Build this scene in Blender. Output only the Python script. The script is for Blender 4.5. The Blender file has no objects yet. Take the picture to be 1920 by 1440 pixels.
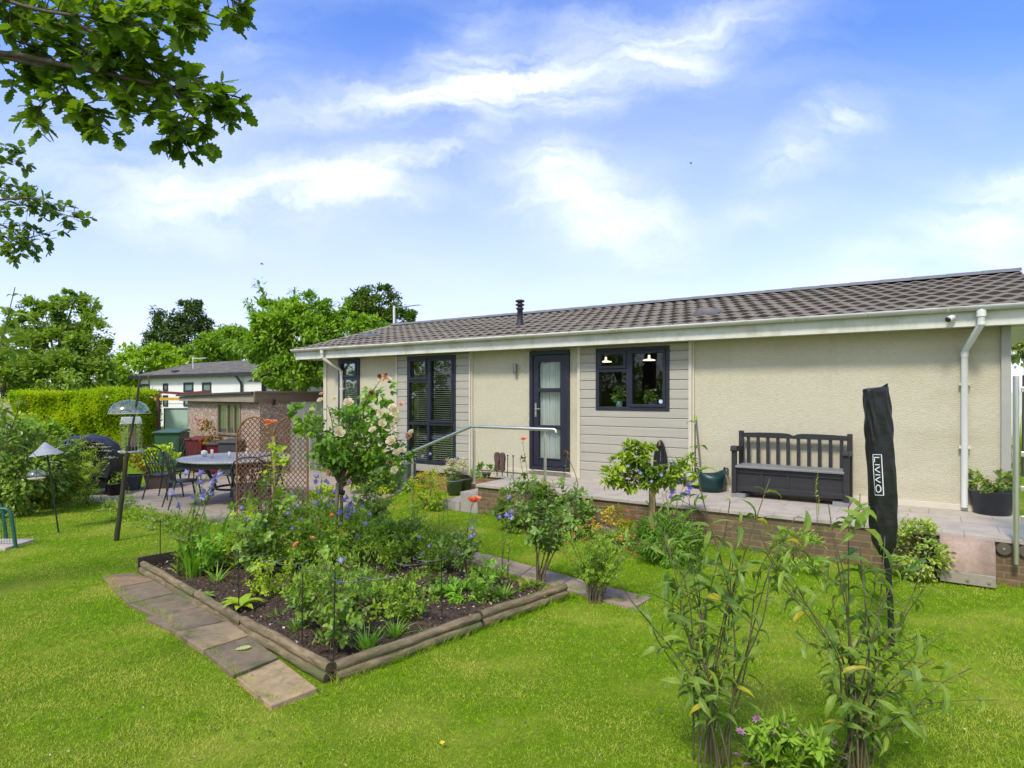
import bpy, math, random
import numpy as np
from mathutils import Vector, Matrix
C = bpy.context.scene.collection
SC = bpy.context.scene
rad = math.radians
# ------------------------------------------------------------------ camera
F, HY, CX, H = 1160.0, 739.0, 960.0, 1.87      # focal length (px of 1920), horizon row, eye height
cam = bpy.data.cameras.new('camera'); camo = bpy.data.objects.new('camera', cam); C.objects.link(camo)
cam.sensor_width = 36; cam.lens = 36 * F / 1920; cam.shift_y = 19 / 1920
cam.clip_start = 0.05; cam.clip_end = 2000
camo.location = (0, 0, H); camo.rotation_euler = (rad(90), 0, 0)
SC.camera = camo
SUN_EL, SUN_AZ = 52, -150      # azimuth from +Y towards +X
SC.view_settings.view_transform = 'Standard'; SC.view_settings.look = 'None'
SC.view_settings.exposure = 0.85; SC.view_settings.gamma = 1
SC.cycles.max_bounces = 8; SC.cycles.transparent_max_bounces = 16
SC.cycles.use_adaptive_sampling = True; SC.cycles.adaptive_threshold = 0.02
# ------------------------------------------------------------------ node helpers
def nd(nt, typ, ins=None, **props):
    n = nt.nodes.new(typ)
    for k, v in props.items(): setattr(n, k, v)
    for k, v in (ins or {}).items():
        s = n.inputs[k]
        if hasattr(v, 'links') or isinstance(v, bpy.types.NodeSocket): nt.links.new(v, s)
        else:
            if isinstance(v, tuple) and len(v) == 3 and s.type == 'RGBA': v = (*v, 1)
            s.default_value = v
    return n
def mth(nt, op, a, b=None, c=None, clamp=False):
    ins = {0: a}
    if b is not None: ins[1] = b
    if c is not None: ins[2] = c
    return nd(nt, 'ShaderNodeMath', ins, operation=op, use_clamp=clamp).outputs[0]
def mixc(nt, f, a, b, bt='MIX'):
    n = nt.nodes.new('ShaderNodeMix'); n.data_type = 'RGBA'; n.blend_type = bt
    for k, v in ((0, f), (6, a), (7, b)):
        if isinstance(v, bpy.types.NodeSocket): nt.links.new(v, n.inputs[k])
        else: n.inputs[k].default_value = (*v, 1) if isinstance(v, tuple) and len(v) == 3 else v
    return n.outputs[2]
def ramp(nt, f, stops, interp='LINEAR'):
    n = nd(nt, 'ShaderNodeValToRGB', {0: f}); cr = n.color_ramp; cr.interpolation = interp
    while len(cr.elements) < len(stops): cr.elements.new(0.5)
    for e, (p, c) in zip(cr.elements, stops):
        e.position = p; e.color = (*c, 1) if isinstance(c, tuple) else (c, c, c, 1)
    return n.outputs[0]
def maprange(nt, v, a, b, c=0.0, d=1.0, smooth=False):
    n = nd(nt, 'ShaderNodeMapRange', {0: v, 1: a, 2: b, 3: c, 4: d})
    if smooth: n.interpolation_type = 'SMOOTHSTEP'
    return n.outputs[0]
# ------------------------------------------------------------------ world: sky with thin cirrus, plus added cloud behind the camera
W = bpy.data.worlds.new('World'); SC.world = W; W.use_nodes = True
nt = W.node_tree; nt.nodes.clear()
sky = nd(nt, 'ShaderNodeTexSky', sky_type='NISHITA'); sky.sun_disc = False
sky.sun_elevation = rad(SUN_EL); sky.sun_rotation = rad(SUN_AZ); sky.altitude = 0
sky.air_density = 1.0; sky.dust_density = 0.6; sky.ozone_density = 2.2
tc = nd(nt, 'ShaderNodeTexCoord')
sep = nd(nt, 'ShaderNodeSeparateXYZ', {0: tc.outputs['Generated']})
ay = mth(nt, 'MAXIMUM', mth(nt, 'ABSOLUTE', sep.outputs[1]), 0.02)
gx = mth(nt, 'DIVIDE', sep.outputs[0], ay); gz = mth(nt, 'DIVIDE', sep.outputs[2], ay)
gv = nd(nt, 'ShaderNodeCombineXYZ', {0: gx, 1: gz}).outputs[0]
warp = nd(nt, 'ShaderNodeTexNoise', {'Vector': gv, 'Scale': 2.6, 'Detail': 6.0, 'Roughness': 0.62})
wv = nd(nt, 'ShaderNodeVectorMath', {0: warp.outputs['Color'], 1: (0.5, 0.5, 0.5)}, operation='SUBTRACT').outputs[0]
wv = nd(nt, 'ShaderNodeVectorMath', {0: wv, 'Scale': 0.24}, operation='SCALE').outputs[0]
gw = nd(nt, 'ShaderNodeVectorMath', {0: gv, 1: wv}, operation='ADD').outputs[0]
CL = [(1080,118,400,90,13,.9),(900,180,300,62,6,1.0),(1300,70,190,60,26,.55),(700,345,200,60,12,1.0),(640,355,120,52,-5,.7),(850,285,130,30,25,.5),
      (1090,370,200,90,-14,1.0),(1030,330,90,60,0,.5),(1200,430,150,50,-10,.55),(380,375,300,72,-4,.9),(480,360,130,45,8,.4),(1560,240,110,45,8,.95),(1490,305,100,48,25,.7),
      (1830,425,240,80,14,.9),(1900,350,160,35,6,.5),(600,215,280,60,8,.4),(120,290,300,110,0,.4),(420,120,200,120,40,.25),(1440,400,170,40,0,.3),(880,60,170,60,40,.4),(1620,520,400,60,4,.3)]
acc = None
for (x, y, rx, ry, a, s) in CL:
    m = nd(nt, 'ShaderNodeMapping', {'Vector': gw, 'Location': ((x - CX) / F, (HY - y) / F, 0), 'Rotation': (0, 0, rad(a)), 'Scale': (rx / F * 1.5, ry / F * 1.75, 1)}, vector_type='TEXTURE')
    g = nd(nt, 'ShaderNodeTexGradient', {0: m.outputs[0]}, gradient_type='QUADRATIC_SPHERE')
    v = mth(nt, 'MULTIPLY', g.outputs['Fac'], s * 1.25)
    acc = v if acc is None else mth(nt, 'ADD', acc, v)
st = nd(nt, 'ShaderNodeMapping', {'Vector': gw, 'Rotation': (0, 0, rad(-17)), 'Scale': (1.0, 4.2, 1)}, vector_type='POINT')
n1 = nd(nt, 'ShaderNodeTexNoise', {'Vector': st.outputs[0], 'Scale': 4.5, 'Detail': 8.0, 'Roughness': 0.55, 'Distortion': 0.35})
n1f = maprange(nt, n1.outputs['Fac'], 0.32, 0.68, 0.12, 1.25)
cl = mth(nt, 'MULTIPLY', acc, n1f)
veil = maprange(nt, mth(nt, 'POWER', mth(nt, 'MINIMUM', mth(nt, 'MAXIMUM', gz, 0.0), 1.0), .8), 0.0, 0.66, 0.82, 0.04)
n2 = nd(nt, 'ShaderNodeTexNoise', {'Vector': st.outputs[0], 'Scale': 1.6, 'Detail': 5.0, 'Roughness': 0.55})
veil2 = maprange(nt, n2.outputs['Fac'], 0.42, 0.70, 0.0, 0.16)
cl = mth(nt, 'ADD', mth(nt, 'ADD', cl, veil2), mth(nt, 'MULTIPLY', maprange(nt, sep.outputs[1], 0.15, -0.35, 0.0, 1.0), maprange(nt, n2.outputs['Fac'], 0.3, 0.6, 0.35, 1.0)))  # unseen white cloud added behind the camera to neutralise blue light on walls
cl = maprange(nt, cl, 0.0, 1.25, 0.0, 0.9)
hs = nd(nt, 'ShaderNodeHueSaturation', {'Hue': 0.508, 'Saturation': 1.15, 'Value': 1.0, 'Color': sky.outputs[0]}).outputs[0]
SKYG = 0.092
skyc = mixc(nt, 1.0, hs, (1.04, 1.36, 1.82), 'MULTIPLY')
pale = (6.5, 6.05, 7.7)
skyc = mixc(nt, veil, skyc, pale)
skyc = mixc(nt, cl, skyc, (7.5, 7.9, 8.6))
bg = nd(nt, 'ShaderNodeBackground', {'Color': skyc, 'Strength': SKYG})
nt.links.new(bg.outputs[0], nd(nt, 'ShaderNodeOutputWorld').inputs[0])
sl = bpy.data.lights.new('sun', 'SUN'); sl.energy = 2.0; sl.angle = rad(10); sl.color = (1, 0.95, 0.86)
so = bpy.data.objects.new('sun', sl); C.objects.link(so)
sd = Vector((math.sin(rad(SUN_AZ)) * math.cos(rad(SUN_EL)), math.cos(rad(SUN_AZ)) * math.cos(rad(SUN_EL)), math.sin(rad(SUN_EL))))
so.rotation_euler = sd.to_track_quat('Z', 'Y').to_euler(); so.location = (0, 0, 20)
# ------------------------------------------------------------------ geometry of the place
def G(px, py, z=0.0):
    Y = F * (H - z) / (py - HY); return Vector(((px - CX) / F * Y, Y, z))
def AT(px, py, Y): return Vector(((px - CX) / F * Y, Y, H - (py - HY) / F * Y))
HO = Vector((3.65, 8.64, 0)); HT = math.atan2(-1, 1.4724)
EU = Vector((math.cos(HT), math.sin(HT), 0)); EV = Vector((-math.sin(HT), math.cos(HT), 0))
def U(px, yl=0.0, o=HO):
    k = (px - CX) / F; b = o + EV * yl
    return (k * b.y - b.x) / (EU.x - k * EU.y)
def UZ(px, py, yl=0.0, o=HO):
    u = U(px, yl, o); Y = (o + EU * u + EV * yl).y
    return u, H - (py - HY) / F * Y
def LW(u, yl, z=0.0, o=HO): p = o + EU * u + EV * yl; return Vector((p.x, p.y, z))
# ------------------------------------------------------------------ mesh builder
class MB:
    def __init__(s): s.V = []; s.L = []; s.S = []; s.M = []; s.K = []; s.n = 0
    def add(s, v, faces, m=0, sm=False):
        v = np.asarray(v, dtype=np.float32).reshape(-1, 3)
        s.V.append(v)
        s.L.append(np.fromiter((i for f in faces for i in f), dtype=np.int64) + s.n)
        s.S.append(np.fromiter((len(f) for f in faces), dtype=np.int64))
        s.M.append(np.full(len(faces), m)); s.K.append(np.full(len(faces), sm)); s.n += len(v)
        return s
    def box(s, x0, x1, y0, y1, z0, z1, m=0, M=None):
        v = [(x, y, z) for x in (x0, x1) for y in (y0, y1) for z in (z0, z1)]
        if M is not None: v = [tuple(M @ Vector(p)) for p in v]
        return s.add(v, [(0, 1, 3, 2), (4, 6, 7, 5), (0, 4, 5, 1), (2, 3, 7, 6), (0, 2, 6, 4), (1, 5, 7, 3)], m)
    def tube(s, pts, r, n=8, m=0, cap=True, sm=True):
        pts = [Vector(p) for p in pts]; k = len(pts)
        rs = r if isinstance(r, (list, tuple)) else [r] * k
        if len(rs) == 2 and k > 2: rs = [rs[0] + (rs[1] - rs[0]) * i / (k - 1) for i in range(k)]
        v = []; pn = None
        for i, p in enumerate(pts):
            t = (pts[min(i + 1, k - 1)] - pts[max(i - 1, 0)])
            t = t.normalized() if t.length > 1e-9 else Vector((0, 0, 1))
            if pn is None: a = t.cross(Vector((0, 0, 1)) if abs(t.z) < .95 else Vector((1, 0, 0))).normalized()
            else:
                a = pn - t * pn.dot(t); a = a.normalized() if a.length > 1e-6 else t.orthogonal().normalized()
            pn = a; b = t.cross(a)
            for j in range(n):
                an = 2 * math.pi * j / n; q = p + (a * math.cos(an) + b * math.sin(an)) * rs[i]; v.append(tuple(q))
        f = [(i * n + j, i * n + (j + 1) % n, (i + 1) * n + (j + 1) % n, (i + 1) * n + j) for i in range(k - 1) for j in range(n)]
        s.add(v, f, m, sm)
        if cap: s.add(v[:n] + v[-n:], [tuple(range(n))[::-1], tuple(range(n, 2 * n))], m)
        return s
    def lathe(s, prof, n=20, c=(0, 0, 0), m=0, sm=True, sx=1, sy=1):
        v = [(c[0] + r * math.cos(2 * math.pi * j / n) * sx, c[1] + r * math.sin(2 * math.pi * j / n) * sy, c[2] + z) for r, z in prof for j in range(n)]
        f = [(i * n + j, i * n + (j + 1) % n, (i + 1) * n + (j + 1) % n, (i + 1) * n + j) for i in range(len(prof) - 1) for j in range(n)]
        return s.add(v, f, m, sm)
    def prism(s, poly, z0, z1, m=0):
        n = len(poly); v = [(*p, z0) for p in poly] + [(*p, z1) for p in poly]
        return s.add(v, [tuple(range(n))[::-1], tuple(range(n, 2 * n))] + [(i, (i + 1) % n, n + (i + 1) % n, n + i) for i in range(n)], m)
    def xf(s, M):
        A = np.array(M, dtype=np.float32)
        s.V = [v @ A[:3, :3].T + A[:3, 3] for v in s.V]; return s
    def mesh(s, name, mats):
        me = bpy.data.meshes.new(name)
        V = np.concatenate(s.V); L = np.concatenate(s.L); S = np.concatenate(s.S)
        me.vertices.add(len(V)); me.vertices.foreach_set('co', V.ravel())
        me.loops.add(len(L)); me.loops.foreach_set('vertex_index', L.astype(np.int32))
        me.polygons.add(len(S)); st = np.concatenate(([0], np.cumsum(S)[:-1]))
        me.polygons.foreach_set('loop_start', st.astype(np.int32)); me.polygons.foreach_set('loop_total', S.astype(np.int32))
        me.polygons.foreach_set('material_index', np.concatenate(s.M).astype(np.int32))
        me.polygons.foreach_set('use_smooth', np.concatenate(s.K).astype(bool))
        for m in (mats if isinstance(mats, (list, tuple)) else [mats]): me.materials.append(m)
        me.update(calc_edges=True); me.validate(); return me
    def build(s, name, mats, parent=None, bev=0, loc=None, rz=None):
        o = bpy.data.objects.new(name, s.mesh(name, mats)); C.objects.link(o)
        if parent: o.parent = parent
        if loc is not None: o.location = loc
        if rz is not None: o.rotation_euler.z = rz
        if bev:
            b = o.modifiers.new('bevel', 'BEVEL'); b.width = bev; b.segments = 2; b.limit_method = 'ANGLE'; b.angle_limit = rad(50)
        return o
def tag(o, label, cat, group=None):
    o['label'] = label; o['category'] = cat
    if group: o['group'] = group
    return o
def thing(name, label, cat, loc=(0, 0, 0), rz=0.0, group=None):
    o = bpy.data.objects.new(name, None); C.objects.link(o); o.location = loc; o.rotation_euler.z = rz; o.empty_display_size = .1
    return tag(o, label, cat, group)
def struct(o, kind='structure'): o['kind'] = kind; return o
def inst(name, me, parent, loc, rot=(0, 0, 0), sc=1.0):
    o = bpy.data.objects.new(name, me); C.objects.link(o); o.parent = parent; o.location = loc; o.rotation_euler = rot
    o.scale = (sc, sc, sc) if not isinstance(sc, tuple) else sc; return o
def copy_tree(o, parent=None):
    c = o.copy(); C.objects.link(c); c.parent = parent
    for ch in list(o.children): copy_tree(ch, c)
    return c
# ------------------------------------------------------------------ materials
MC = {}
def base_mat(name):
    m = bpy.data.materials.new(name); m.use_nodes = True; t = m.node_tree; t.nodes.clear()
    out = nd(t, 'ShaderNodeOutputMaterial'); return m, t, out
def pm(name, c1, c2=None, scale=8, rough=.6, bump=0, bscale=60, spec=.4, metal=0, c3=None, s3=2, stretch=None, det=5, bdist=.01, coat=0, streak=None):
    if name in MC: return MC[name]
    m, t, out = base_mat(name)
    co = nd(t, 'ShaderNodeTexCoord').outputs['Object']
    v = co
    if stretch: v = nd(t, 'ShaderNodeMapping', {'Vector': co, 'Scale': stretch}).outputs[0]
    p = nd(t, 'ShaderNodeBsdfPrincipled', {'Roughness': rough, 'Metallic': metal, 'Specular IOR Level': spec})
    if coat: p.inputs['Coat Weight'].default_value = coat
    if c2 is not None:
        n = nd(t, 'ShaderNodeTexNoise', {'Vector': v, 'Scale': scale, 'Detail': det, 'Roughness': .6}).outputs['Fac']
        col = mixc(t, maprange(t, n, .32, .68), c1, c2)
        if c3 is not None:
            n3 = nd(t, 'ShaderNodeTexNoise', {'Vector': v, 'Scale': s3, 'Detail': 6.0, 'Roughness': .65}).outputs['Fac']
            col = mixc(t, maprange(t, n3, .5, .66), col, c3)
        if streak:
            sv = nd(t, 'ShaderNodeMapping', {'Vector': co, 'Scale': (9, 9, .5)}).outputs[0]; sn = nd(t, 'ShaderNodeTexNoise', {'Vector': sv, 'Scale': 1.0, 'Detail': 6.0, 'Roughness': .7}).outputs['Fac']
            big = nd(t, 'ShaderNodeTexNoise', {'Vector': co, 'Scale': .9, 'Detail': 3.0}).outputs['Fac']
            col = mixc(t, mth(t, 'MULTIPLY', maprange(t, sn, .5, .75), maprange(t, big, .4, .65, 0.0, streak[1])), col, streak[0])
        t.links.new(col, p.inputs['Base Color'])
    else: p.inputs['Base Color'].default_value = (*c1, 1)
    if bump:
        b = nd(t, 'ShaderNodeTexNoise', {'Vector': v, 'Scale': bscale, 'Detail': 4.0, 'Roughness': .6}).outputs['Fac']
        bn = nd(t, 'ShaderNodeBump', {'Height': b, 'Strength': bump, 'Distance': bdist})
        t.links.new(bn.outputs[0], p.inputs['Normal'])
    t.links.new(p.outputs[0], out.inputs[0]); MC[name] = m; return m
def leafm(name, ca, cb, cy=None, tr=.35, rough=.45, fy=.06, nsc=1.5):
    """leaf: colour varies leaf by leaf and clump by clump; light passes through the blade"""
    if name in MC: return MC[name]
    m, t, out = base_mat(name)
    if name.startswith('leaf'): ca, cb = [(min(.55, c[0] * 2.3), min(.6, c[1] * 1.98), c[2] * 1.05) for c in (ca, cb)]
    ri = nd(t, 'ShaderNodeNewGeometry').outputs['Random Per Island']
    co = nd(t, 'ShaderNodeTexCoord').outputs['Object']
    n = nd(t, 'ShaderNodeTexNoise', {'Vector': co, 'Scale': nsc, 'Detail': 2.0}).outputs['Fac']
    f = mth(t, 'ADD', mth(t, 'MULTIPLY', ri, .6), maprange(t, n, .35, .65, -.1, .5))
    col = mixc(t, mth(t, 'MINIMUM', mth(t, 'MAXIMUM', f, 0.0), 1.0), ca, cb)
    if cy is not None:
        r2 = mth(t, 'FRACT', mth(t, 'MULTIPLY', ri, 37.7))
        col = mixc(t, mth(t, 'LESS_THAN', r2, fy), col, cy)
    p = nd(t, 'ShaderNodeBsdfPrincipled', {'Base Color': col, 'Roughness': rough, 'Specular IOR Level': .35})
    tcx = mixc(t, 1.0, col, (1.25, 1.35, .55), 'MULTIPLY')
    tl = nd(t, 'ShaderNodeBsdfTranslucent', {'Color': tcx})
    mx = nd(t, 'ShaderNodeMixShader', {0: tr, 1: p.outputs[0], 2: tl.outputs[0]})
    t.links.new(mx.outputs[0], out.inputs[0]); MC[name] = m; return m
def emis(name, c, s):
    m, t, out = base_mat(name); t.links.new(nd(t, 'ShaderNodeEmission', {'Color': (*c, 1), 'Strength': s}).outputs[0], out.inputs[0]); return m
def glassm(name, tint=(.93, .95, .93), base=.01, rough=.01, ior=1.45, mul=.45):
    m, t, out = base_mat(name)
    fr = nd(t, 'ShaderNodeFresnel', {0: ior}).outputs[0]
    gl = nd(t, 'ShaderNodeBsdfGlossy', {'Color': (1, 1, 1), 'Roughness': rough}); tr = nd(t, 'ShaderNodeBsdfTransparent', {'Color': tint})
    mx = nd(t, 'ShaderNodeMixShader', {0: mth(t, 'MULTIPLY_ADD', fr, mul, base, clamp=True), 1: tr.outputs[0], 2: gl.outputs[0]})
    t.links.new(mx.outputs[0], out.inputs[0]); return m
def brickm(name, c1, c2, mortar, bw=.215, bh=.065, ms=.01, rotate=None):
    m, t, out = base_mat(name)
    co = nd(t, 'ShaderNodeTexCoord').outputs['Object']
    s = nd(t, 'ShaderNodeSeparateXYZ', {0: co})
    uu = mth(t, 'ADD', s.outputs[0], s.outputs[1])
    v = nd(t, 'ShaderNodeCombineXYZ', {0: uu, 1: s.outputs[2]}).outputs[0]
    b = nd(t, 'ShaderNodeTexBrick', {'Vector': v, 'Color1': c1, 'Color2': c2, 'Mortar': mortar, 'Scale': 1.0, 'Mortar Size': ms, 'Mortar Smooth': .25, 'Bias': 0.0, 'Brick Width': bw + ms, 'Row Height': bh + ms})
    n = nd(t, 'ShaderNodeTexNoise', {'Vector': co, 'Scale': 14.0, 'Detail': 6.0}).outputs['Fac']
    col = mixc(t, maprange(t, n, .3, .7, 0.0, .55), b.outputs['Color'], (.10, .055, .03))
    n2 = nd(t, 'ShaderNodeTexNoise', {'Vector': co, 'Scale': 2.0, 'Detail': 5.0}).outputs['Fac']
    col = mixc(t, maprange(t, n2, .52, .72, 0.0, .55), col, (.09, .09, .045))
    hgt = mth(t, 'ADD', mth(t, 'MULTIPLY', b.outputs['Fac'], -1.0), mth(t, 'MULTIPLY', n, .5))
    bn = nd(t, 'ShaderNodeBump', {'Height': hgt, 'Strength': .6, 'Distance': .008})
    p = nd(t, 'ShaderNodeBsdfPrincipled', {'Base Color': col, 'Roughness': .85, 'Normal': bn.outputs[0]})
    t.links.new(p.outputs[0], out.inputs[0]); return m
M_render = pm('cream_render', (.515, .465, .325), (.585, .53, .395), scale=26, rough=.92, bump=.8, bscale=62, spec=.2, stretch=(.5, 1, 1.6), bdist=.016, c3=(.46,.41,.28), s3=.6, streak=((.40, .37, .25), .4))
M_clad = pm('grey_cladding', (.37, .345, .275), (.42, .39, .32), scale=6, rough=.6, bump=.1, bscale=90, stretch=(.15, 1, 3), streak=((.28, .27, .20), .4))
M_trim = pm('cream_trim', (.56, .50, .38), (.60, .54, .42), scale=4, rough=.5)
M_upvc = pm('white_upvc', (.60, .58, .48), (.66, .64, .55), scale=1.3, rough=.35, c3=(.48, .47, .34), s3=2.5, streak=((.38, .38, .26), .4))
M_white = pm('white_paint', (.70, .69, .63), (.64, .63, .58), scale=3, rough=.4)
M_navy = pm('anthracite_frame', (.021, .021, .033), (.026, .026, .039), scale=3, rough=.4)
M_steel = pm('brushed_steel', (.78, .74, .64), (.66, .62, .53), scale=30, rough=.38, metal=1.0, stretch=(1, 1, .1))
M_glass = glassm('window_glass')
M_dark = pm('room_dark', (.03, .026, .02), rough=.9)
M_blind = pm('blind_slat', (.46, .48, .43), (.38, .40, .36), scale=3, rough=.5)
M_lace = pm('net_curtain', (.78, .80, .76), (.66, .68, .66), scale=20, rough=.9, stretch=(3, 3, .1))
M_black = pm('black_plastic', (.012, .012, .013), (.02, .02, .021), scale=12, rough=.45)
M_wood_dark = pm('bark_dark', (.07, .05, .035), (.13, .10, .07), scale=18, rough=.9, bump=.6, bscale=30, stretch=(1, 1, .25))
M_stem = pm('green_stem', (.09, .12, .03), (.13, .13, .05), scale=20, rough=.6)
M_brown = pm('brown_stem', (.11, .07, .04), (.20, .15, .08), scale=25, rough=.8)
M_wire = pm('dark_wire', (.02, .025, .02), rough=.45)
M_wire2 = pm('coated_wire', (.16, .17, .15), rough=.4, metal=.5)
M_brick = brickm('brown_brick', (.155, .095, .045), (.21, .135, .065), (.25, .195, .115), bh=.06, ms=.009)
M_brick_r = brickm('orange_brick', (.36, .14, .06), (.42, .18, .08), (.30, .24, .18))
# ------------------------------------------------------------------ leaf templates
def T(v, f): return np.array(v, dtype=np.float32), f
T_DIA = T([(0, 0, 0), (.5, .42, .10), (0, 1, -.08), (-.5, .42, .10)], [(0, 1, 2), (0, 2, 3)])
T_LEAF = T([(0, 0, 0), (0, .38, -.03), (0, .72, -.07), (0, 1, -.16), (-.42, .2, .03), (-.5, .5, .02), (-.3, .8, -.06), (.42, .2, .03), (.5, .5, .02), (.3, .8, -.06)],
           [(0, 1, 4), (1, 5, 4), (1, 2, 5), (2, 6, 5), (2, 3, 6), (0, 7, 1), (1, 7, 8), (1, 8, 2), (2, 8, 9), (2, 9, 3)])
T_LONG = T([(0, 0, 0), (0, .3, .05), (0, .55, .02), (0, .8, -.12), (0, 1, -.34), (-.42, .22, .10), (-.5, .45, .08), (-.36, .72, -.03), (-.14, .9, -.2),
            (.42, .22, .10), (.5, .45, .08), (.36, .72, -.03), (.14, .9, -.2)],
           [(0, 1, 5), (1, 2, 6, 5), (2, 3, 7, 6), (3, 8, 7), (3, 4, 8), (0, 9, 1), (1, 9, 10, 2), (2, 10, 11, 3), (3, 11, 12), (3, 12, 4)])
T_CURL = T([(0, 0, 0), (.03, .3, .10), (.10, .58, .06), (.22, .8, -.10), (.30, .88, -.34), (-.40, .24, .22), (-.38, .5, .16), (-.12, .74, -.02), (.42, .22, .20), (.56, .5, .18), (.52, .74, .0)],
           [(0, 1, 5), (1, 2, 6, 5), (2, 3, 7, 6), (3, 4, 7), (0, 8, 1), (1, 8, 9, 2), (2, 9, 10, 3), (3, 10, 4)])
_o = [(.04, .02), (.12, .10), (.32, .17), (.24, .27), (.47, .38), (.33, .46), (.5, .60), (.34, .67), (.40, .82), (.22, .86), (.12, .98)]
_ov = [(0, 0, 0)] + [(x, y, .06 * x) for x, y in _o] + [(0, 1.0, -.05)] + [(-x, y, .06 * x) for x, y in _o[::-1]] + [(0, .3, -.02), (0, .55, -.03), (0, .8, -.04)]
_nn = 24; _mids = (24, 25, 26)
_ff = []
for i in range(_nn):
    y = (_ov[i][1] + _ov[(i + 1) % _nn][1]) / 2
    mm = _mids[0] if y < .4 else _mids[1] if y < .68 else _mids[2]; _ff.append((i, (i + 1) % _nn, mm))
    if i and mm != _lastm: _ff.append((i, mm, _lastm))
    _lastm = mm

T_OAK = T(_ov, _ff)
T_BLADE = T([(-.5, 0, 0), (.5, 0, 0), (.42, .5, .03), (-.42, .5, .03), (0, 1, -.12)], [(0, 1, 2, 3), (3, 2, 4)])
def leaves(mb, P, D, N, L, Wd, tm=T_LEAF, m=0, smooth=False):
    P = np.asarray(P, np.float32); n = len(P)
    if n == 0: return
    D = np.asarray(D, np.float32); D = D / (np.linalg.norm(D, axis=1, keepdims=True) + 1e-9)
    N = np.asarray(N, np.float32); S = np.cross(D, N); S /= (np.linalg.norm(S, axis=1, keepdims=True) + 1e-9); N2 = np.cross(S, D)
    L = np.broadcast_to(np.asarray(L, np.float32), (n,))[:, None, None]; Wd = np.broadcast_to(np.asarray(Wd, np.float32), (n,))[:, None, None]
    t, fs = tm
    V = P[:, None] + S[:, None] * t[None, :, 0:1] * Wd + D[:, None] * t[None, :, 1:2] * L + N2[:, None] * t[None, :, 2:3] * L
    k = len(t); fl = np.array([i for f in fs for i in f]); sz = np.array([len(f) for f in fs])
    mb.V.append(V.reshape(-1, 3)); mb.L.append((fl[None] + (np.arange(n) * k)[:, None] + mb.n).ravel())
    mb.S.append(np.tile(sz, n)); mb.M.append(np.full(n * len(fs), m)); mb.K.append(np.full(n * len(fs), smooth)); mb.n += n * k
def runit(rng, n):
    v = rng.normal(size=(n, 3)); return v / np.linalg.norm(v, axis=1, keepdims=True)
# ------------------------------------------------------------------ foliage colours
L_tree = leafm('leaf_mid', (.065, .125, .03), (.155, .24, .055), tr=.45)
L_treeb = leafm('leaf_bright', (.09, .18, .02), (.20, .30, .03))
L_treed = leafm('leaf_dark', (.018, .045, .018), (.045, .085, .028), tr=.15)
L_cherry = leafm('leaf_cherry', (.065, .14, .022), (.16, .27, .04), tr=.45)
L_hedge = leafm('leaf_hedge', (.12, .22, .007), (.24, .30, .012), tr=.5)
L_oak = leafm('leaf_oak', (.03, .065, .008), (.085, .15, .015), tr=.6)
L_rose = leafm('leaf_rose', (.055, .12, .025), (.135, .23, .045), cy=(.2, .28, .04), tr=.3, rough=.35)
L_rosed = leafm('leaf_rose_blue', (.05, .11, .04), (.12, .20, .065), tr=.25, rough=.35)
L_lime = leafm('leaf_lime', (.15, .26, .02), (.30, .40, .04))
L_gard = leafm('leaf_garden', (.07, .15, .02), (.17, .28, .035), cy=(.3, .3, .05))
L_fern = leafm('leaf_feathery', (.08, .17, .03), (.17, .28, .05))
L_bud = leafm('leaf_buddleia', (.04, .09, .028), (.13, .20, .045), cy=(.42, .36, .02), fy=.035, tr=.35)
L_bay = leafm('leaf_bay', (.045, .10, .018), (.19, .28, .03), tr=.25, rough=.35)
L_box = leafm('leaf_variegated', (.08, .16, .02), (.36, .40, .10), cy=(.5, .5, .2), fy=.2)
L_grass = leafm('leaf_strap', (.07, .18, .025), (.15, .30, .04), tr=.35)
L_sage = leafm('leaf_sage', (.065, .12, .045), (.14, .20, .08))
L_gold = leafm('flower_gold', (.45, .42, .01), (.65, .55, .01), tr=.3)
L_cream = leafm('flower_cream', (.55, .52, .33), (.68, .62, .45), tr=.3)
P_pink = leafm('petal_pink', (.80, .66, .52), (.86, .78, .68), tr=.35, rough=.6)
P_salmon = leafm('petal_salmon', (.72, .38, .30), (.80, .52, .42), tr=.35, rough=.6)
P_coral = leafm('petal_coral', (.75, .22, .13), (.85, .38, .22), tr=.3, rough=.6)
P_orange = leafm('petal_orange', (.85, .28, .03), (.9, .12, .04), tr=.3, rough=.6)
P_purple = leafm('petal_purple', (.26, .19, .62), (.38, .30, .78), tr=.3, rough=.6)
P_blue = leafm('petal_pale_blue', (.34, .32, .72), (.46, .44, .8), tr=.3, rough=.6)
P_red = leafm('petal_red', (.62, .06, .03), (.75, .14, .06), tr=.3, rough=.6)
P_mauve = leafm('petal_mauve', (.40, .18, .34), (.55, .30, .48), tr=.3, rough=.6)
P_yel = leafm('petal_yellow', (.85, .55, .03), (.9, .65, .05), tr=.3, rough=.6)
P_brown = pm('withered_petal', (.14, .07, .03), (.22, .12, .05), rough=.9)
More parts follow.
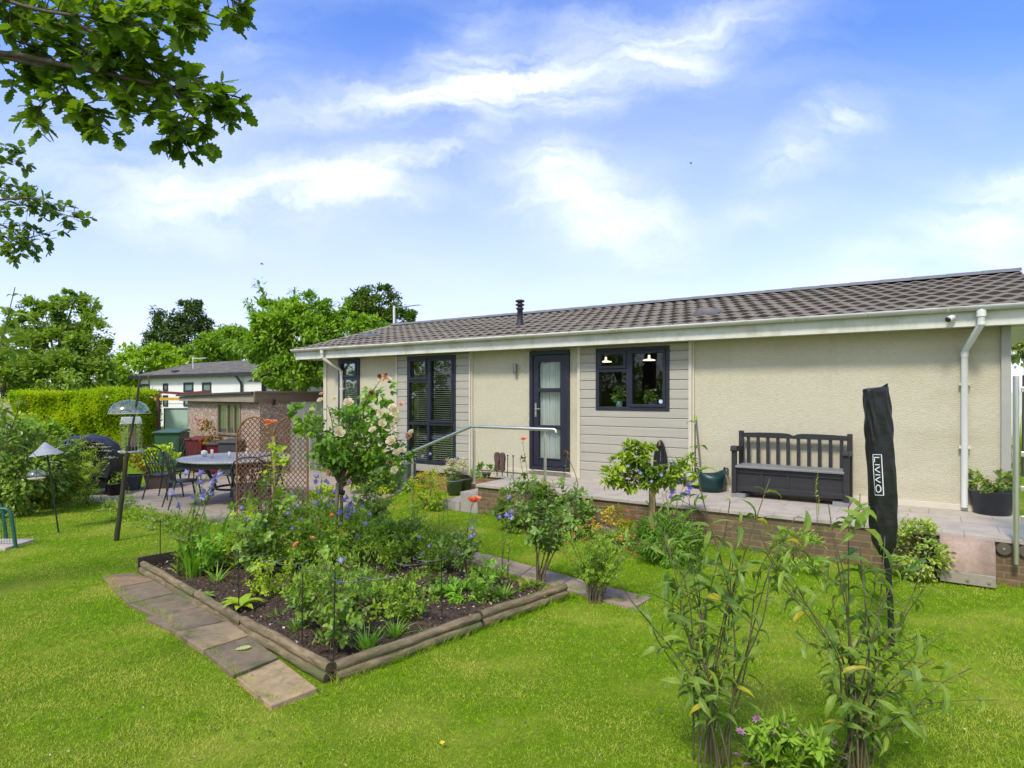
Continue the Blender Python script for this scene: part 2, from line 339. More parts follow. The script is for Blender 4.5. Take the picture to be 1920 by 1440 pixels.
# ------------------------------------------------------------------ flower meshes (unit radius, facing +Z)
RN = np.random.default_rng(5)
def rose_mesh(name, mat):
    mb = MB()
    for k, (n, r, tilt, L) in enumerate(((5, .10, 25, 1.0), (6, .08, 48, .85), (5, .05, 68, .66), (4, .02, 80, .5))):
        a = np.arange(n) * 2 * math.pi / n + k * .5 + RN.normal(size=n) * .12
        c, s = math.cos(rad(tilt)), math.sin(rad(tilt))
        D = np.stack([np.cos(a) * c, np.sin(a) * c, np.full(n, s)], 1); N = np.stack([-np.cos(a) * s, -np.sin(a) * s, np.full(n, c)], 1)
        P = np.stack([np.cos(a) * r, np.sin(a) * r, np.full(n, 0)], 1)
        leaves(mb, P, D, N, L, .95 * L, T([(0, 0, 0), (-.45, .5, .22), (0, .55, 0), (.45, .5, .22), (-.4, .9, .22), (0, 1, .10), (.4, .9, .22)], [(0, 2, 1), (0, 3, 2), (1, 2, 5, 4), (2, 3, 6, 5)]), smooth=True)
    return mb.mesh(name, mat)
def bell_mesh(name, mat):
    mb = MB(); v = []; n = 10
    for r, z in ((.12, 0), (.42, .25), (.55, .7)):
        v += [(r * math.cos(2 * math.pi * j / n), r * math.sin(2 * math.pi * j / n), z) for j in range(n)]
    for j in range(n):
        rr, z = (1.0, 1.0) if j % 2 == 0 else (.6, .78)
        v.append((rr * math.cos(2 * math.pi * j / n), rr * math.sin(2 * math.pi * j / n), z))
    mb.add(v, [(i * n + j, i * n + (j + 1) % n, (i + 1) * n + (j + 1) % n, (i + 1) * n + j) for i in range(3) for j in range(n)], 0, True)
    return mb.mesh(name, mat)
def star_mesh(name, mat, n=6):
    mb = MB(); a = np.arange(n) * 2 * math.pi / n
    D = np.stack([np.cos(a), np.sin(a), np.full(n, .35)], 1); N = np.tile([0, 0, 1.], (n, 1))
    leaves(mb, np.zeros((n, 3)), D, N, 1.0, .55, T_DIA); leaves(mb, np.zeros((n, 3)), D * [1, 1, 4], N, .6, .4, T_DIA)
    return mb.mesh(name, mat)
FL = dict(salmon=rose_mesh('bloom', P_salmon), pink=rose_mesh('bloom', P_pink), coral=rose_mesh('bloom', P_coral), orange=rose_mesh('bloom', P_orange), purple=bell_mesh('bell', P_purple), blue=bell_mesh('bell', P_blue),
          red=star_mesh('floret', P_red, 4), mauve=star_mesh('floret', P_mauve, 7), yellow=star_mesh('floret', P_yel, 6), orng=star_mesh('floret', P_orange, 5), brown=rose_mesh('bloom', P_brown))
# ------------------------------------------------------------------ plant generators
def curve(p0, p1, sag, rnd, k=8, wob=.02, out=None):
    p0 = Vector(p0); p1 = Vector(p1); d = p1 - p0; ln = d.length
    hz = Vector((d.x, d.y, 0)) * sag; w = Vector((rnd.uniform(-1, 1), rnd.uniform(-1, 1), 0)) * wob * ln
    pts = []
    for i in range(k):
        t = i / (k - 1); q = p0 + d * t - hz * (t * (1 - t)) * 2 + w * math.sin(t * math.pi * 1.7) * t
        pts.append(q)
    return pts
def along(pts, t):
    k = len(pts) - 1; f = min(max(t, 0), .9999) * k; i = int(f); return pts[i].lerp(pts[i + 1], f - i), (pts[i + 1] - pts[i]).normalized()
def caneplant(name, label, cat, px, py, tips, lf=None, sr=.006, smat=None, fl=None, side=0, sideL=.15, seed=1, sag=.5, group=None, z0=0.0, basespread=.03, leaf_name='foliage', stem_name='stem', wob=.03, base=None, fname='flower', extra=None):
    """canes from one base to tips given where they stand; leaves in lf: dict(n,L,W,tm,mat,f0,up)"""
    rnd = random.Random(seed); rng = np.random.default_rng(seed)
    b = Vector(base) if base else G(px, py, z0); root = thing(name, label, cat, b, 0, group)
    ms, ml = MB(), MB(); P, D, N, Ls = [], [], [], []
    ends = []
    for tp in tips:
        tx, ty = tp[0], tp[1]; dy = tp[2] if len(tp) > 2 else 0
        e = AT(tx, ty, b.y + dy) - b
        s = Vector((rnd.uniform(-1, 1), rnd.uniform(-1, 1), 0)) * basespread
        pts = curve(s, e, sag, rnd, 9, wob); ends.append(pts[-1])
        ms.tube(pts, [sr * 1.0, sr * .45], 5)
        lines = [(pts, lf['f0'] if lf else 0, int(lf['n'] * (tp[3] if len(tp) > 3 else 1)) if lf else 0)]
        for q in range(side):
            p, d = along(pts, rnd.uniform(max(.25, (lf['f0'] if lf else .3) - .1), .97))
            a = rnd.uniform(0, 2 * math.pi); dd = Vector((math.cos(a), math.sin(a), rnd.uniform(.2, .9))).normalized()
            sp = curve(p, p + dd * sideL * rnd.uniform(.5, 1.2), .2, rnd, 5, .05)
            ms.tube(sp, [sr * .45, sr * .25], 4, cap=False); lines.append((sp, .15, max(3, int(lf['n'] * .5)) if lf else 0))
        for (ln, f0, nn) in lines:
            for i in range(nn):
                opp = lf.get('opp', False)
                t = f0 + (1 - f0) * ((i // 2 if opp else i) + .7 * rnd.random() * (0 if opp else 1) + .5) / (nn / 2 if opp else nn)
                p, d = along(ln, t)
                if opp:
                    a = (i // 2) * 1.57 + (i % 2) * math.pi + rnd.uniform(-.3, .3) + hash((round(tx), 3)) % 7
                else: a = i * 2.4 + rnd.uniform(-.4, .4)
                x = d.orthogonal().normalized(); y = d.cross(x); o = x * math.cos(a) + y * math.sin(a)
                up = lf.get('up', .5)
                dv = (o + d * up).normalized(); nr = lf.get('nr', 0); nv = (d - o * up * .6) + Vector((rnd.uniform(-nr, nr), -abs(rnd.uniform(-.3, 1)) * nr, rnd.uniform(-nr, nr)))
                P.append(p); D.append(dv); N.append((nv + Vector((0, 0, .6))).normalized())
                g = 1 - lf.get('tp', .45) * max(0, t - lf.get('ts', .7)) / (1 - lf.get('ts', .7)) if lf.get('taper', True) else 1
                Ls.append(lf['L'] * rnd.uniform(.65, 1.25) * g)
    ms.build(stem_name, smat or M_stem, root)
    if P:
        Ls = np.array(Ls); wv = Ls * lf['W'] * (rng.uniform(.75, 1.3, len(Ls))); P, D, N = np.array(P), np.array(D), np.array(N); hk = rng.random(len(Ls)) < (.4 if lf.get('opp') else 0)
        leaves(ml, P[~hk], D[~hk], N[~hk], Ls[~hk], wv[~hk], lf.get('tm', T_LEAF)); leaves(ml, P[hk], D[hk], N[hk], Ls[hk] * .9, wv[hk], T_CURL)
        if extra: extra(ml, rng)
        ml.build(leaf_name, lf['mat'], root)
    if fl:
        for f in fl:
            fx, fy, kind, r = f[:4]; dy = f[4] if len(f) > 4 else 0
            p = AT(fx, fy, b.y + dy) - b
            j = min(ends, key=lambda q: (q - p).length)
            if (j - p).length > .03:
                st = MB(); q0 = min((along([Vector((0, 0, 0)), j], t)[0] for t in (.4, .6, .8, 1)), key=lambda q: (q - p).length)
                st.tube(curve(q0, p, .3, rnd, 5), [sr * .5, sr * .35], 4, cap=False).build('flower_stalk', smat or M_stem, root)
            drp = rnd.uniform(.6, 1.4) if kind in ('purple', 'blue') else rnd.uniform(0, .9)
            inst(fname, FL[kind], root, p, (drp, 0, rnd.uniform(-.9, .9) if kind in ('pink', 'coral', 'orange') else rnd.uniform(0, 6.28)), r * (1.2 if kind in ('purple', 'blue') else 1))
    return root
def blob_leaves(ml, rng, n, c, r, L, Wr, tm=T_LEAF, clumps=0, crad=.25, updir=.4, shell=.55, flat=0, even=0):
    """leaves through an ellipsoid volume, gathered in uneven clumps"""
    c = np.array(c); r = np.array(r)
    if clumps:
        u = runit(rng, clumps) * (shell + (1 - shell) * rng.random((clumps, 1)) ** .5)
        cc = u * r * .92; idx = rng.integers(0, clumps, n); cr = crad * (0.5 + rng.random(clumps))
        q = cc[idx] + rng.normal(size=(n, 3)) * (cr[idx][:, None] * np.array([.5, .5, .38])) * r.mean()
    else:
        q = runit(rng, n) * (shell + (1 - shell) * rng.random((n, 1)) ** .5) * r
    if even: k = rng.random(n) < even; q[k] = (runit(rng, n) * (.3 + .7 * rng.random((n, 1)) ** .5) * r * .95)[k]
    if flat: q[:, 2] = np.maximum(q[:, 2], -r[2] * flat)
    outv = q / (r ** 1.5 + 1e-6); outv /= (np.linalg.norm(outv, axis=1, keepdims=True) + 1e-6)
    D = outv * .8 + runit(rng, n) * .7 + np.array([0, 0, -.1]); N = runit(rng, n) * .6 + np.array([0, 0, updir + .5]) + outv * .4
    Ls = L * rng.uniform(.6, 1.3, n); leaves(ml, q + c, D, N, Ls, Ls * Wr, tm)
def mound(name, label, cat, px, py, rx, rz, n, L, mat, Wr=.5, tm=T_LEAF, seed=1, ry=None, zc=.8, clumps=14, crad=.3, group=None, fl=None, z0=0.0, stems=5, base=None, flat=.75):
    rng = np.random.default_rng(seed); rnd = random.Random(seed)
    b = Vector(base) if base else G(px, py, z0); root = thing(name, label, cat, b, 0, group); ml = MB()
    ry = ry or rx
    blob_leaves(ml, rng, n, (0, 0, rz * zc), (rx, ry, rz), L, Wr, tm, clumps, crad, flat=flat)
    V = ml.V[0]
    V[:, 2] = np.maximum(V[:, 2], .004)
    ml.build('foliage', mat, root)
    if stems:
        ms = MB()
        for i in range(stems):
            u = runit(rng, 1)[0]; ms.tube(curve((0, 0, 0), (u[0] * rx * .7, u[1] * ry * .7, rz * zc + abs(u[2]) * rz * .6), .4, rnd, 6, .05), [max(.003, rx * .03), max(.0015, rx * .01)], 5)
        ms.build('stem', M_brown, root)
    for (fx, fy, kind, r, *dy) in (fl or []):
        inst('flower', FL[kind], root, AT(fx, fy, b.y - rx * .6 + (dy[0] if dy else 0)) - b, (rnd.uniform(0, .9), 0, rnd.uniform(0, 6)), r)
    return root
def straps(name, label, cat, px, py, n, hgt, spread, wid, mat, seed=1, group=None, tips=None, base=None):
    rng = np.random.default_rng(seed); b = Vector(base) if base else G(px, py); root = thing(name, label, cat, b, 0, group); ml = MB()
    for i in range(n):
        a = rng.uniform(0, 6.28); h = hgt * rng.uniform(.55, 1.0); sp = spread * rng.uniform(.2, 1.0)
        p0 = np.array([math.cos(a) * .25 * spread * rng.random(), math.sin(a) * .25 * spread * rng.random(), 0])
        o = np.array([math.cos(a), math.sin(a), 0]); sd = np.array([-math.sin(a + rng.normal() * .7), math.cos(a), 0]); w = wid * rng.uniform(.6, 1.1)
        v = []; K = 6
        dr = rng.uniform(.0, .45)
        for k in range(K + 1):
            t = k / K; q = p0 + o * sp * (t ** 1.8) + np.array([0, 0, h * (t - dr * t ** 3)])
            ww = w * (1 - t ** 2.2) * .5 * (.6 + .4 * min(1, t * 4)); v += [q - sd * ww, q + sd * ww]
        ml.add(v, [(2 * k, 2 * k + 1, 2 * k + 3, 2 * k + 2) for k in range(K)], 0, True)
    ml.build('foliage', mat, root); return root
def tree(name, label, px, Y, ztop, blobs, n, L, mat, trunk_r=.18, Wr=.6, tm=T_DIA, clumps=60, crad=.22, seed=1, group=None, limbs=9, tmat=None, X=None, shell=.5, updir=.4, lr=None, zf=None, even=.10):
    """blobs: (dx px, y px, rx px, ry px, dY m, share) seen from the photo's side at distance Y"""
    rng = np.random.default_rng(seed); rnd = random.Random(seed)
    b = Vector(((px - CX) / F * Y if X is None else X, Y, 0)); root = thing(name, label, 'tree', b, 0, group); ml = MB(); ms = MB()
    tot = sum(q[5] for q in blobs); cs = []
    for (bx, by, rx, ry, dY, sh) in blobs:
        c = AT(bx, by, Y + dY) - b; s = (Y + dY) / F; cs.append((c, rx * s))
        blob_leaves(ml, rng, int(n * sh / tot), tuple(c), (rx * s, rx * s * .85, ry * s), L, Wr, tm, max(6, int(clumps * sh / tot)), crad, updir, shell, 0, even)
    ml.build('crown', mat, root)
    zf = zf or max(min(c.z for c, r in cs) * .75, .8)
    top = Vector((rnd.uniform(-.1, .1), 0, zf)); ms.tube(curve((0, 0, -.1), top, .3, rnd, 5, .03), [trunk_r, trunk_r * .72], 9)
    for i in range(limbs):
        c, r = cs[i % len(cs)]; u = runit(rng, 1)[0]; e = c + Vector((u[0], u[1], abs(u[2]))) * r * .6
        lr_ = lr or (trunk_r * .45, trunk_r * .05); pts = curve(top - Vector((0, 0, .1)), e, .5, rnd, 10, .06); ms.tube(pts, [lr_[0] * (1 - k / 9) ** 1.3 + lr_[1] for k in range(10)], 6, cap=False)
    ms.build('trunk', tmat or M_wood_dark, root); return root
# ================================================================== GROUND
def lawn_mat():
    m, t, out = base_mat('lawn'); co = nd(t, 'ShaderNodeTexCoord').outputs['Object']
    n1 = nd(t, 'ShaderNodeTexNoise', {'Vector': co, 'Scale': 1.1, 'Detail': 4.0}).outputs['Fac']
    n2 = nd(t, 'ShaderNodeTexNoise', {'Vector': co, 'Scale': 45.0, 'Detail': 6.0, 'Roughness': .75}).outputs['Fac']
    c = mixc(t, maprange(t, n2, .3, .7), (.07, .12, .005), (.19, .30, .008)); c = mixc(t, maprange(t, n1, .5, .66, 0, .6), c, (.34, .34, .05))
    bn = nd(t, 'ShaderNodeBump', {'Height': n2, 'Strength': .8, 'Distance': .02})
    p = nd(t, 'ShaderNodeBsdfPrincipled', {'Base Color': c, 'Roughness': .9, 'Normal': bn.outputs[0], 'Specular IOR Level': .1}); t.links.new(p.outputs[0], out.inputs[0]); return m
g = MB(); xs = np.concatenate(([-300, -60], np.arange(-24, 25, 1.0), [60, 300])); ys = np.concatenate(([-60, -10], np.arange(-6, 31, 1.0), [60, 400]))
XX, YY = np.meshgrid(xs, ys); nx = len(xs)
g.add(np.stack([XX.ravel(), YY.ravel(), 0 * XX.ravel()], 1), [(j * nx + i, j * nx + i + 1, (j + 1) * nx + i + 1, (j + 1) * nx + i) for j in range(len(ys) - 1) for i in range(nx - 1)])
struct(g.build('lawn', lawn_mat()))
def poly_px(pts, z=0): return [tuple(G(x, y, z).xy) for x, y in pts]
PATIO = poly_px([(150, 938), (240, 952), (345, 968), (445, 988), (560, 985), (640, 965), (740, 930), (765, 912), (600, 885), (570, 878), (420, 880), (330, 893), (283, 915), (232, 908), (205, 915), (180, 925)])
M_pav = pm('paving', (.30, .27, .24), (.38, .34, .30), scale=9, rough=.9, bump=.3, bscale=80, c3=(.24, .21, .17), s3=1.6)
def slabm(name, tile, c1, c2, cm, rot=0.0):
    m, t, out = base_mat(name); co = nd(t, 'ShaderNodeTexCoord').outputs['Object']
    v = nd(t, 'ShaderNodeMapping', {'Vector': co, 'Rotation': (0, 0, rot)}).outputs[0]
    b = nd(t, 'ShaderNodeTexBrick', {'Vector': v, 'Color1': c1, 'Color2': c2, 'Mortar': cm, 'Scale': 1.0, 'Mortar Size': .006, 'Mortar Smooth': .2, 'Brick Width': tile[0], 'Row Height': tile[1]})
    n = nd(t, 'ShaderNodeTexNoise', {'Vector': co, 'Scale': 5.0, 'Detail': 8.0, 'Roughness': .7}).outputs['Fac']
    n2 = nd(t, 'ShaderNodeTexNoise', {'Vector': co, 'Scale': 70.0, 'Detail': 5.0}).outputs['Fac']
    c = mixc(t, maprange(t, n, .42, .7, 0, .5), b.outputs['Color'], (.17, .145, .11)); c = mixc(t, maprange(t, n2, .3, .7, 0, .25), c, (.45, .42, .38))
    bn = nd(t, 'ShaderNodeBump', {'Height': mth(t, 'ADD', mth(t, 'MULTIPLY', b.outputs['Fac'], -1.5), mth(t, 'MULTIPLY', n2, .4)), 'Strength': .5, 'Distance': .006})
    p = nd(t, 'ShaderNodeBsdfPrincipled', {'Base Color': c, 'Roughness': .85, 'Normal': bn.outputs[0]}); t.links.new(p.outputs[0], out.inputs[0]); return m
struct(MB().prism(PATIO[::-1], -.05, .02).build('patio', slabm('patio_slabs', (.6, .6), (.34, .27, .20), (.29, .23, .17), (.13, .10, .08), -HT)))
# stepping slabs beside the bed
def quad_px(pts, z0, z1, mb=None):
    mb = mb or MB(); return mb.prism([tuple(p) for p in poly_px(pts, z1)][::-1], z0, z1)
SL = [[(190, 1078), (252, 1073), (292, 1087), (212, 1103)], [(212, 1104), (292, 1088), (335, 1109), (240, 1131)], [(240, 1132), (335, 1110), (380, 1136), (298, 1157)],
      [(271, 1158), (380, 1137), (428, 1162), (328, 1184)], [(327, 1184), (430, 1163), (468, 1190), (380, 1218)], [(382, 1219), (468, 1192), (523, 1232), (437, 1266)], [(443, 1270), (524, 1234), (596, 1290), (508, 1324)]]
M_slab = [pm('slab_%s' % k, a, b, scale=11, rough=.95, bump=.8, bscale=70, c3=c, s3=5) for k, a, b, c in (
    ('rosy', (.33, .21, .12), (.24, .155, .09), (.15, .125, .06)), ('brown', (.16, .12, .075), (.25, .185, .115), (.12, .11, .05)), ('sandy', (.44, .32, .17), (.33, .23, .12), (.19, .15, .075)))]
slab_lab = ['rosy paving slab at the far end of the row, touching the bed corner', 'dull grey-brown paving slab, second from the far end of the row', 'brown gritty paving slab, third from the far end of the row', 'dark brown paving slab just beyond the pale sandy one',
            'pale sandy paving slab raised above its darker neighbours', 'dark brown paving slab with a fallen oak leaf lying on it', 'sandy stained paving slab nearest the camera, at the bed corner']
for i, q in enumerate(SL):
    cxp = sum(p[0] for p in q) / 4; cyp = sum(p[1] for p in q) / 4
    q2 = [(cxp + (x - cxp) * .985, cyp + (y - cyp) * .975) for x, y in q]; zt = (.022, .024, .026, .028, .040, .032, .034)[i]
    o = quad_px(q2, -.04, zt).build('paving_slab', M_slab[(0, 1, 1, 1, 2, 1, 2)[i]], bev=.006); tag(o, slab_lab[i], 'paving slab', 'paving slabs along the flower bed')
# fallen leaf
fb = MB(); pz = G(440, 1219, .037); leaves(fb, [(0, 0, .004)], [(.9, .35, .05)], [(0, 0, 1)], .11, .085, T_OAK); leafm('leaf_fallen', (.34, .42, .22), (.38, .45, .25))
tag(fb.build('fallen_leaf', MC['leaf_fallen'], loc=pz), 'pale green fallen oak leaf lying on a dark slab', 'leaf')
# bed soil
BA, BB_, BCc = G(618, 1283), G(262, 1072), G(1062, 1122); BD = BB_ + (BCc - BA)
def bedp(s, t, z=0): p = BA + (BB_ - BA) * s + (BCc - BA) * t; return Vector((p.x, p.y, z))   # s along the left edge, t along the right edge
sb = MB(); rng = np.random.default_rng(3); K = 150; vv = []; from mathutils import noise as _ns
for j in range(K + 1):
    for i in range(K + 1):
        p = bedp(i / K, j / K); vv.append((p.x, p.y, .035 + .022 * _ns.fractal(Vector((p.x * 7, p.y * 7, 0)), .8, 2.1, 5) + rng.normal() * .004 + .04 * math.sin(i / K * 3.1) * math.sin(j / K * 3.1)))
sb.add(vv, [(j * (K + 1) + i, (j + 1) * (K + 1) + i, (j + 1) * (K + 1) + i + 1, j * (K + 1) + i + 1) for j in range(K) for i in range(K)])
M_soil = pm('soil', (.035, .022, .015), (.085, .055, .036), scale=30, rough=1, bump=1, bscale=55, bdist=.02, c3=(.10, .07, .045), s3=9)
struct(sb.build('soil', M_soil))
# litter on the soil: clods, dead leaves, petals
lm = MB(); n = 5200; s = rng.random(n); t = rng.random(n); dense = np.exp(-((s - .42) ** 2 + (t - .62) ** 2) / .06)
P = np.array([bedp(a, b, .085) for a, b in zip(s, t)]); P[:, 2] += rng.uniform(-.03, .012, n)
D = runit(rng, n) * [1, 1, .35]; N = runit(rng, n) * .5 + [0, 0, 1]
col = rng.random(n); isp = (col < .05 + .55 * dense)
leaves(lm, P[~isp], D[~isp], N[~isp], rng.uniform(.012, .035, (~isp).sum()), rng.uniform(.01, .022, (~isp).sum()), T_DIA, 0)
leaves(lm, P[isp], D[isp], N[isp], rng.uniform(.014, .042, isp.sum()), rng.uniform(.012, .030, isp.sum()), T_DIA, 1)
o = lm.build('leaf_litter', [leafm('dead_leaf', (.06, .035, .02), (.20, .12, .06), tr=.1), leafm('fallen_petal', (.50, .42, .28), (.62, .56, .42), cy=(.5, .3, .05), fy=.15, tr=.15)]); struct(o, 'stuff'); tag(o, 'dead leaves and fallen cream petals scattered on the bed soil', 'leaf litter')
# log edging: stacked half rounds, each segment a thing
M_log = pm('weathered_log', (.10, .075, .04), (.29, .215, .12), scale=30, rough=.95, bump=1.0, bscale=40, c3=(.11, .115, .045), s3=6, stretch=(.22, 1, 1), bdist=.014); M_logend = pm('log_end_grain', (.05, .035, .02), (.12, .085, .05), scale=60, rough=1)
def logseg(a, b, lab, z=(.032, .092), r=(.036, .035), off=(0.0, .018)):
    a = Vector(a); b = Vector(b); d = b - a; ang = math.atan2(d.y, d.x); L = math.hypot(d.x, d.y); root = thing('log_edging', lab, 'garden edging', (a.x, a.y, 0), ang, 'log edging round the flower bed')
    inn = bedp(.5, .5) - a; sgn = 1 if d.x * inn.y - d.y * inn.x > 0 else -1
    for k in (0, 1):
        rnd = random.Random(int(a.x * 100) + k); ph = rnd.uniform(0, 6)
        pts = [(L * i / 24, sgn * off[k] + .004 * math.sin(i * .5 + ph), a.z + (b.z - a.z) * i / 24 + z[k] + .003 * math.sin(i * .37 + ph)) for i in range(25)]
        m = MB().tube(pts, [r[k] * (1 + .035 * math.sin(i * 1.3 + ph) + rnd.uniform(-.02, .02)) * (.93 if i in (0, 24) else 1) for i in range(25)], 18)
        m.M[-1][:] = 1; m.build('log', [M_log, M_logend], root)
    return root
def gz_(p, z): return Vector((p.x, p.y, z))
e1, e2 = bedp(.60, 0), bedp(.315, 0)
logseg(gz_(bedp(.985, 0), 0), gz_(bedp(.605, -.0), -.01), 'weathered two-log edging at the far end of the left side of the bed')
logseg(gz_(bedp(.60, 0), -.005), gz_(bedp(.35, 0), -.02), 'middle two-log edging on the slab side of the bed')
logseg(gz_(bedp(.345, 0), .0), gz_(bedp(.008, 0), .0), 'nearest two-log edging on the slab side, running to the front corner')
logseg(gz_(bedp(0, .02), .0), gz_(bedp(0, .55), .005), 'two-log edging on the lawn side, running right from the front corner')
logseg(gz_(bedp(0, .56), .015), gz_(bedp(0, 1.0), .01), 'raised two-log edging on the lawn side ending by the red-flowered bush')
# dark back board
p0, p1 = bedp(1.0, 0), bedp(1.0, 1); bb = MB(); d = (p1 - p0).normalized(); q = Vector((-d.y, d.x, 0)) * .03
bb.prism([tuple((p0 - q * .0).xy), tuple((p1).xy), tuple((p1 + q).xy), tuple((p0 + q).xy)], 0, .15)
bb.prism([tuple((p0 - d * .02 - q * .8).xy), tuple((p0 + d * .03 - q * .8).xy), tuple((p0 + d * .03 - q * .05).xy), tuple((p0 - d * .02 - q * .05).xy)], 0, .15)
tag(bb.build('edging_board', pm('dark_board', (.045, .035, .025), (.075, .055, .04), scale=12, rough=.9)), 'dark timber board along the back edge of the bed', 'garden edging')
# slab path at the right rear of the bed
PTH = []
_pa = [(850, 1024), (925, 1042), (1000, 1062), (1075, 1082), (1150, 1102), (1222, 1120)]; _pb = [(838, 1040), (905, 1060), (975, 1080), (1045, 1100), (1118, 1122), (1188, 1140)]
for i in range(5): PTH.append([_pa[i], _pa[i + 1], _pb[i + 1], _pb[i]])
o = MB()
for q in PTH:
    cxp = sum(p[0] for p in q) / len(q); cyp = sum(p[1] for p in q) / len(q)
    quad_px([(cxp + (x - cxp) * .985, cyp + (y - cyp) * .97) for x, y in q], -.03, .018, o)
struct(o.build('path', pm('path_slab', (.34, .25, .19), (.26, .19, .15), scale=8, rough=.95, bump=.5, bscale=60, c3=(.17, .13, .09), s3=4)))
# ================================================================== HOUSE
HB = .345; DK = .47; SOF = DK + 2.21; UL, UR = -9.55, 2.50; RL, RR = -10.13, 2.94
house = thing('bungalow', 'long cream rendered single-storey park home with grey clad panels and brown tiled roof', 'house', HO, HT)
def Ux(px): return U(px)
def rect(px0, px1, py0, py1, yl=0.0):
    pc = (px0 + px1) / 2; u0 = U(px0, yl); u1 = U(px1, yl)
    return u0, u1, UZ(pc, py1, yl)[1], UZ(pc, py0, yl)[1]
W1 = rect(637, 675, 673, 790); W2 = rect(766, 857, 667, 868); DR = rect(995, 1069, 657, 880); W3 = rect(1119, 1257, 651, 770)
W2 = (W2[0], W2[1], .50, W2[3]); DR = (DR[0], DR[1], .56, 2.62)
def wall_holes(mb, u0, u1, z0, z1, holes, y0, y1):
    us = sorted({u0, u1, *[h[0] for h in holes], *[h[1] for h in holes]}); us = [u for u in us if u0 <= u <= u1]
    for a, b in zip(us, us[1:]):
        hs = sorted([h for h in holes if h[0] <= a + 1e-6 and h[1] >= b - 1e-6], key=lambda h: h[2]); z = z0
        for h in hs:
            if h[2] > z + 1e-4: mb.box(a, b, y0, y1, z, h[2])
            z = h[3]
        if z < z1 - 1e-4: mb.box(a, b, y0, y1, z, z1)
    return mb
holes = [W1, W2, DR, W3]
c1 = (U(745), U(885)); c2 = (U(1087), U(1297))
body = MB(); wall_holes(body, UL, UR, HB, SOF - .02, holes, 0, .12)
body.build('front_wall', M_render, house)
ow = MB(); ow.box(UL, UL + .12, .122, 5.5, HB, SOF - .02); ow.box(UR - .12, UR, .122, 5.5, HB, SOF - .02); ow.box(UL + .122, UR - .122, 5.38, 5.5, HB, SOF - .02)
ow.build('outer_wall', M_render, house)
for u in (UL, UR - .12): MB().add([(u, .12, SOF - .018), (u, 5.4, SOF - .018), (u, 2.76, 3.62), (u + .12, .12, SOF - .018), (u + .12, 5.4, SOF - .018), (u + .12, 2.76, 3.62)], [(0, 1, 2), (3, 5, 4), (0, 3, 4, 1), (1, 4, 5, 2), (2, 5, 3, 0)]).build('gable', M_render, house)
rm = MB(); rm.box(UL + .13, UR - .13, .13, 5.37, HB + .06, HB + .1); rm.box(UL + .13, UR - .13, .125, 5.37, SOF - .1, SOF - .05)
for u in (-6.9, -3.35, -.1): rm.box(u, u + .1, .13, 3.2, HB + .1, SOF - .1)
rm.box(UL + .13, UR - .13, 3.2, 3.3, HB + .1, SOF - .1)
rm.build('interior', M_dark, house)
# plinth and skirting
MB().box(UL + .03, UR, .03, .13, 0, HB - .002).build('plinth', M_brick_r, house)
for q in ((U(888), c2[0] - .03, -.022, -.001, DK, DK + .075), (c2[1] + .05, UR - .005, -.022, -.001, DK, DK + .075), (UL + .101, c1[0], -.015, -.001, HB, HB + .06)): MB().box(*q).build('skirting', M_trim, house, bev=.004)
pass
def cladding(u0, u1, z0, z1, holes, px):
    mb = MB(); z = z0; h = .148
    while z < z1 - .02:
        zt = min(z + h, z1); cuts = sorted({z, zt, *[v for hh in holes for v in (hh[2], hh[3]) if z < v < zt]})
        for za, zb in zip(cuts, cuts[1:]):
            segs = [(u0, u1)]
            for hh in holes:
                if hh[2] <= za + 1e-6 and hh[3] >= zb - 1e-6: segs = [(u0, hh[0]), (hh[1], u1)]
            for a, b in segs:
                P = [(-.034, za)] + ([(-.034, zb - .022), (-.018, zb - .008), (-.018, zb)] if zb == zt and zb - za > .03 else [(-.034, zb)]) + [(-.001, zb), (-.001, za)]
                k = len(P); mb.add([(a, y, q) for y, q in P] + [(b, y, q) for y, q in P], [(i, k + i, k + (i + 1) % k, (i + 1) % k) for i in range(k)] + [tuple(range(k)), tuple(range(k, 2 * k))[::-1]])
        z += h
    mb.build('cladding', M_clad, house)
cladding(c1[0] + .035, c1[1] - .035, HB, SOF - .02, [W2], 0); cladding(c2[0] + .03, c2[1] - .035, DK + .0, SOF - .02, [W3], 0)
for q in [(u, u + a, -.055, -.001, z, SOF - .02) for u, a, z in ((c1[0], .035, HB), (c1[1] - .035, .035, HB), (c2[0] - .02, .05, DK), (c2[1] - .035, .05, DK))] + [(c1[1] + .0015, c1[1] + .03, -.03, -.001, HB, SOF - .02), (c2[1] + .0165, c2[1] + .045, -.03, -.001, DK, SOF - .02), (UL, UL + .10, -.028, -.001, HB, SOF - .02)]:
    MB().box(*q).build('corner_trim', M_trim, house, bev=.004)
MB().box(UR - .001, UR + .09, -.05, .10, 0, SOF - .02).build('corner_post', pm('grey_post', (.34, .325, .27), (.38, .36, .31), scale=3), house, bev=.005)
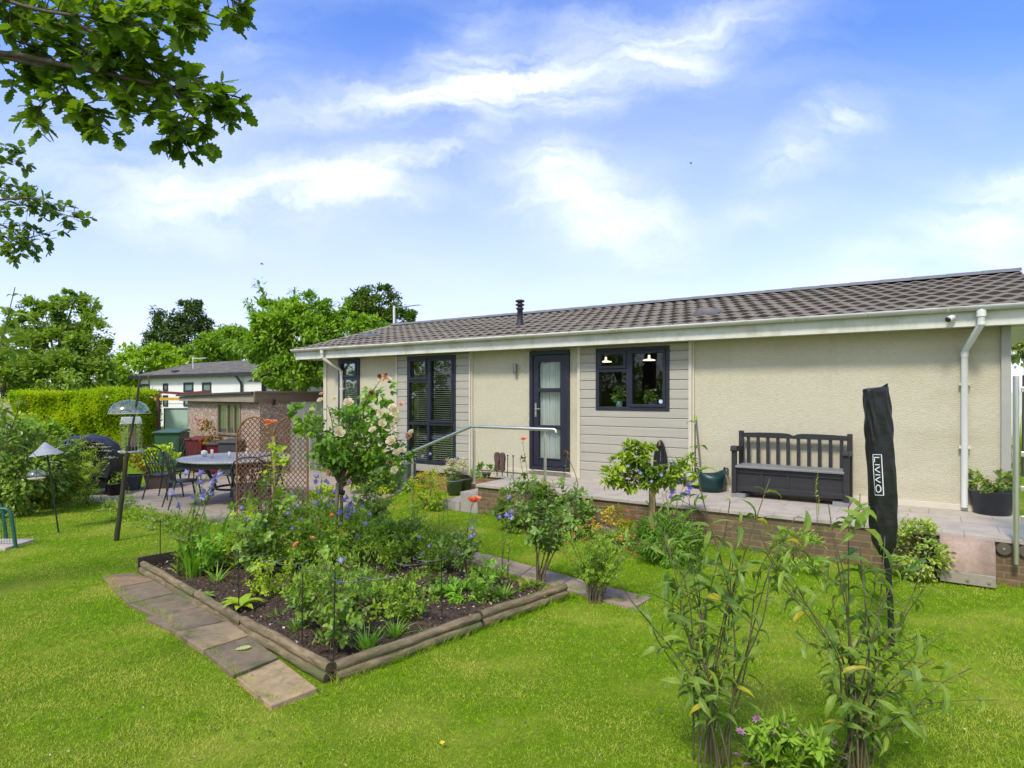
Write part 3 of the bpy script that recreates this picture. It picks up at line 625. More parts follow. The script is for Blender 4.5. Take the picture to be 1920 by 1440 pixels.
# eaves
OV = .35
so_ = MB(); so_.box(RL, RR, -OV + .02, -.002, SOF - .018, SOF + .002); so_.box(RL, UL - .001, 0, 5.5, SOF - .018, SOF + .002); so_.box(UR + .001, RR, .11, 5.5, SOF - .018, SOF + .002)
so_.build('soffit', M_upvc, house)
MB().box(RL + .02, RR, -OV - .0, -OV + .018, SOF - .03, SOF + .165).build('fascia', M_upvc, house)
gt = MB(); prof = [(.055 * math.cos(a), .055 * math.sin(a)) for a in np.linspace(math.pi, 2 * math.pi, 11)]
GY, GZ = -OV - .062, SOF + .195
n = len(prof); v = []
for u in (RL - .02, RR + .02): v += [(u, GY + y, GZ + z) for y, z in prof] + [(u, GY + y * .93, GZ + z * .93) for y, z in prof[::-1]]
k = 2 * n; gt.add(v, [(i, (i + 1) % k, k + (i + 1) % k, k + i) for i in range(k)] + [tuple(range(k)), tuple(range(k, 2 * k))[::-1]], 0, True)
gutter = gt.build('gutter', M_upvc, house)
u = RL + .5
while u < RR:
    bk = MB(); p2 = [(.0595 * math.cos(a), .0595 * math.sin(a)) for a in np.linspace(math.pi, 2 * math.pi, 9)]
    v = [(uu, GY + y, GZ + z) for uu in (-.012, .012) for y, z in p2]
    bk.add(v, [(i, i + 1, 9 + i + 1, 9 + i) for i in range(8)], 0, True); bk.build('gutter_bracket', M_upvc, gutter, loc=(u, 0, 0)); u += .83
def downpipe(px, kick, zb, r=.034, gy=-.06):
    u0 = U(px, GY); m = MB(); ub = u0 + kick
    pts = [(u0, GY, GZ - .04), (u0, GY, GZ - .20), (u0 + kick * .1, GY + .02, GZ - .24), (ub - kick * .1, gy - .03, GZ - .46), (ub, gy, GZ - .51), (ub, gy, zb + .04), (ub, gy, zb)]
    m.tube(pts, r, 14); m.tube([(u0, GY, GZ - .055), (u0, GY, GZ - .125)], r * 1.3, 14); m.tube([(u0, GY, GZ - .185), (u0, GY, GZ - .22)], r * 1.16, 14); m.tube([(ub, gy, GZ - .50), (ub, gy, GZ - .56)], r * 1.16, 14)
    d = m.build('downpipe', M_upvc if px < 1000 else M_white, house)
    for z in (GZ - .9, zb + .7):
        if z > zb: MB().box(ub - .055, ub + .055, gy - .01, -.003, z, z + .03).build('pipe_clip', M_upvc, d)
downpipe(604, .20, .12, gy=-.055); downpipe(1840, -.14, DK + .05, r=.036)
# ---- roof
def tiles(u0, u1, yl0, z0, yl1, z1, rows=10, tw=.215):
    mb = MB(); L = math.hypot(yl1 - yl0, z1 - z0); dy, dz = (yl1 - yl0) / L, (z1 - z0) / L; ny, nz = -dz, dy
    if dy < 0: ny, nz = -ny, -nz
    if nz < 0: ny, nz = -ny, -nz
    rl = L / rows; nu = int((u1 - u0) / tw * 10); us = np.linspace(u0, u1, nu + 1)
    for r in range(rows):
        ph = math.pi * (r % 2)
        w = np.cos(us / tw * 2 * math.pi + ph); w = np.where(w > 0, w, w * .75)
        jj = np.floor(us / tw + r * .5); jit = np.sin(jj * 12.9 + r * 78.2) * .0035 + .004 * np.sin(us * 1.7 + r)
        hgt = .012 * w + jit
        V = []
        for s, hh in ((r * rl, -.025 + 0 * hgt), (r * rl, hgt + .009), (r * rl + rl * .3, hgt * 1.0 + .007), (r * rl + rl * 1.03, hgt * .9 - .012)):
            V.append(np.stack([us, yl0 + dy * s + ny * hh, z0 + dz * s + nz * hh], 1))
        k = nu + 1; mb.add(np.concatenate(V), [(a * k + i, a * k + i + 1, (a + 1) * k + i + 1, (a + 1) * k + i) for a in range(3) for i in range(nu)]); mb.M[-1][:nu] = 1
    return mb
def tile_mat():
    m, t, out = base_mat('concrete_roof_tile'); co = nd(t, 'ShaderNodeTexCoord').outputs['Object']; s = nd(t, 'ShaderNodeSeparateXYZ', {0: co})
    v = nd(t, 'ShaderNodeCombineXYZ', {0: s.outputs[0], 1: mth(t, 'MULTIPLY', s.outputs[1], 1.0)}).outputs[0]
    b = nd(t, 'ShaderNodeTexBrick', {'Vector': v, 'Color1': (.175, .142, .10), 'Color2': (.15, .125, .09), 'Mortar': (.12, .1, .09), 'Scale': 1.0, 'Mortar Size': .0, 'Brick Width': .215, 'Row Height': .311})
    n = nd(t, 'ShaderNodeTexNoise', {'Vector': co, 'Scale': 9.0, 'Detail': 6.0, 'Roughness': .7}).outputs['Fac']; n2 = nd(t, 'ShaderNodeTexNoise', {'Vector': co, 'Scale': 1.3, 'Detail': 5.0}).outputs['Fac']
    c = mixc(t, maprange(t, n, .4, .7, 0, .6), b.outputs['Color'], (.25, .21, .145)); c = mixc(t, maprange(t, n2, .55, .75, 0, .5), c, (.12, .11, .06))
    n4 = nd(t, 'ShaderNodeTexNoise', {'Vector': co, 'Scale': 30.0, 'Detail': 4.0}).outputs['Fac']; c = mixc(t, mth(t, 'MULTIPLY', maprange(t, n4, .58, .66), maprange(t, n2, .42, .6)), c, (.33, .33, .22)); n3 = nd(t, 'ShaderNodeTexNoise', {'Vector': co, 'Scale': 160.0, 'Detail': 3.0}).outputs['Fac']
    bn = nd(t, 'ShaderNodeBump', {'Height': n3, 'Strength': .5, 'Distance': .004})
    p = nd(t, 'ShaderNodeBsdfPrincipled', {'Base Color': c, 'Roughness': .8, 'Normal': bn.outputs[0]}); t.links.new(p.outputs[0], out.inputs[0]); return m
M_tile = tile_mat()
EZ, RZ, RY = SOF + .175, DK + 3.24, 2.76
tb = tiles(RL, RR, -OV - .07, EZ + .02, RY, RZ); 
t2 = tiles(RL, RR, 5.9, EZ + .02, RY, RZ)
M_butt_shade = pm('tile_edge_shade', (.05, .04, .03), (.075, .06, .045), scale=20, rough=.95); roof = tb.build('roof', [M_tile, M_butt_shade], house); t2.build('rear_roof', [M_tile, M_butt_shade], house)  # darker butt faces carry the shadow line below each tile row in their colour
rc = MB()
u = RL
while u < RR - .01:
    un = min(u + .45, RR); v = []; 
    for uu, q in ((u, 1.06), (un - .003, 1.0)):
        for a in np.linspace(.25, math.pi - .25, 9): v.append((uu, RY + .13 * math.cos(a) * q, RZ - .03 + .085 * math.sin(a) * q))
    rc.add(v, [(i, i + 1, 9 + i + 1, 9 + i) for i in range(8)] + [tuple(range(9))[::-1], tuple(range(9, 18))]); u = un
rc.build('ridge_capping', pm('ridge_tile', (.13, .13, .135), (.17, .17, .17), scale=8, rough=.7), roof)
for u in (RL, RR - .03):
    for (ya, yb) in ((-OV - .02, RY), (5.85, RY)):
        MB().add([(u, ya, EZ - .14), (u, yb, RZ - .14), (u, yb, RZ + .03), (u, ya, EZ + .03), (u + .03, ya, EZ - .14), (u + .03, yb, RZ - .14), (u + .03, yb, RZ + .03), (u + .03, ya, EZ + .03)],
               [(0, 1, 2, 3), (7, 6, 5, 4), (0, 4, 5, 1), (3, 2, 6, 7), (0, 3, 7, 4), (1, 5, 6, 2)]).build('bargeboard', M_upvc, house)
# roof vents, flue, aerial
def roofpt(px, py):    # where the ray meets the front roof slope
    best = None
    for i in range(400):
        yl = -OV + (RY + OV) * i / 400; u = U(px, yl); Y = LW(u, yl).y; z = H - (py - HY) / F * Y; zr = EZ + (RZ - EZ) * (yl + OV) / (RY + OV)
        if best is None or abs(z - zr) < best[0]: best = (abs(z - zr), u, yl, zr)
    return Vector(best[1:])
for px, py, w in ((690, 635, .16), (1326, 592, .19)):
    p = roofpt(px, py); m = MB(); sl_ = math.atan2(RZ - EZ, RY + OV)
    n = 8; v = []
    for i in range(7):
        a = i / 6; y = -.14 + .36 * a; hh = .10 * (1 - a) ** .6 + .01
        for j in range(n + 1):
            x = -1 + 2 * j / n; v.append((x * w, y, hh * max(0, 1 - abs(x) ** 3.0) + .012))
    f = [(i * (n + 1) + j, i * (n + 1) + j + 1, (i + 1) * (n + 1) + j + 1, (i + 1) * (n + 1) + j) for i in range(6) for j in range(n)]
    k = len(v); v += [(x * w, -.13, -.03) for x in np.linspace(-1, 1, n + 1)]; f += [(k + j, k + j + 1, j + 1, j) for j in range(n)]
    m.add(v, f, 0, True); m.xf(Matrix.Rotation(sl_, 4, 'X')).build('roof_vent', pm('vent_tile', (.11, .10, .11), (.15, .14, .14), scale=9), roof, loc=p + Vector((0, 0, .03)))
p = roofpt(975, 612); hf = (612 - 562) * (LW(p.x, p.y).y) / F
fl_ = MB(); fl_.lathe([(.10, -.05), (.085, .03), (.062, .10), (.055, .16), (.055, hf * .62), (.075, hf * .64), (.078, hf * .69), (.05, hf * .71), (.05, hf * .76), (.085, hf * .78), (.088, hf * .83), (.05, hf * .85), (.05, hf * .90), (.09, hf * .92), (.085, hf * .98), (.05, hf), (.0, hf)], 20)
fl_.build('flue', pm('flue_black', (.025, .025, .028), rough=.5), house, loc=p)
ae = thing('television_aerial', 'pale mast with a thin comb aerial at the left end of the ridge', 'aerial', LW(U(739, RY), RY, RZ - .05), HT)
Ya = ae.location.y; hm = (610 - 573) * Ya / F
MB().tube([(0, 0, 0), (0, 0, hm + .05)], .032, 10).build('mast', M_white, ae)
y_ = MB(); y_.tube([(.04, 0, hm), (.95, 0, hm)], .006, 6)
for i in range(8): y_.tube([(.25 + i * .095, -.10, hm), (.25 + i * .095, .10, hm)], .006, 5)
y_.build('aerial_boom', pm('aerial_metal', (.5, .5, .5), rough=.4, metal=.6), ae)
# ---- windows
def window(R, lay, name='window', fr=.058, pr=.018, blind=None, parent=house, mat=None):
    """lay: list of (u0,u1,z0,z1,sash) in 0..1 of the opening"""
    mat = mat or M_navy; u0, u1, z0, z1 = R; root = MB(); wu, wz = u1 - u0, z1 - z0
    root.box(u0, u1, -.048, .05, z1 - fr, z1); root.box(u0, u1, -.048, .05, z0, z0 + fr); root.box(u0, u0 + fr, -.048, .05, z0 + fr, z1 - fr); root.box(u1 - fr, u1, -.048, .05, z0 + fr, z1 - fr)
    a0, a1, b0, b1 = u0 + fr, u1 - fr, z0 + fr, z1 - fr; cells = [(a0 + (a1 - a0) * l[0], a0 + (a1 - a0) * l[1], b0 + (b1 - b0) * l[2], b0 + (b1 - b0) * l[3], l[4]) for l in lay]
    us = sorted({c[0] for c in cells if c[0] > a0 + .01})
    for c in cells:
        if c[0] > a0 + .01: root.box(c[0] - .028, c[0] + .028, -.046, .048, c[2], c[3])
        if c[2] > b0 + .01: root.box(c[0] + (.028 if c[0] > a0 + .01 else 0), c[1] - (.028 if c[1] < a1 - .01 else 0), -.044, .046, c[2] - .026, c[2] + .026)
    w = root.build(name, mat, parent, bev=.006)
    for (c0, c1_, d0, d1, sash) in cells:
        c0 += .03 if c0 > a0 + .01 else 0; c1_ -= .03 if c1_ < a1 - .01 else 0; d0 += .028 if d0 > b0 + .01 else 0; d1 -= .028 if d1 < b1 - .01 else 0
        i = 0
        if sash:
            i = .045; s = MB(); s.box(c0, c1_, -.062, .0, d1 - i, d1); s.box(c0, c1_, -.062, .0, d0, d0 + i); s.box(c0, c0 + i, -.062, .0, d0 + i, d1 - i); s.box(c1_ - i, c1_, -.062, .0, d0 + i, d1 - i)
            s.build('sash', mat, w, bev=.006)
        MB().box(c0 + i - .004, c1_ - i + .004, -.012, -.006, d0 + i - .004, d1 - i + .004).build('pane', M_glass, w)
    return w
w1 = window(W1, [(0, 1, 0, .70, False), (0, 1, .70, 1, True)]); 
w2 = window(W2, [(0, .44, 0, .36, False), (0, .44, .36, .78, False), (0, .44, .78, 1, True), (.44, 1, 0, .36, False), (.44, 1, .36, 1, True)])
w3 = window(W3, [(0, .45, 0, .66, False), (0, .45, .66, 1, True), (.45, 1, 0, 1, True)])
def blind(w, u0, u1, z0, z1, y, tilt=28):
    m = MB(); z = z0 + .02
    while z < z1: 
        c, s = .019 * math.cos(rad(tilt)), .019 * math.sin(rad(tilt))
        m.add([(u0, y - c, z - s), (u1, y - c, z - s), (u1, y + c, z + s), (u0, y + c, z + s)], [(0, 1, 2, 3)]); z += .042
    for uu in (u0 + .12, (u0 + u1) / 2, u1 - .12): m.box(uu - .002, uu + .002, y - .02, y - .018, z0, z1)
    m.box(u0, u1, y - .02, y + .02, z1 - .01, z1 + .03); m.build('venetian_blind', M_blind, w)
blind(w1, W1[0] + .07, W1[1] - .07, W1[2] + .06, W1[3] - .07, .09, 35); blind(w2, W2[0] + .07, W2[1] - .07, W2[2] + .06, W2[3] - .07, .09, 12)
def sticker(w, px, py, r=.035):
    uu, zz = UZ(px, py, -.012); m = MB(); a = np.linspace(0, 2 * math.pi, 17)[:-1]
    m.add([(uu + r * math.cos(t), -.0135, zz + r * math.sin(t)) for t in a], [tuple(range(16))]); o = m.build('sticker', pm('sticker_blue', (.55, .72, .80), (.4, .6, .75), scale=20), w); o['label'] = 'round pale blue sticker on the glass'
sticker(w2, 847, 795); sticker(w3, 1239, 753, .032)
# ---- door
u0, u1, z0, z1 = DR; dm = MB(); f = .07
dm.box(u0, u1, -.05, .06, z1 - f, z1); dm.box(u0, u0 + f, -.05, .06, z0, z1 - f); dm.box(u1 - f, u1, -.05, .06, z0, z1 - f); dm.box(u0 + f, u1 - f, -.07, .06, z0, z0 + .06)
fr_ = dm.build('door_frame', M_navy, house, bev=.006)
a0, a1, b0, b1 = u0 + f + .004, u1 - f - .004, z0 + .064, z1 - f - .004; st = .105; lf = MB()
lf.box(a0, a0 + st, -.03, .03, b0, b1); lf.box(a1 - st, a1, -.03, .03, b0, b1)
zs = [b0, b0 + .13, b0 + .64, b0 + .71, b0 + 1.28, b0 + 1.35, b1 - .12, b1]
for k in (0, 2, 4, 6): lf.box(a0 + st, a1 - st, -.03 - (.008 if k in (2, 4) else 0), .03, zs[k], zs[k + 1])
lf.box(a0 + st - .02, a1 - st + .02, -.05, -.031, b0 + .125, b0 + .145)
door = lf.build('door', M_navy, house, bev=.006)
for k in (1, 3, 5): MB().box(a0 + st - .003, a1 - st + .003, -.004, .002, zs[k] - .003, zs[k + 1] + .003).build('pane', M_glass, door)
cu = MB(); v = []; nn = 140
for zz in (b0 + .06, b1 - .05):
    for i in range(nn + 1):
        t = i / nn; v.append((a0 + st * .6 + (a1 - a0 - st * 1.2) * t, .075 + .022 * math.sin(t * 52 + 1.3 * math.sin(t * 9)) + .010 * math.sin(t * 131), zz))
cu.add(v, [(i, i + 1, nn + 2 + i, nn + 1 + i) for i in range(nn)], 0, True); cu.build('net_curtain', M_lace, door)
hd = MB(); hz = b0 + .97; hu = a0 + .055
hd.box(hu - .016, hu + .016, -.042, -.03, hz - .12, hz + .12); hd.tube([(hu, -.04, hz + .02), (hu, -.075, hz + .02), (hu + .03, -.08, hz + .02), (hu + .12, -.078, hz + .018)], .009, 8); hd.tube([(hu, -.03, hz - .07), (hu, -.052, hz - .07)], .013, 8)
hd.build('door_handle', M_steel, door)
MB().box(u0 - .03, u1 + .03, -.10, -.051, DK + .075, z0 - .003).build('door_sill', M_trim, house, bev=.004)
# wall light, camera
uu, zz = UZ(964, 691, -.09); wl = thing('wall_light', 'small brushed steel cylinder light on the cream wall left of the door', 'wall light', LW(uu, -.065, zz), HT)
MB().lathe([(0, -.085), (.034, -.085), (.036, -.08), (.036, .08), (.034, .085), (0, .085)], 18).build('lamp_body', pm('dull_steel', (.30, .28, .26), (.22, .21, .2), scale=20, rough=.4, metal=.8), wl); MB().box(-.02, .02, .02, .064, -.05, .05).build('wall_bracket', M_steel, wl)
uu, zz = UZ(1778, 599, -OV - .10); cm = thing('security_camera', 'small white security camera with black lens under the gutter', 'camera', LW(uu, -OV - .1, zz), HT)
Mx = Matrix.Rotation(rad(-35), 4, 'Z') @ Matrix.Rotation(rad(22), 4, 'X')
MB().lathe([(0, 0), (.028, 0), (.033, .01), (.033, .085), (.02, .1), (0, .1)], 18).xf(Mx @ Matrix.Rotation(rad(-90), 4, 'X')).build('camera_body', M_white, cm)
MB().lathe([(0, -.001), (.030, -.001), (.030, -.012), (.0, -.016)], 18).xf(Mx @ Matrix.Rotation(rad(-90), 4, 'X')).build('lens', M_black, cm)
MB().tube([(.05, .05, .01), (.07, .095, .02)], .012, 8).build('mount', M_white, cm)
# indoor things seen through the kitchen glass
M_lampglow = emis('lamp_glow', (1, .84, .58), 1.3)
for px, py, yl, lab in ((1136, 679, .9, 'white pendant lamp seen through the small upper left kitchen pane'), (1217, 676, .7, 'white pendant lamp seen through the right kitchen pane')):
    uu, zz = UZ(px, py, yl); l = thing('pendant_lamp', lab, 'lamp', LW(uu, yl, zz), HT, 'pendant lamps in the kitchen')
    MB().lathe([(.018, .09), (.02, .03), (.10, .012), (.105, 0), (.098, 0)], 18).build('lamp_shade', M_lampglow, l); MB().tube([(0, 0, .09), (0, 0, SOF - .1 - zz)], .004, 6).build('cord', M_white, l)
def house_plant(px, py, h, potm, lab, fl=None, seed=1):
    uu, zz = UZ(px, W3[2], .22); zz = W3[2] + .05; p = LW(U(px, .22), .22, zz)
    t = thing('house_plant', lab, 'potted plant', p, HT); MB().lathe([(0, 0), (.045, 0), (.06, .10), (.055, .10), (.05, .09), (0, .09)], 18).build('pot', potm, t)
    ml = MB(); r = np.random.default_rng(seed); blob_leaves(ml, r, 130, (0, 0, .10 + h / 2), (.12, .1, h / 2), .07, .5, T_LEAF, 8); ml.build('foliage', L_rosed, t)
    for i in range(4 if fl else 0): inst('flower', FL[fl], t, (r.uniform(-.1, .1), r.uniform(-.08, .05), .1 + h * r.uniform(.7, 1.05)), (.6, 0, i), .025)
house_plant(1161, 0, .22, pm('teal_pot', (.22, .42, .36)), 'dark leafy plant in a pale teal pot on the kitchen sill', 'mauve', 4)
house_plant(1222, 0, .20, pm('grey_pot', (.2, .2, .2)), 'pink flowered pot plant on the sill behind the right kitchen pane', 'pink', 7)
MB().box(W3[0], W3[1], .125, .32, W3[2] + .0, W3[2] + .045).build('window_sill', M_trim, house)
# ================================================================== DECK
DV = -1.55; DUL = -4.02; DUR = 6.5
deck = thing('terrace', 'raised brick-sided terrace with grey paving running along the house front', 'terrace', HO, HT)
MB().box(DUL, DUR, DV + .03, DV + .14, 0, DK - .045).build('brick_wall', M_brick, deck); MB().box(DUL, DUL + .11, DV + .142, -.03, 0, DK - .045).build('brick_wall', M_brick, deck)
M_deck = slabm('terrace_slabs', (.6, .45), (.46, .39, .31), (.41, .35, .28), (.28, .24, .19))
MB().box(DUL - .02, DUR, DV, -.004, DK - .043, DK).build('paving', M_deck, deck, bev=.004)
MB().box(DUL + .12, DUR, DV + .15, .02, -.01, DK - .05).build('core', M_brick, deck)
for i in range(2): 
    MB().box(DUL - .36 * (2 - i) - .01, DUL - .36 * (1 - i) - .022, DV + .05, -.05, 0, .157 * (i + 1)).build('step', M_pav, deck, bev=.004)
# sloping cover at right
a, b = U(1762, DV - .1), U(1866, DV - .1); cv = thing('bulkhead_cover', 'curved pinkish concrete cover sloping from the terrace edge to the lawn', 'cover', LW(a, DV, 0), HT); wd = b - a
m = MB(); pr = [(-.002, DK - .035), (-.05, DK - .04), (-.10, DK - .075), (-.15, DK - .15), (-.175, DK - .24), (-.185, .135)]
v = [(x, y, z) for x in (0, wd) for y, z in pr] + [(0, -.002, .135), (wd, -.002, .135)]; k = len(pr)
m.add(v, [(i, i + 1, k + i + 1, k + i) for i in range(k - 1)] + [tuple(range(k)) + (2 * k,), tuple(range(k, 2 * k))[::-1] + (2 * k + 1,)], 0, True)
m.build('panel', pm('pink_concrete', (.42, .31, .24), (.34, .24, .18), scale=25, rough=.95, bump=.4, bscale=120, c3=(.3, .2, .15), s3=5), cv)
m = MB(); m.box(-.0, wd, -.20, -.004, .02, .133); m.build('ledge', pm('ledge_stone', (.33, .29, .22), (.27, .23, .17), scale=20, rough=.9), cv, bev=.008)
for x in (wd * .5, wd * .88): MB().tube([(x, -.2, .07), (x, -.215, .07)], .013, 10).build('bolt', M_steel, cv)
MB().box(-.16, -.003, -.16, -.004, .0, DK - .05).build('side_panel', M_black, cv, bev=.02)
# glass balustrade at right
pu = U(1905, DV - .06); gb_ = thing('glass_balustrade', 'stainless post with clear glass screen at the right end of the terrace', 'balustrade', LW(pu, DV - .06, 0), HT)
Yp = gb_.location.y; zt = H + (HY - 705) / F * Yp; zb = H - (1058 - HY) / F * Yp
MB().tube([(0, 0, zb), (0, 0, zt)], .025, 18).build('post', M_steel, gb_)
for x in (-.085, .085):
    MB().tube([(x, .085, .37), (x, .055, .37)], .06, 24).build('base_disc', pm('disc', (.16, .13, .10), rough=.5, metal=.5), gb_); MB().tube([(x, .054, .37), (x, .045, .37)], .012, 10).build('bolt', M_steel, gb_)
for z in (zt - .13, .97, 1.3, DK + .22):
    MB().box(.035, .085, -.012, .012, z - .025, z + .025).build('glass_clamp', M_steel, gb_, bev=.004)
MB().box(.06, 1.15, -.005, .005, DK + .07, zt - .06).build('glass_panel', glassm('balustrade_glass', (.80, .92, .90), .05), gb_)
MB().tube([(1.2, 0, zb), (1.2, 0, zt)], .034, 18).build('post', M_steel, gb_)
# handrail
hr = thing('handrail', 'stainless steel handrail on three posts beside the terrace steps', 'handrail', HO, HT)
def dpt(px, py, yl=DV + .04): uu, zz = UZ(px, py, yl); return Vector((uu, yl, zz))
ra = dpt(1042, 806); rb = dpt(884, 799); rcc = dpt(765, 850)
ra.z = rb.z = (ra.z + rb.z) / 2
MB().tube([ra + Vector((.005, 0, -.045)), ra + Vector((0, 0, -.012)), ra + Vector((-.03, 0, 0)), rb + Vector((.05, 0, 0)), rb, rb + (rcc - rb) * .03, rcc], .024, 12).build('rail', M_steel, hr)
for px, top, zb in ((1022, ra.z, DK), (889, rb.z, DK), (773, rcc.z + .02, .0)):
    uu = U(px, DV + .04); MB().tube([(uu, DV + .04, zb), (uu, DV + .04, top - .075)], .021, 12).build('post', M_steel, hr)
    q = MB(); q.tube([(uu, DV + .04, top - .076), (uu, DV + .04, top - .02)], .008, 8); q.tube([(uu, DV + .04, zb + .001), (uu, DV + .04, zb + .008)], .045, 16); q.build('fixing', M_steel, hr)
# ================================================================== PEBBLEDASH SHED
def pebble():
    m, t, out = base_mat('pebbledash'); co = nd(t, 'ShaderNodeTexCoord').outputs['Object']
    v = nd(t, 'ShaderNodeTexVoronoi', {'Vector': co, 'Scale': 38.0}); r = nd(t, 'ShaderNodeSeparateColor', {0: v.outputs['Color']}).outputs[0]
    c = ramp(t, r, [(0, (.22, .14, .10)), (.3, (.42, .29, .21)), (.6, (.58, .46, .35)), (.85, (.75, .67, .55))], 'CONSTANT')
    c = mixc(t, maprange(t, v.outputs['Distance'], .2, .7), c, (.30, .22, .16))
    bn = nd(t, 'ShaderNodeBump', {'Height': mth(t, 'MULTIPLY', v.outputs['Distance'], -1.0), 'Strength': .8, 'Distance': .012})
    p = nd(t, 'ShaderNodeBsdfPrincipled', {'Base Color': c, 'Roughness': .9, 'Normal': bn.outputs[0]}); t.links.new(p.outputs[0], out.inputs[0]); return m
M_peb = pebble(); M_fasc = pm('weathered_board', (.33, .28, .20), (.25, .21, .15), scale=6, rough=.9, stretch=(.3, 3, 3)); M_fascb = pm('brown_board', (.22, .155, .105), (.17, .12, .08), scale=7, rough=.8, stretch=(.5, .5, 3))
GO = Vector(((487 - CX) / F * 14.0, 14.0, 0))
def Ug(px): return U(px, 0, GO)
def Vg(px):   # position along +EV from the corner for a column
    k = (px - CX) / F; return (k * GO.y - GO.x) / (EV.x - k * EV.y)
sh = thing('shed', 'flat-roofed pebbledash shed with curtained window and pale ribbed door', 'shed', GO, HT)
ul, vr = Ug(352), 2.9; zr, zl = 1.93, 1.86
m = MB(); wu0, wu1 = Ug(408), Ug(452); wz1, wz0 = H - .20 , H - .92
wall_holes(m, ul, 0, 0, 1.70, [(wu0, wu1, wz0 - .05, 1.66)], 0, .08); m.build('side_wall', M_peb, sh)
MB().box(-.08, 0, .081, Vg(545), 0, 1.72).build('front_wall', M_peb, sh); MB().box(ul, ul + .08, .081, vr, 0, 1.72).build('rear_wall', M_peb, sh); MB().box(ul, 0, vr, vr + .08, 0, 1.72).build('far_wall', M_peb, sh)
m = MB(); m.add([(ul - .15, -.14, zl - .16), (-.02, -.14, zr - .24), (-.02, -.14, zr - .05), (ul - .15, -.14, zl - .05), (ul - .15, -.10, zl - .16), (-.02, -.10, zr - .24), (-.02, -.10, zr - .05), (ul - .15, -.10, zl - .05)], [(0, 1, 2, 3), (7, 6, 5, 4), (0, 4, 5, 1), (3, 2, 6, 7), (0, 3, 7, 4), (1, 5, 6, 2)])
m.build('side_fascia', M_fasc, sh)
MB().box(.0, .05, -.16, vr, zr - .24, zr + .0).build('front_fascia', M_fascb, sh); MB().box(.051, .075, -.16, vr, zr - .03, zr + .01).build('edge_trim', M_fascb, sh)
m = MB(); m.add([(ul - .2, -.2, zl - .045), (-.005, -.2, zr - .045), (-.005, vr + .1, zr - .045), (ul - .2, vr + .1, zl - .045), (ul - .2, -.2, zl + .0), (-.005, -.2, zr + .0), (-.005, vr + .1, zr + .0), (ul - .2, vr + .1, zl + .0)], [(3, 2, 1, 0), (4, 5, 6, 7), (0, 1, 5, 4), (2, 3, 7, 6), (1, 2, 6, 5), (3, 0, 4, 7)])
m.build('roof', pm('felt_roof', (.055, .045, .045), (.09, .075, .07), scale=14, rough=.95), sh)
d0 = Vg(545) + .002; m = MB(); x = d0
while x < vr - .1: m.box(-.05, -.02 if int(round((x - d0) / .09)) % 2 else -.008, x, x + .088, .0, 1.70); x += .09
m.build('door', pm('cream_door', (.80, .77, .68), (.76, .73, .64), scale=2, rough=.6), sh)
w = MB(); w.box(wu0, wu1, -.02, .06, 1.60, 1.66); w.box(wu0, wu1, -.04, .06, wz0 - .05, wz0); w.box(wu0, wu0 + .05, -.02, .06, wz0, 1.6); w.box(wu1 - .05, wu1, -.02, .06, wz0, 1.6); wc = (wu0 + wu1) / 2; w.box(wc - .09, wc - .04, -.02, .06, wz0, 1.6); w.box(wc + .2, wc + .24, -.02, .06, wz0, 1.6)
w = w.build('window', pm('old_frame', (.26, .21, .13), (.20, .16, .10), scale=8, rough=.8), sh); MB().box(wu0 + .05, wu1 - .05, .01, .015, wz0, 1.6).build('pane', M_glass, w)
m = MB(); v = []
for zz in (wz0, 1.6): v += [(wu0 + .05 + (wu1 - wu0 - .1) * i / 60, .05 + .02 * math.sin(i * .9), zz) for i in range(61)]
m.add(v, [(i, i + 1, 62 + i, 61 + i) for i in range(60)], 0, True).build('curtain', pm('old_curtain', (.36, .34, .28), (.24, .22, .17), scale=9, rough=.9, stretch=(3, 1, .2)), w)
MB().tube([(.08, .3, 1.62), (.12, .3, 1.75)], .03, 8).build('lamp', M_black, sh)
# ================================================================== NEIGHBOUR HOUSES
NO = Vector(((480 - CX) / F * 22, 22.0, 0)); nl = U(262, 0, NO)
nb = thing('bungalow', 'white neighbouring bungalow with grey tiled roof and dark trim beyond the hedge', 'house', NO, HT)
M_nwall = pm('white_render', (.80, .78, .72), (.74, .72, .67), scale=3, rough=.8); M_ngrey = pm('slate_tile', (.11, .10, .085), (.17, .155, .13), scale=5, rough=.8, c3=(.22, .19, .15), s3=2)
hs_ = []
for (a, b_, c_, d_) in ((264, 281, 720, 820), (306.5, 315.5, 719, 733), (306.5, 315.5, 741, 762), (345, 363, 717, 735), (345, 363, 745, 762), (380, 396.5, 717, 735)):
    uu0 = U(a, 0, NO); uu1 = U(b_, 0, NO); Yc = (NO + EU * (uu0 + uu1) / 2).y; hs_.append((uu0, uu1, H - (d_ - HY) / F * Yc, H - (c_ - HY) / F * Yc))
m = MB(); wall_holes(m, nl, 6, .5, 2.56, hs_, 0, .1); m.build('wall', M_nwall, nb)
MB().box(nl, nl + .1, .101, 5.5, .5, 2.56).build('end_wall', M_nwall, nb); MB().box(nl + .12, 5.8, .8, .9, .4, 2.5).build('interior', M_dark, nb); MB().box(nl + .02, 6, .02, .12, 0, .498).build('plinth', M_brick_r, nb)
M_nfr = pm('dark_trim', (.035, .03, .035), rough=.5); M_ng = pm('far_glass', (.10, .16, .16), (.2, .3, .28), scale=1.2, rough=.1)
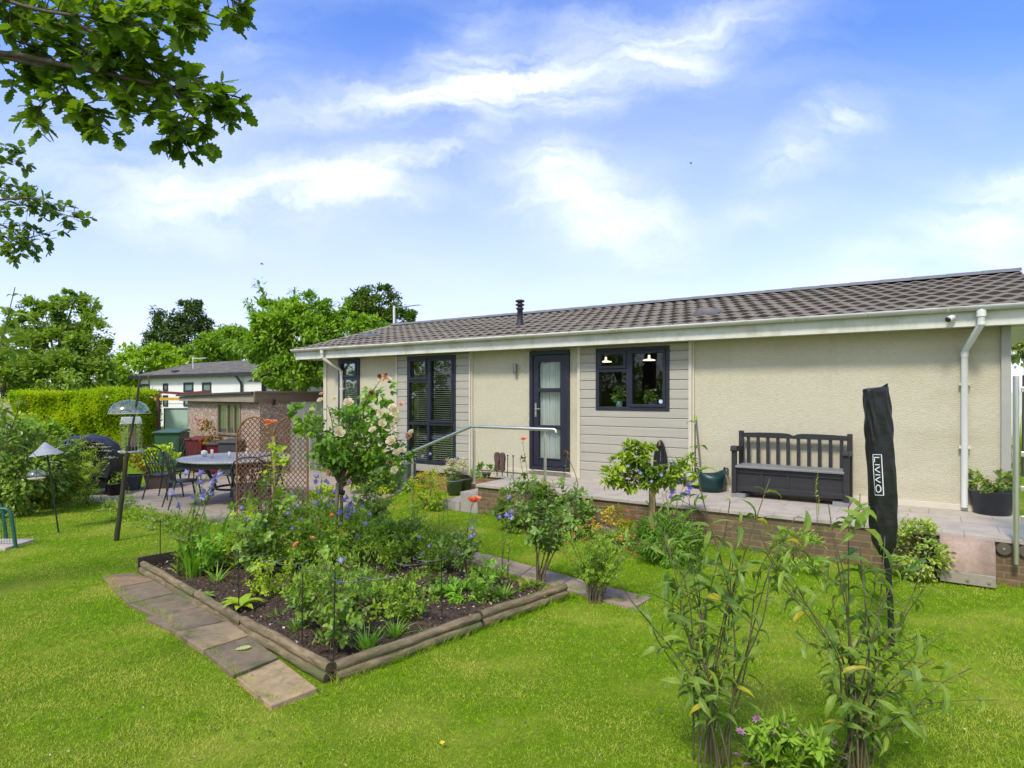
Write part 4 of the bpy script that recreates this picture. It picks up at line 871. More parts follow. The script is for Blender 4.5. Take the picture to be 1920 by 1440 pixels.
for h_ in hs_:
    f_ = MB(); f = .07; f_.box(h_[0], h_[1], -.03, .03, h_[3] - f, h_[3]); f_.box(h_[0], h_[1], -.03, .03, h_[2], h_[2] + f); f_.box(h_[0], h_[0] + f, -.03, .03, h_[2] + f, h_[3] - f); f_.box(h_[1] - f, h_[1], -.03, .03, h_[2] + f, h_[3] - f)
    f_ = f_.build('window', M_nfr, nb); MB().box(h_[0] + f, h_[1] - f, .0, .01, h_[2] + f, h_[3] - f).build('pane', M_ng, f_)
ru0, ru1 = nl - .55, 1.2
m = MB(); rows = 9
for i in range(rows):
    a = i / rows; b_ = (i + 1.08) / rows; y0, y1 = -.24 + 2.94 * a, -.24 + 2.94 * b_; q0, q1 = 2.62 + .72 * a, 2.62 + .72 * b_
    m.add([(ru0, y0, q0 + .03), (ru1, y0, q0 + .03), (ru1, y1, q1), (ru0, y1, q1), (ru0, y0, q0), (ru1, y0, q0)], [(0, 1, 2, 3), (4, 5, 1, 0)])
m.add([(ru0, 2.7, 3.34), (ru1, 2.7, 3.34), (ru1, 5.9, 2.62), (ru0, 5.9, 2.62)], [(0, 1, 2, 3)]); nroof = m.build('roof', M_ngrey, nb)
MB().box(ru0, ru1, -.24, -.20, 2.53, 2.66).build('fascia', M_nfr, nb); MB().box(ru0, ru1, -.199, -.001, 2.561, 2.58).build('soffit', M_nfr, nb)
m = MB(); m.add([(ru0 - .001, -.24, 2.5), (ru0 - .001, 2.7, 3.2), (ru0 - .001, 5.9, 2.5), (ru0 - .001, 5.9, 2.62), (ru0 - .001, 2.7, 3.36), (ru0 - .001, -.24, 2.66)], [(0, 1, 4, 5), (1, 2, 3, 4)]); m.build('bargeboard', M_nfr, nb)
uu = U(456, 0, NO); MB().tube([(uu - .15, -.22, 2.55), (uu, -.1, 2.3), (uu, -.07, 2.2), (uu, -.07, .3)], .045, 8).build('downpipe', M_nfr, nb)
MB().box(ru0 + 2.6, ru0 + 2.9, .3, .5, 2.78, 2.86).build('roof_vent', M_nfr, nroof)
NO2 = Vector(((492 - CX) / F * 20.5, 20.5, 0)); n2 = thing('bungalow', 'pale grey clad gable end of a second bungalow behind the shed roof', 'house', NO2, HT + rad(30))
m = MB(); m.box(0, 5, 0, .1, 0, 2.35); m.add([(0, 0, 2.35), (5, 0, 2.35), (2.5, 0, 3.25), (0, .1, 2.35), (5, .1, 2.35), (2.5, .1, 3.25)], [(0, 1, 2), (5, 4, 3)]); m.build('gable_wall', pm('pale_cladding', (.50, .50, .49), (.44, .44, .44), scale=4, rough=.7, stretch=(.2, .2, 6)), n2)
m = MB(); m.box(-.02, .12, -.03, -.001, 0, 2.5); m.box(-.3, 4.9, -.06, -.031, 1.84, 1.93); m.build('trim', M_nfr, n2)
m = MB(); m.add([(-.4, -.3, 2.28), (2.5, -.3, 3.38), (2.5, 6, 3.38), (-.4, 6, 2.28), (5.4, -.3, 2.28), (5.4, 6, 2.28)], [(0, 1, 2, 3), (1, 4, 5, 2)]); m.build('roof', M_ngrey, n2)
na = thing('television_aerial', 'thin white aerial above the neighbouring white bungalow roof', 'aerial', AT(362, 682, 24)); MB().tube([(0, 0, -.2), (0, 0, .28)], .02, 6).build('mast', M_white, na); MB().tube([(-.05, 0, .2), (.5, 0, .22)], .016, 6).build('aerial_boom', M_white, na)
# pergola frame
pg = thing('pergola', 'brown post with yellow crossbeam and maroon beams beside the pebbledash shed', 'frame', G(297, 862)); Yq = pg.location.y
def rel(px, py, dy=0): return AT(px, py, Yq + dy) - pg.location
M_br = pm('brown_paint', (.07, .035, .025), (.10, .05, .035), scale=10, rough=.6)
MB().box(-.04, .04, -.04, .04, 0, rel(297, 741).z).build('post', M_br, pg)
def beam(a, b_, w, mat, nm):
    a, b_ = Vector(a), Vector(b_); d = b_ - a; L = d.length; M_ = Matrix.Translation(a) @ d.to_track_quat('X', 'Z').to_matrix().to_4x4(); MB().box(0, L, -.025, .025, -w / 2, w / 2, M=M_).build(nm, mat, pg)
beam(rel(289, 748), rel(345, 748), .075, pm('yellow_paint', (.70, .40, .03), (.6, .33, .03), scale=9, rough=.6), 'yellow_beam')
M_mar = pm('maroon_paint', (.13, .025, .03), (.17, .04, .04), scale=9, rough=.6)
beam(rel(280, 734, .4), rel(345, 738, .4), .07, M_mar, 'maroon_beam'); beam(rel(342, 739, .3), rel(396, 735, .3), .10, M_mar, 'maroon_beam'); beam(rel(290, 757, .1), rel(350, 757, .1), .012, M_wire, 'crossbar')
gh = thing('greenhouse', 'small frosted green polycarbonate greenhouse beside the pebbledash shed', 'greenhouse', G(330, 858)); a = (308 - 330) / F * gh.location.y; b_ = (353 - 330) / F * gh.location.y; zt = H - (766 - HY) / F * gh.location.y
MB().box(a, b_, 0, .9, .05, zt).build('panel', pm('frosted_panel', (.36, .50, .42), (.44, .56, .44), scale=2.5, rough=.35), gh)
m = MB(); 
for x in (a, b_): m.box(x - .012, x + .012, -.015, .0, 0, zt)
for z in (.04, .55, zt): m.box(a, b_, -.018, -.003, z - .012, z + .012)
m.build('frame', pm('green_metal', (.03, .08, .06), rough=.5), gh)
# bins
def bin_(px, py, w, h, col, lidc, lab, rz=0, name='wheelie_bin'):
    b = thing(name, lab, 'bin', G(px, py), rz, 'bins by the pebbledash shed'); m = MB(); a = w / 2
    v = [(x * a * s, y * a * 1.15 * s, z) for z, s in ((.06, .80), (h - .08, 1.0)) for x, y in ((-1, -1), (1, -1), (1, 1), (-1, 1))]
    m.add(v, [(3, 2, 1, 0), (4, 5, 6, 7)] + [(i, (i + 1) % 4, 4 + (i + 1) % 4, 4 + i) for i in range(4)]); m.build('bin_body', col, b, bev=.02)
    m = MB(); m.add([(-a * 1.08, -a * 1.28, h - .079), (a * 1.08, -a * 1.28, h - .079), (a * 1.08, a * 1.25, h - .05), (-a * 1.08, a * 1.25, h - .05), (-a * 1.08, -a * 1.28, h - .04), (a * 1.08, -a * 1.28, h - .04), (a * .9, a * 1.25, h), (-a * .9, a * 1.25, h)],
        [(3, 2, 1, 0), (4, 5, 6, 7), (0, 1, 5, 4), (1, 2, 6, 5), (2, 3, 7, 6), (3, 0, 4, 7)]); m.tube([(-a * .8, a * 1.35, h - .03), (a * .8, a * 1.35, h - .03)], .018, 8); m.build('lid', lidc, b, bev=.01)
    for x in (-1, 1): MB().tube([(x * a * .75 - .03, a * .95, .09), (x * a * .75 + .03, a * .95, .09)], .09, 16).build('wheel', M_black, b)
M_gb = pm('bin_green', (.03, .09, .045), (.04, .11, .055), scale=3, rough=.45); M_rb = pm('bin_red', (.13, .01, .012), (.17, .015, .016), scale=3, rough=.45); M_gb2 = pm('bin_grey', (.05, .05, .055), (.07, .07, .075), scale=3, rough=.5)
bin_(323, 884, .58, 1.02, M_gb, M_gb, 'dark green wheelie bin with closed lid beside the brown post', rad(8)); bin_(372, 886, .40, .86, M_rb, M_rb, 'red bin between the green bin and the potted coral rose', 0); bin_(410, 890, .40, .78, M_rb, M_gb2, 'red bin with grey lid right of the potted coral rose', rad(10)); bin_(436, 892, .45, .84, M_gb2, M_gb2, 'dark grey bin partly hidden by the lattice trellis', 0)
# ================================================================== HEDGE, WALLS, FAR TREES
hg = thing('hedge', 'bright green clipped hedge across the left of the garden', 'hedge', G(170, 862)); Yh = hg.location.y; rng = np.random.default_rng(11); ml = MB()
x0, x1 = (52 - 170) / F * Yh, (284 - 170) / F * Yh; zt = H - (737 - HY) / F * Yh
n = 26000; q = rng.random((n, 3)); P = np.stack([x0 + (x1 - x0) * q[:, 0], -.55 + 1.1 * q[:, 1], zt * q[:, 2]], 1); face = rng.random(n)
P[:, 1] = np.where(face < .62, -.55 - .10 * rng.random(n) + .18 * np.sin(P[:, 0] * 2.7 + np.sin(P[:, 2] * 2)) * np.sin(P[:, 2] * 3.1 + P[:, 0]) + .05 * np.sin(P[:, 0] * 11 + 2 * P[:, 2]), P[:, 1]); P[:, 2] = np.where((face > .62) & (face < .86), zt - .06 * rng.random(n) + .07 * np.sin(P[:, 0] * 2.1) + .05 * np.sin(P[:, 0] * 9.3 + 3 * np.sin(P[:, 0] * 2)) * rng.random(n) + .10 * rng.random(n) ** 4, P[:, 2])
P[:, 0] = np.where(face > .86, np.where(rng.random(n) < .8, x1 - .1 * rng.random(n), x0), P[:, 0])
D = runit(rng, n) * .8 + [0, -.5, .35]; leaves(ml, P, D, runit(rng, n) * .7 + [0, -.3, .8], rng.uniform(.06, .12, n), rng.uniform(.03, .055, n), T_DIA); ml.build('foliage', L_hedge, hg)
MB().box(x0 + .1, x1 - .12, -.42, .45, .0, zt - .14).build('branches', pm('hedge_core', (.03, .05, .012), rough=1), hg)
fw = thing('boundary_wall', 'pinkish rendered wall behind the shrubs at the far left', 'wall', G(20, 850)); Yf = fw.location.y; MB().box(-6, .75, 0, .2, 0, H - (752 - HY) / F * Yf).build('wall', pm('pink_render', (.42, .33, .28), (.36, .28, .24), scale=3, rough=.9), fw); MB().box(-6, .78, -.03, .23, H - (752 - HY) / F * Yf + .002, H - (752 - HY) / F * Yf + .06).build('coping', M_fascb, fw)
tree('deciduous_tree', 'large loose mid-green tree at the far left behind the hedge', 105, 27, 0, [(105, 660, 92, 58, 0, 3), (70, 605, 50, 45, 0, 1), (135, 590, 55, 38, .5, 1.2), (170, 640, 42, 55, -.5, 1), (38, 650, 40, 60, 0, 1), (110, 705, 110, 50, -1, 3.5), (185, 700, 30, 40, 0, .6), (30, 700, 60, 45, 0, 1.2), (125, 562, 22, 18, 0, .25), (172, 572, 12, 16, 0, .12), (60, 575, 22, 18, 0, .2)], 42000, .17, L_tree, .22, clumps=240, crad=.17, seed=2, limbs=12)
tree('tree_left_edge'.replace('_left_edge', ''), 'mid-green tree crown showing low at the left frame edge above the pink wall', 10, 24, 0, [(0, 705, 50, 45, 0, 1), (-60, 660, 60, 70, 0, 1)], 4500, .17, L_tree, .15, clumps=50, seed=3, limbs=5)
tree('conifer', 'dark blue-green conifer with pointed top behind the white bungalow', 338, 62, 0, [(355, 590, 32, 22, 0, .9), (362, 575, 15, 13, 0, .3), (330, 605, 38, 24, 0, 1), (345, 635, 58, 30, 0, 2), (305, 630, 32, 24, 0, .7), (285, 655, 24, 16, 0, .4), (385, 610, 18, 16, 0, .4), (360, 670, 55, 25, 0, 1)], 14000, .40, leafm('leaf_conifer', (.022, .05, .024), (.055, .095, .042), tr=.08), .35, Wr=.45, clumps=70, crad=.30, seed=4)
tree('yellow_green_tree', 'yellow-green tree rising just left of the white bungalow roof', 262, 38, 0, [(262, 690, 62, 40, 0, 2), (300, 668, 45, 24, 0, 1), (335, 690, 40, 25, 0, .8), (240, 720, 40, 30, 0, 1)], 14000, .24, L_treeb, .2, clumps=90, crad=.2, seed=5)
tree('broadleaf_tree', 'light green tree between the conifer and the spiky cherry', 415, 46, 0, [(420, 650, 55, 30, 0, 2), (390, 665, 40, 25, 0, 1), (450, 640, 45, 30, 0, 1), (430, 625, 30, 18, 0, .5)], 13000, .26, leafm('leaf_light', (.07, .15, .02), (.14, .24, .035)), .22, clumps=80, crad=.2, seed=6)
tree('round_tree', 'dark rounded tree crown behind the left end of the roof', 705, 45, 0, [(700, 575, 50, 42, 0, 2), (735, 600, 42, 36, 0, 1.3), (665, 590, 34, 30, 0, 1), (715, 548, 28, 16, 0, .4), (755, 600, 24, 16, 0, .3), (700, 620, 70, 30, 0, 1)], 17000, .24, leafm('leaf_round', (.03, .07, .015), (.075, .13, .03), tr=.25), .3, clumps=110, crad=.2, seed=7)
# cherry with spreading sprays
def sprays(name, label, px, Y, tips, start, n_leaf, L, mat, seed, blobs, nb, Wr=.42):
    t = tree(name, label, px, Y, 0, blobs, nb, L, mat, .16, Wr=Wr, tm=T_LEAF, clumps=int(nb / 110), crad=.16, seed=seed, limbs=10)
    rnd = random.Random(seed); rng = np.random.default_rng(seed); ml = MB(); ms = MB(); b = t.location
    for (x, y, dy) in tips:
        s0 = AT(start[0] + (x - start[0]) * .25, start[1] + (y - start[1]) * .2, Y) - b; e = AT(x, y, Y + dy) - b
        pts = curve(s0, e, -.25, rnd, 9, .04); ms.tube(pts, [.03, .008], 5, cap=False); P, D, N = [], [], []
        for i in range(n_leaf):
            p, d = along(pts, .2 + .8 * rnd.random()); a = Vector(runit(rng, 1)[0]); P.append(p + a * .16 * rnd.random()); D.append((d * .5 + a * .7 + Vector((0, 0, -.5)))); N.append(Vector((0, 0, 1)) + a * .5)
        leaves(ml, np.array(P), np.array(D), np.array(N), rng.uniform(.7, 1.25, n_leaf) * L, rng.uniform(.7, 1.1, n_leaf) * L * Wr, T_LEAF)
    ml.build('spray', mat, t); ms.build('branch', M_wood_dark, t)
sprays('cherry_tree', 'spiky bright green cherry tree behind the shed and beside the roof end', 570, 19, [(483, 527, 0), (458, 563, 0), (548, 545, .5), (585, 560, 0), (622, 570, 0), (505, 565, 0), (440, 612, 0), (445, 650, -1), (500, 600, -.5), (652, 560, .5), (600, 590, 0), (530, 600, 0), (470, 640, 0), (420, 640, .5), (480, 700, -1), (515, 710, 0), (560, 700, 0), (690, 610, .5), (720, 600, 1)], (575, 660), 190, .15, L_cherry, 9,
       [(560, 630, 90, 60, 0, 3), (520, 600, 50, 40, 0, 1), (500, 650, 50, 45, 0, 1), (575, 580, 45, 30, 0, .8), (600, 680, 70, 45, 0, 1.6), (650, 620, 65, 40, .6, 1.4), (540, 700, 50, 40, -.5, .9), (700, 625, 40, 22, .8, .5)], 30000)
# far side at the right edge
tree('birch_tree', 'silvery thin-leaved tree at the right frame edge beyond the house end', 1925, 14, 0, [(1912, 640, 28, 50, 0, 1), (1950, 600, 60, 80, 0, 2), (1925, 590, 30, 30, 0, .5)], 3500, .11, leafm('leaf_silver', (.12, .18, .08), (.3, .36, .22)), .1, clumps=50, seed=12, limbs=5)
straps('yucca', 'spiky yellow-green yucca above the white screen at the right edge', 'plant', 1912, 868, 60, 1.75, .8, .06, L_lime, 4); 
ws = thing('garden_wall', 'white painted wall behind the glass screen at the right edge', 'wall', G(1925, 868)); MB().box(-.45, 4, 0, .15, 0, 1.92).build('wall', M_white, ws)
# shrubs at far left
mound('laurel_shrub', 'big dark glossy shrub at the left frame edge beyond the lawn', 'shrub', 42, 960, .78, .75, 6500, .085, leafm('leaf_glossy', (.03, .065, .018), (.12, .20, .035), tr=.18, rough=.35, nsc=.9), .48, T_LEAF, 21, zc=.85, clumps=60, crad=.22, stems=8)
mound('light_shrub', 'light green leafy shrub behind the dark glossy shrub', 'shrub', 40, 905, .85, .72, 5200, .10, L_gard, .45, T_LEAF, 22, zc=1.0, clumps=55, crad=.22, ry=.8)
mound('light_shrub', 'light green shrub at the left frame edge below the pink wall', 'shrub', -20, 900, 1.0, .95, 4000, .10, L_lime, .45, T_LEAF, 23, zc=.9, clumps=50, crad=.22)
caneplant('flowering_perennial', 'tall pale feathery perennial with cream flower heads before the covered barbecue', 'plant', 152, 950, [(x, y) for x, y in ((118, 850), (128, 838), (138, 828), (148, 836), (156, 822), (165, 830), (175, 826), (186, 838), (196, 852), (205, 870), (122, 880), (112, 900), (145, 860), (170, 856), (185, 875), (135, 870))], dict(n=46, L=.075, W=.22, f0=.05, mat=leafm('leaf_pale', (.12, .22, .04), (.24, .36, .08)), up=.9), .005, seed=5, side=3, sideL=.22, fl=None, basespread=.25, sag=.1)
fm = MB(); r_ = np.random.default_rng(2); bq = G(152, 950)
fp = caneplant('cream_yarrow', 'cream flat-topped flower heads leaning over the barbecue cover', 'flowers', 165, 945, [(135, 825), (160, 828), (185, 832), (200, 845), (208, 858), (150, 832), (172, 838), (196, 838)], None, .004, seed=8)
for k, (x, y) in enumerate(((135, 825), (160, 828), (185, 832), (200, 845), (208, 858), (150, 832), (172, 838), (196, 838))):
    p = AT(x, y, fp.location.y) - fp.location; fm = MB(); r_ = np.random.default_rng(k); n = 60; P = np.stack([r_.normal(size=n) * .045, r_.normal(size=n) * .03, r_.normal(size=n) * .008], 1); leaves(fm, P, runit(r_, n) * [1, 1, .4], runit(r_, n) * .3 + [0, 0, 1], .022, .018, T_DIA); fm.build('flower_head', L_cream, fp, loc=p)
ph = thing('flowering_perennial', 'purple spires of a tall flower in front of the barbecue cover', 'flowers', G(123, 950)); 
st_ = MB(); st_.tube([(0, 0, 0), (.02, 0, 1.0)], .006, 5); st_.build('stem', M_stem, ph)
for i in range(16): inst('flower', FL['blue' if i % 2 else 'purple'], ph, (.02 + .04 * math.cos(i * 2.4), .04 * math.sin(i * 2.4), .75 + .022 * i), (1.2, 0, i * 2.4), .03)
# ================================================================== BARBECUE, FEEDERS, CAGE
bb0 = G(170, 928); bq = thing('covered_barbecue', 'barbecue under a creased black fabric cover on the patio', 'barbecue', bb0, rad(12))
k = bb0.y / F; m = MB(); r_ = np.random.default_rng(4)
prof = [(-.60, .50), (-.56, .78), (-.46, .98), (-.28, 1.09), (.0, 1.11), (.24, 1.06), (.40, .94), (.48, .76), (.47, .52), (.44, .36)]
ys_ = np.linspace(-.30, .30, 9); v = []
for j, y in enumerate(ys_):
    for i, (x, z) in enumerate(prof):
        e = (abs(y) / .30) ** 4; v.append((x * (1 - .09 * e) + r_.normal() * .012, y + r_.normal() * .01, (z - .07 * e * (z > .6)) + r_.normal() * .010))
nP = len(prof); f = [(j * nP + i, j * nP + i + 1, (j + 1) * nP + i + 1, (j + 1) * nP + i) for j in range(8) for i in range(nP - 1)] + [tuple(range(nP)), tuple(range(8 * nP, 9 * nP))[::-1]]
m.add(v, f, 0, True); m.build('cover', pm('cover_fabric', (.02, .02, .024), (.035, .035, .04), scale=14, rough=.5, bump=.4, bscale=9, bdist=.03), bq)
m = MB(); m.box(-.42, .36, -.24, .24, .14, .49); m.build('cabinet', M_black, bq, bev=.02)
MB().tube([(.52, -.2, .42), (.38, -.2, .42)], .015, 8).build('side_shelf', M_black, bq); 
for x in (-.4, .36): MB().box(x - .025, x + .025, -.22, .22, 0.05, .139).build('leg', M_black, bq)
for y in (-.2, .2): MB().tube([(.40, y - .02, .085), (.40, y + .02, .085)], .085, 18).build('wheel', M_black, bq)
# tall feeder pole with hooks
f0 = G(218, 1014); Yf = f0.y; fp = thing('feeder_pole', 'tall leaning green metal pole with two hooks at the top', 'pole', f0)
def fr(px, py, dy=0): return AT(px, py, Yf + dy) - f0
M_pole = pm('bronze_green_metal', (.055, .05, .03), (.09, .08, .05), scale=9, rough=.4, metal=.4)
MB().tube([fr(218, 1014), fr(232, 905), fr(239, 842)], [.032, .024], 12).build('lower_pole', M_pole, fp); MB().tube([fr(239, 846), fr(254, 770), fr(262, 712)], .014, 10).build('upper_pole', M_pole, fp); MB().tube([fr(238, 856), fr(241, 836)], .028, 12).build('collar', M_pole, fp)
m = MB(); c = fr(262, 712); m.tube([c, c + Vector((0, 0, .03)), c + Vector((-.02, 0, .06)), c + Vector((-.05, 0, .055)), c + Vector((-.06, 0, .0))], .007, 6); m.build('hook', M_pole, fp)
m = MB(); m.tube([c + Vector((.01, 0, -.02)), c + Vector((.05, 0, .03)), c + Vector((.09, 0, .06)), c + Vector((.12, 0, .02)), c + Vector((.12, 0, -.12))], .007, 6); m.build('hook', M_pole, fp)
dome = thing('feeder_baffle', 'clear plastic dome hanging over the mesh bird feeder', 'bird feeder', AT(243, 775, Yf + .12)); rr = 35 * Yf / F
M_clear = glassm('clear_plastic', (.88, .90, .86), .16, .12)
MB().lathe([(rr * math.cos(a), rr * .74 * math.sin(a)) for a in np.linspace(0, math.pi / 2 - .03, 10)], 32).build('dome', M_clear, dome); MB().tube([(0, 0, rr * .7), (0, 0, rr * .74 + .10), (.06, -.06, rr * .74 + .17)], .004, 6).build('hanger', M_wire, dome); MB().lathe([(rr, -.004), (rr + .006, 0), (rr, .004)], 32).build('rim', pm('plastic_rim', (.4, .42, .38), rough=.4), dome)
fd0 = AT(246, 850, Yf + .12); fd = thing('bird_feeder', 'square wire mesh bird feeder with clear lid and seed tube', 'bird feeder', fd0); hh = 66 * Yf / F; w = .118; fd.rotation_euler.z = rad(32)
m = MB()
for i in range(7):
    z = .04 + i * (hh * .80) / 6; m.tube([(-w, -w, z), (w, -w, z), (w, w, z), (-w, w, z), (-w, -w, z)], .0028, 4, cap=False)
for i in range(7):
    x = -w + 2 * w * i / 6
    for q in ((x, -w), (x, w), (-w, x), (w, x)): m.tube([(*q, .04), (*q, .04 + hh * .8)], .0028, 4, cap=False)
m.build('cage', pm('cage_wire', (.45, .46, .42), rough=.4, metal=.6), fd)
m = MB(); m.lathe([(0, 0), (.12, 0), (.145, .02), (.152, .035), (.145, .035), (.12, .012), (0, .01)], 24); m.build('tray', pm('pale_plastic', (.5, .5, .45), rough=.5), fd)
MB().lathe([(0, .0), (.038, .0), (.038, hh * .86), (0, hh * .86)], 16, (.02, 0, .02)).build('seed_tube', pm('seed', (.42, .31, .20), (.30, .20, .12), scale=60, rough=.9), fd); MB().lathe([(0, .02), (.05, .02), (.05, .09), (.038, .10)], 16, (.02, 0, 0)).build('tube_base', M_black, fd)
m = MB(); z = hh * .86; m.add([(-w * 1.06, -w * 1.06, z), (w * 1.06, -w * 1.06, z), (w * 1.06, w * 1.06, z), (-w * 1.06, w * 1.06, z), (-w * .9, -w * .9, z + .085), (w * .9, -w * .9, z + .085), (w * .9, w * .9, z + .085), (-w * .9, w * .9, z + .085)], [(0, 1, 5, 4), (1, 2, 6, 5), (2, 3, 7, 6), (3, 0, 4, 7), (4, 5, 6, 7)]); m.build('lid', pm('frosted_lid', (.55, .56, .54), (.45, .46, .44), scale=5, rough=.3), fd, bev=.01)
MB().tube([(0, 0, z + .085), (.0, 0, z + .16), (0, 0, 75 * Yf / F + .04)], .004, 5).build('hanger', M_wire, fd)
# small feeder station
s0 = G(110, 999); Ys = s0.y; sp = thing('feeder_pole', 'thin dark pole with a grey cone baffle near the left shrubs', 'pole', s0)
def sr_(px, py): return AT(px, py, Ys) - s0
MB().tube([s0 * 0, sr_(103, 950), sr_(95, 890), sr_(88, 850), sr_(86, 838)], .010, 8).build('pole', M_wire, sp)
c = sr_(87, 853); rr = 27 * Ys / F; M_cone = pm('grey_cone', (.26, .27, .29), (.33, .34, .36), scale=6, rough=.5)
MB().lathe([(rr, 0), (rr * .5, .085), (.012, .17), (0, .172)], 28, c).xf(Matrix.Translation(c) @ Matrix.Rotation(rad(-7), 4, 'Y') @ Matrix.Translation(-c)).build('cone', M_cone, sp)
m = MB(); m.tube([sr_(88, 862), sr_(78, 862), sr_(70, 868), sr_(69, 878)], .006, 6); m.build('arm', M_wire, sp)
bf0 = AT(68, 896, Ys); bf = thing('bird_feeder', 'small hanging tray feeder with clear domed cover', 'bird feeder', bf0); rr = 15.5 * Ys / F
MB().lathe([(rr * math.cos(a), .03 + rr * .75 * math.sin(a)) for a in np.linspace(0, math.pi / 2 - .03, 8)], 24).build('dome', M_clear, bf); MB().lathe([(0, -.02), (rr * .8, -.015), (rr * .92, .0), (rr * .86, .0), (0, -.005)], 24).build('tray', pm('feeder_tray', (.55, .5, .36), rough=.6), bf); MB().tube([(0, 0, -.01), (0, 0, .16)], .004, 6).build('rod', M_wire, bf)
cg0 = G(10, 1028); Yc = cg0.y; cg = thing('wire_cage', 'green metal frame with wire mesh over a pale slab at the left edge', 'cage', cg0); k = Yc / F
M_gm = pm('green_paint', (.015, .085, .06), (.02, .11, .075), scale=5, rough=.4); hc = 74 * k
for y in (0, .4):
    MB().tube([(x_ - y * 1.1, y, z_) for x_, z_ in ((-.35, 0), (-.33, hc * .8), (-.28, hc * .97), (-.2, hc), (0.01, hc), (.045, hc * .95), (.075, hc * .8), (.13, 0))], .02, 8).build('frame', M_gm, cg)
m = MB()
for i in range(14):
    x = -.32 + i * .034; m.tube([(x, -.0, .05), (x, -.0, hc * .93)], .002, 4, cap=False)
for i in range(6): m.tube([(-.33, 0, .06 + i * .07), (.09, 0, .06 + i * .07)], .002, 4, cap=False)
m.build('mesh', M_gm, cg); tag(MB().box(-.35, .10, -.12, .35, -.02, .035).build('stone_slab', pm('pale_stone', (.52, .44, .36), (.44, .37, .3), scale=9, rough=.9), bev=.006, loc=cg0), 'pale slab under the green wire cage at the left edge', 'paving slab')
# ================================================================== PATIO FURNITURE
M_cast = pm('cast_aluminium', (.025, .026, .027), (.045, .046, .047), scale=12, rough=.45); M_castl = pm('cast_top', (.28, .28, .28), (.36, .36, .35), scale=35, rough=.5)
tb0 = G(444, 939, .02); tb = thing('garden_table', 'round grey metal garden table on the patio behind the trellis', 'table', tb0); R_ = .93; zt = .73
def mm_table():
    m, t, out = base_mat('table_lattice'); co = nd(t, 'ShaderNodeTexCoord').outputs['Object']; v = nd(t, 'ShaderNodeTexVoronoi', {'Vector': co, 'Scale': 40.0}); c = mixc(t, maprange(t, v.outputs['Distance'], .25, .55), (.50, .48, .43), (.26, .25, .22))
    p = nd(t, 'ShaderNodeBsdfPrincipled', {'Base Color': c, 'Roughness': .45}); t.links.new(p.outputs[0], out.inputs[0]); return m
MB().lathe([(0, 0), (R_ - .02, 0), (R_, .012), (R_, .025), (R_ - .02, .035), (0, .035)], 48, (0, 0, zt)).build('tabletop', mm_table(), tb)
m = MB(); m.lathe([(R_ * .93, -.09), (R_ * .93, -.002)], 40, (0, 0, zt)); m.build('apron', M_cast, tb)
for i in range(4):
    a = i * math.pi / 2 + .6; c, s = math.cos(a), math.sin(a); MB().tube([(c * .5, s * .5, zt - .005), (c * .44, s * .44, .5), (c * .34, s * .34, .3), (c * .5, s * .5, .0)], [.032, .025], 8).build('leg', M_cast, tb)
MB().lathe([(.34, 0), (.36, .02), (.34, .04), (.32, .02), (.34, 0)], 30, (0, 0, .22)).build('ring', M_cast, tb)
for j, (px, py, col, lab, pr) in enumerate(((463, 862, M_white, 'white bottle standing on the garden table behind the trellis', [(0, 0), (.028, 0), (.028, .12), (.012, .15), (.012, .2), (0, .2)]), (397.5, 858, M_white, 'tall white candle stick on the round garden table', [(0, 0), (.022, 0), (.022, .14), (0, .14)]), (430, 858, M_white, 'short white candle on the garden table left of the trellis', [(0, 0), (.02, 0), (.02, .1), (0, .1)]), (383, 856, M_white, 'small white globe lantern on the garden table', [(0, 0), (.03, .01), (.055, .05), (.05, .09), (.02, .11), (0, .11)]))):
    Yt = F * (H - zt - .055) / (py - HY); o = MB().lathe(pr, 14).build(('bottle', 'candle', 'candle', 'lantern')[j], col, loc=AT(px, py, Yt)); tag(o, lab, ('bottle', 'candle', 'candle', 'lantern')[j])
def chair(loc, rz, lab, first=[None]):
    if first[0]:
        c = copy_tree(first[0]); c.location = loc; c.rotation_euler.z = rz; c['label'] = lab; return c
    t = thing('garden_chair', lab, 'chair', loc, rz, 'cast metal chairs round the garden table'); first[0] = t   # faces +Y
    m = MB(); m.lathe([(0, .0), (.20, .0), (.215, .01), (.20, .022), (0, .016)], 24, (0, 0, .42), sy=1.05); m.build('seat', M_cast, t)
    for sx in (-1, 1):
        MB().tube([(sx * .17, .17, .42), (sx * .185, .20, .25), (sx * .20, .23, 0)], [.016, .011], 7).build('leg', M_cast, t); MB().tube([(sx * .16, -.17, .42), (sx * .175, -.21, .25), (sx * .19, -.28, 0)], [.016, .011], 7).build('leg', M_cast, t)
        MB().tube([(sx * .205, -.17, .62), (sx * .26, -.05, .65), (sx * .27, .1, .65), (sx * .25, .16, .6), (sx * .20, .12, .43)], .012, 7).build('armrest', M_cast, t)
    def bp(x, h): return (x, -.17 - .12 * h - .03 * (x / .22) ** 2 * -1, .42 + .50 * h)
    m = MB(); m.tube([bp(-.15, 0), bp(-.20, .35), bp(-.225, .65), bp(-.19, .87), bp(-.10, .98), bp(0, 1.0), bp(.10, .98), bp(.19, .87), bp(.225, .65), bp(.20, .35), bp(.15, 0)], .013, 7)
    for x0 in (-.14, -.07, 0, .07, .14):
        for s in (-1, 1):
            p = []
            for i in range(8):
                h = i / 7; x = x0 + s * .20 * (1 - math.cos(h * 1.5)) ; lim = .22 * math.sqrt(max(0, 1 - max(0, (h - .55) / .45) ** 2)) if h > .55 else .15 + .12 * h
                if abs(x) <= lim + .005: p.append(bp(x, h))
            if len(p) > 2: m.tube(p, .007, 5, cap=False)
    m.build('backrest', M_cast, t); return t
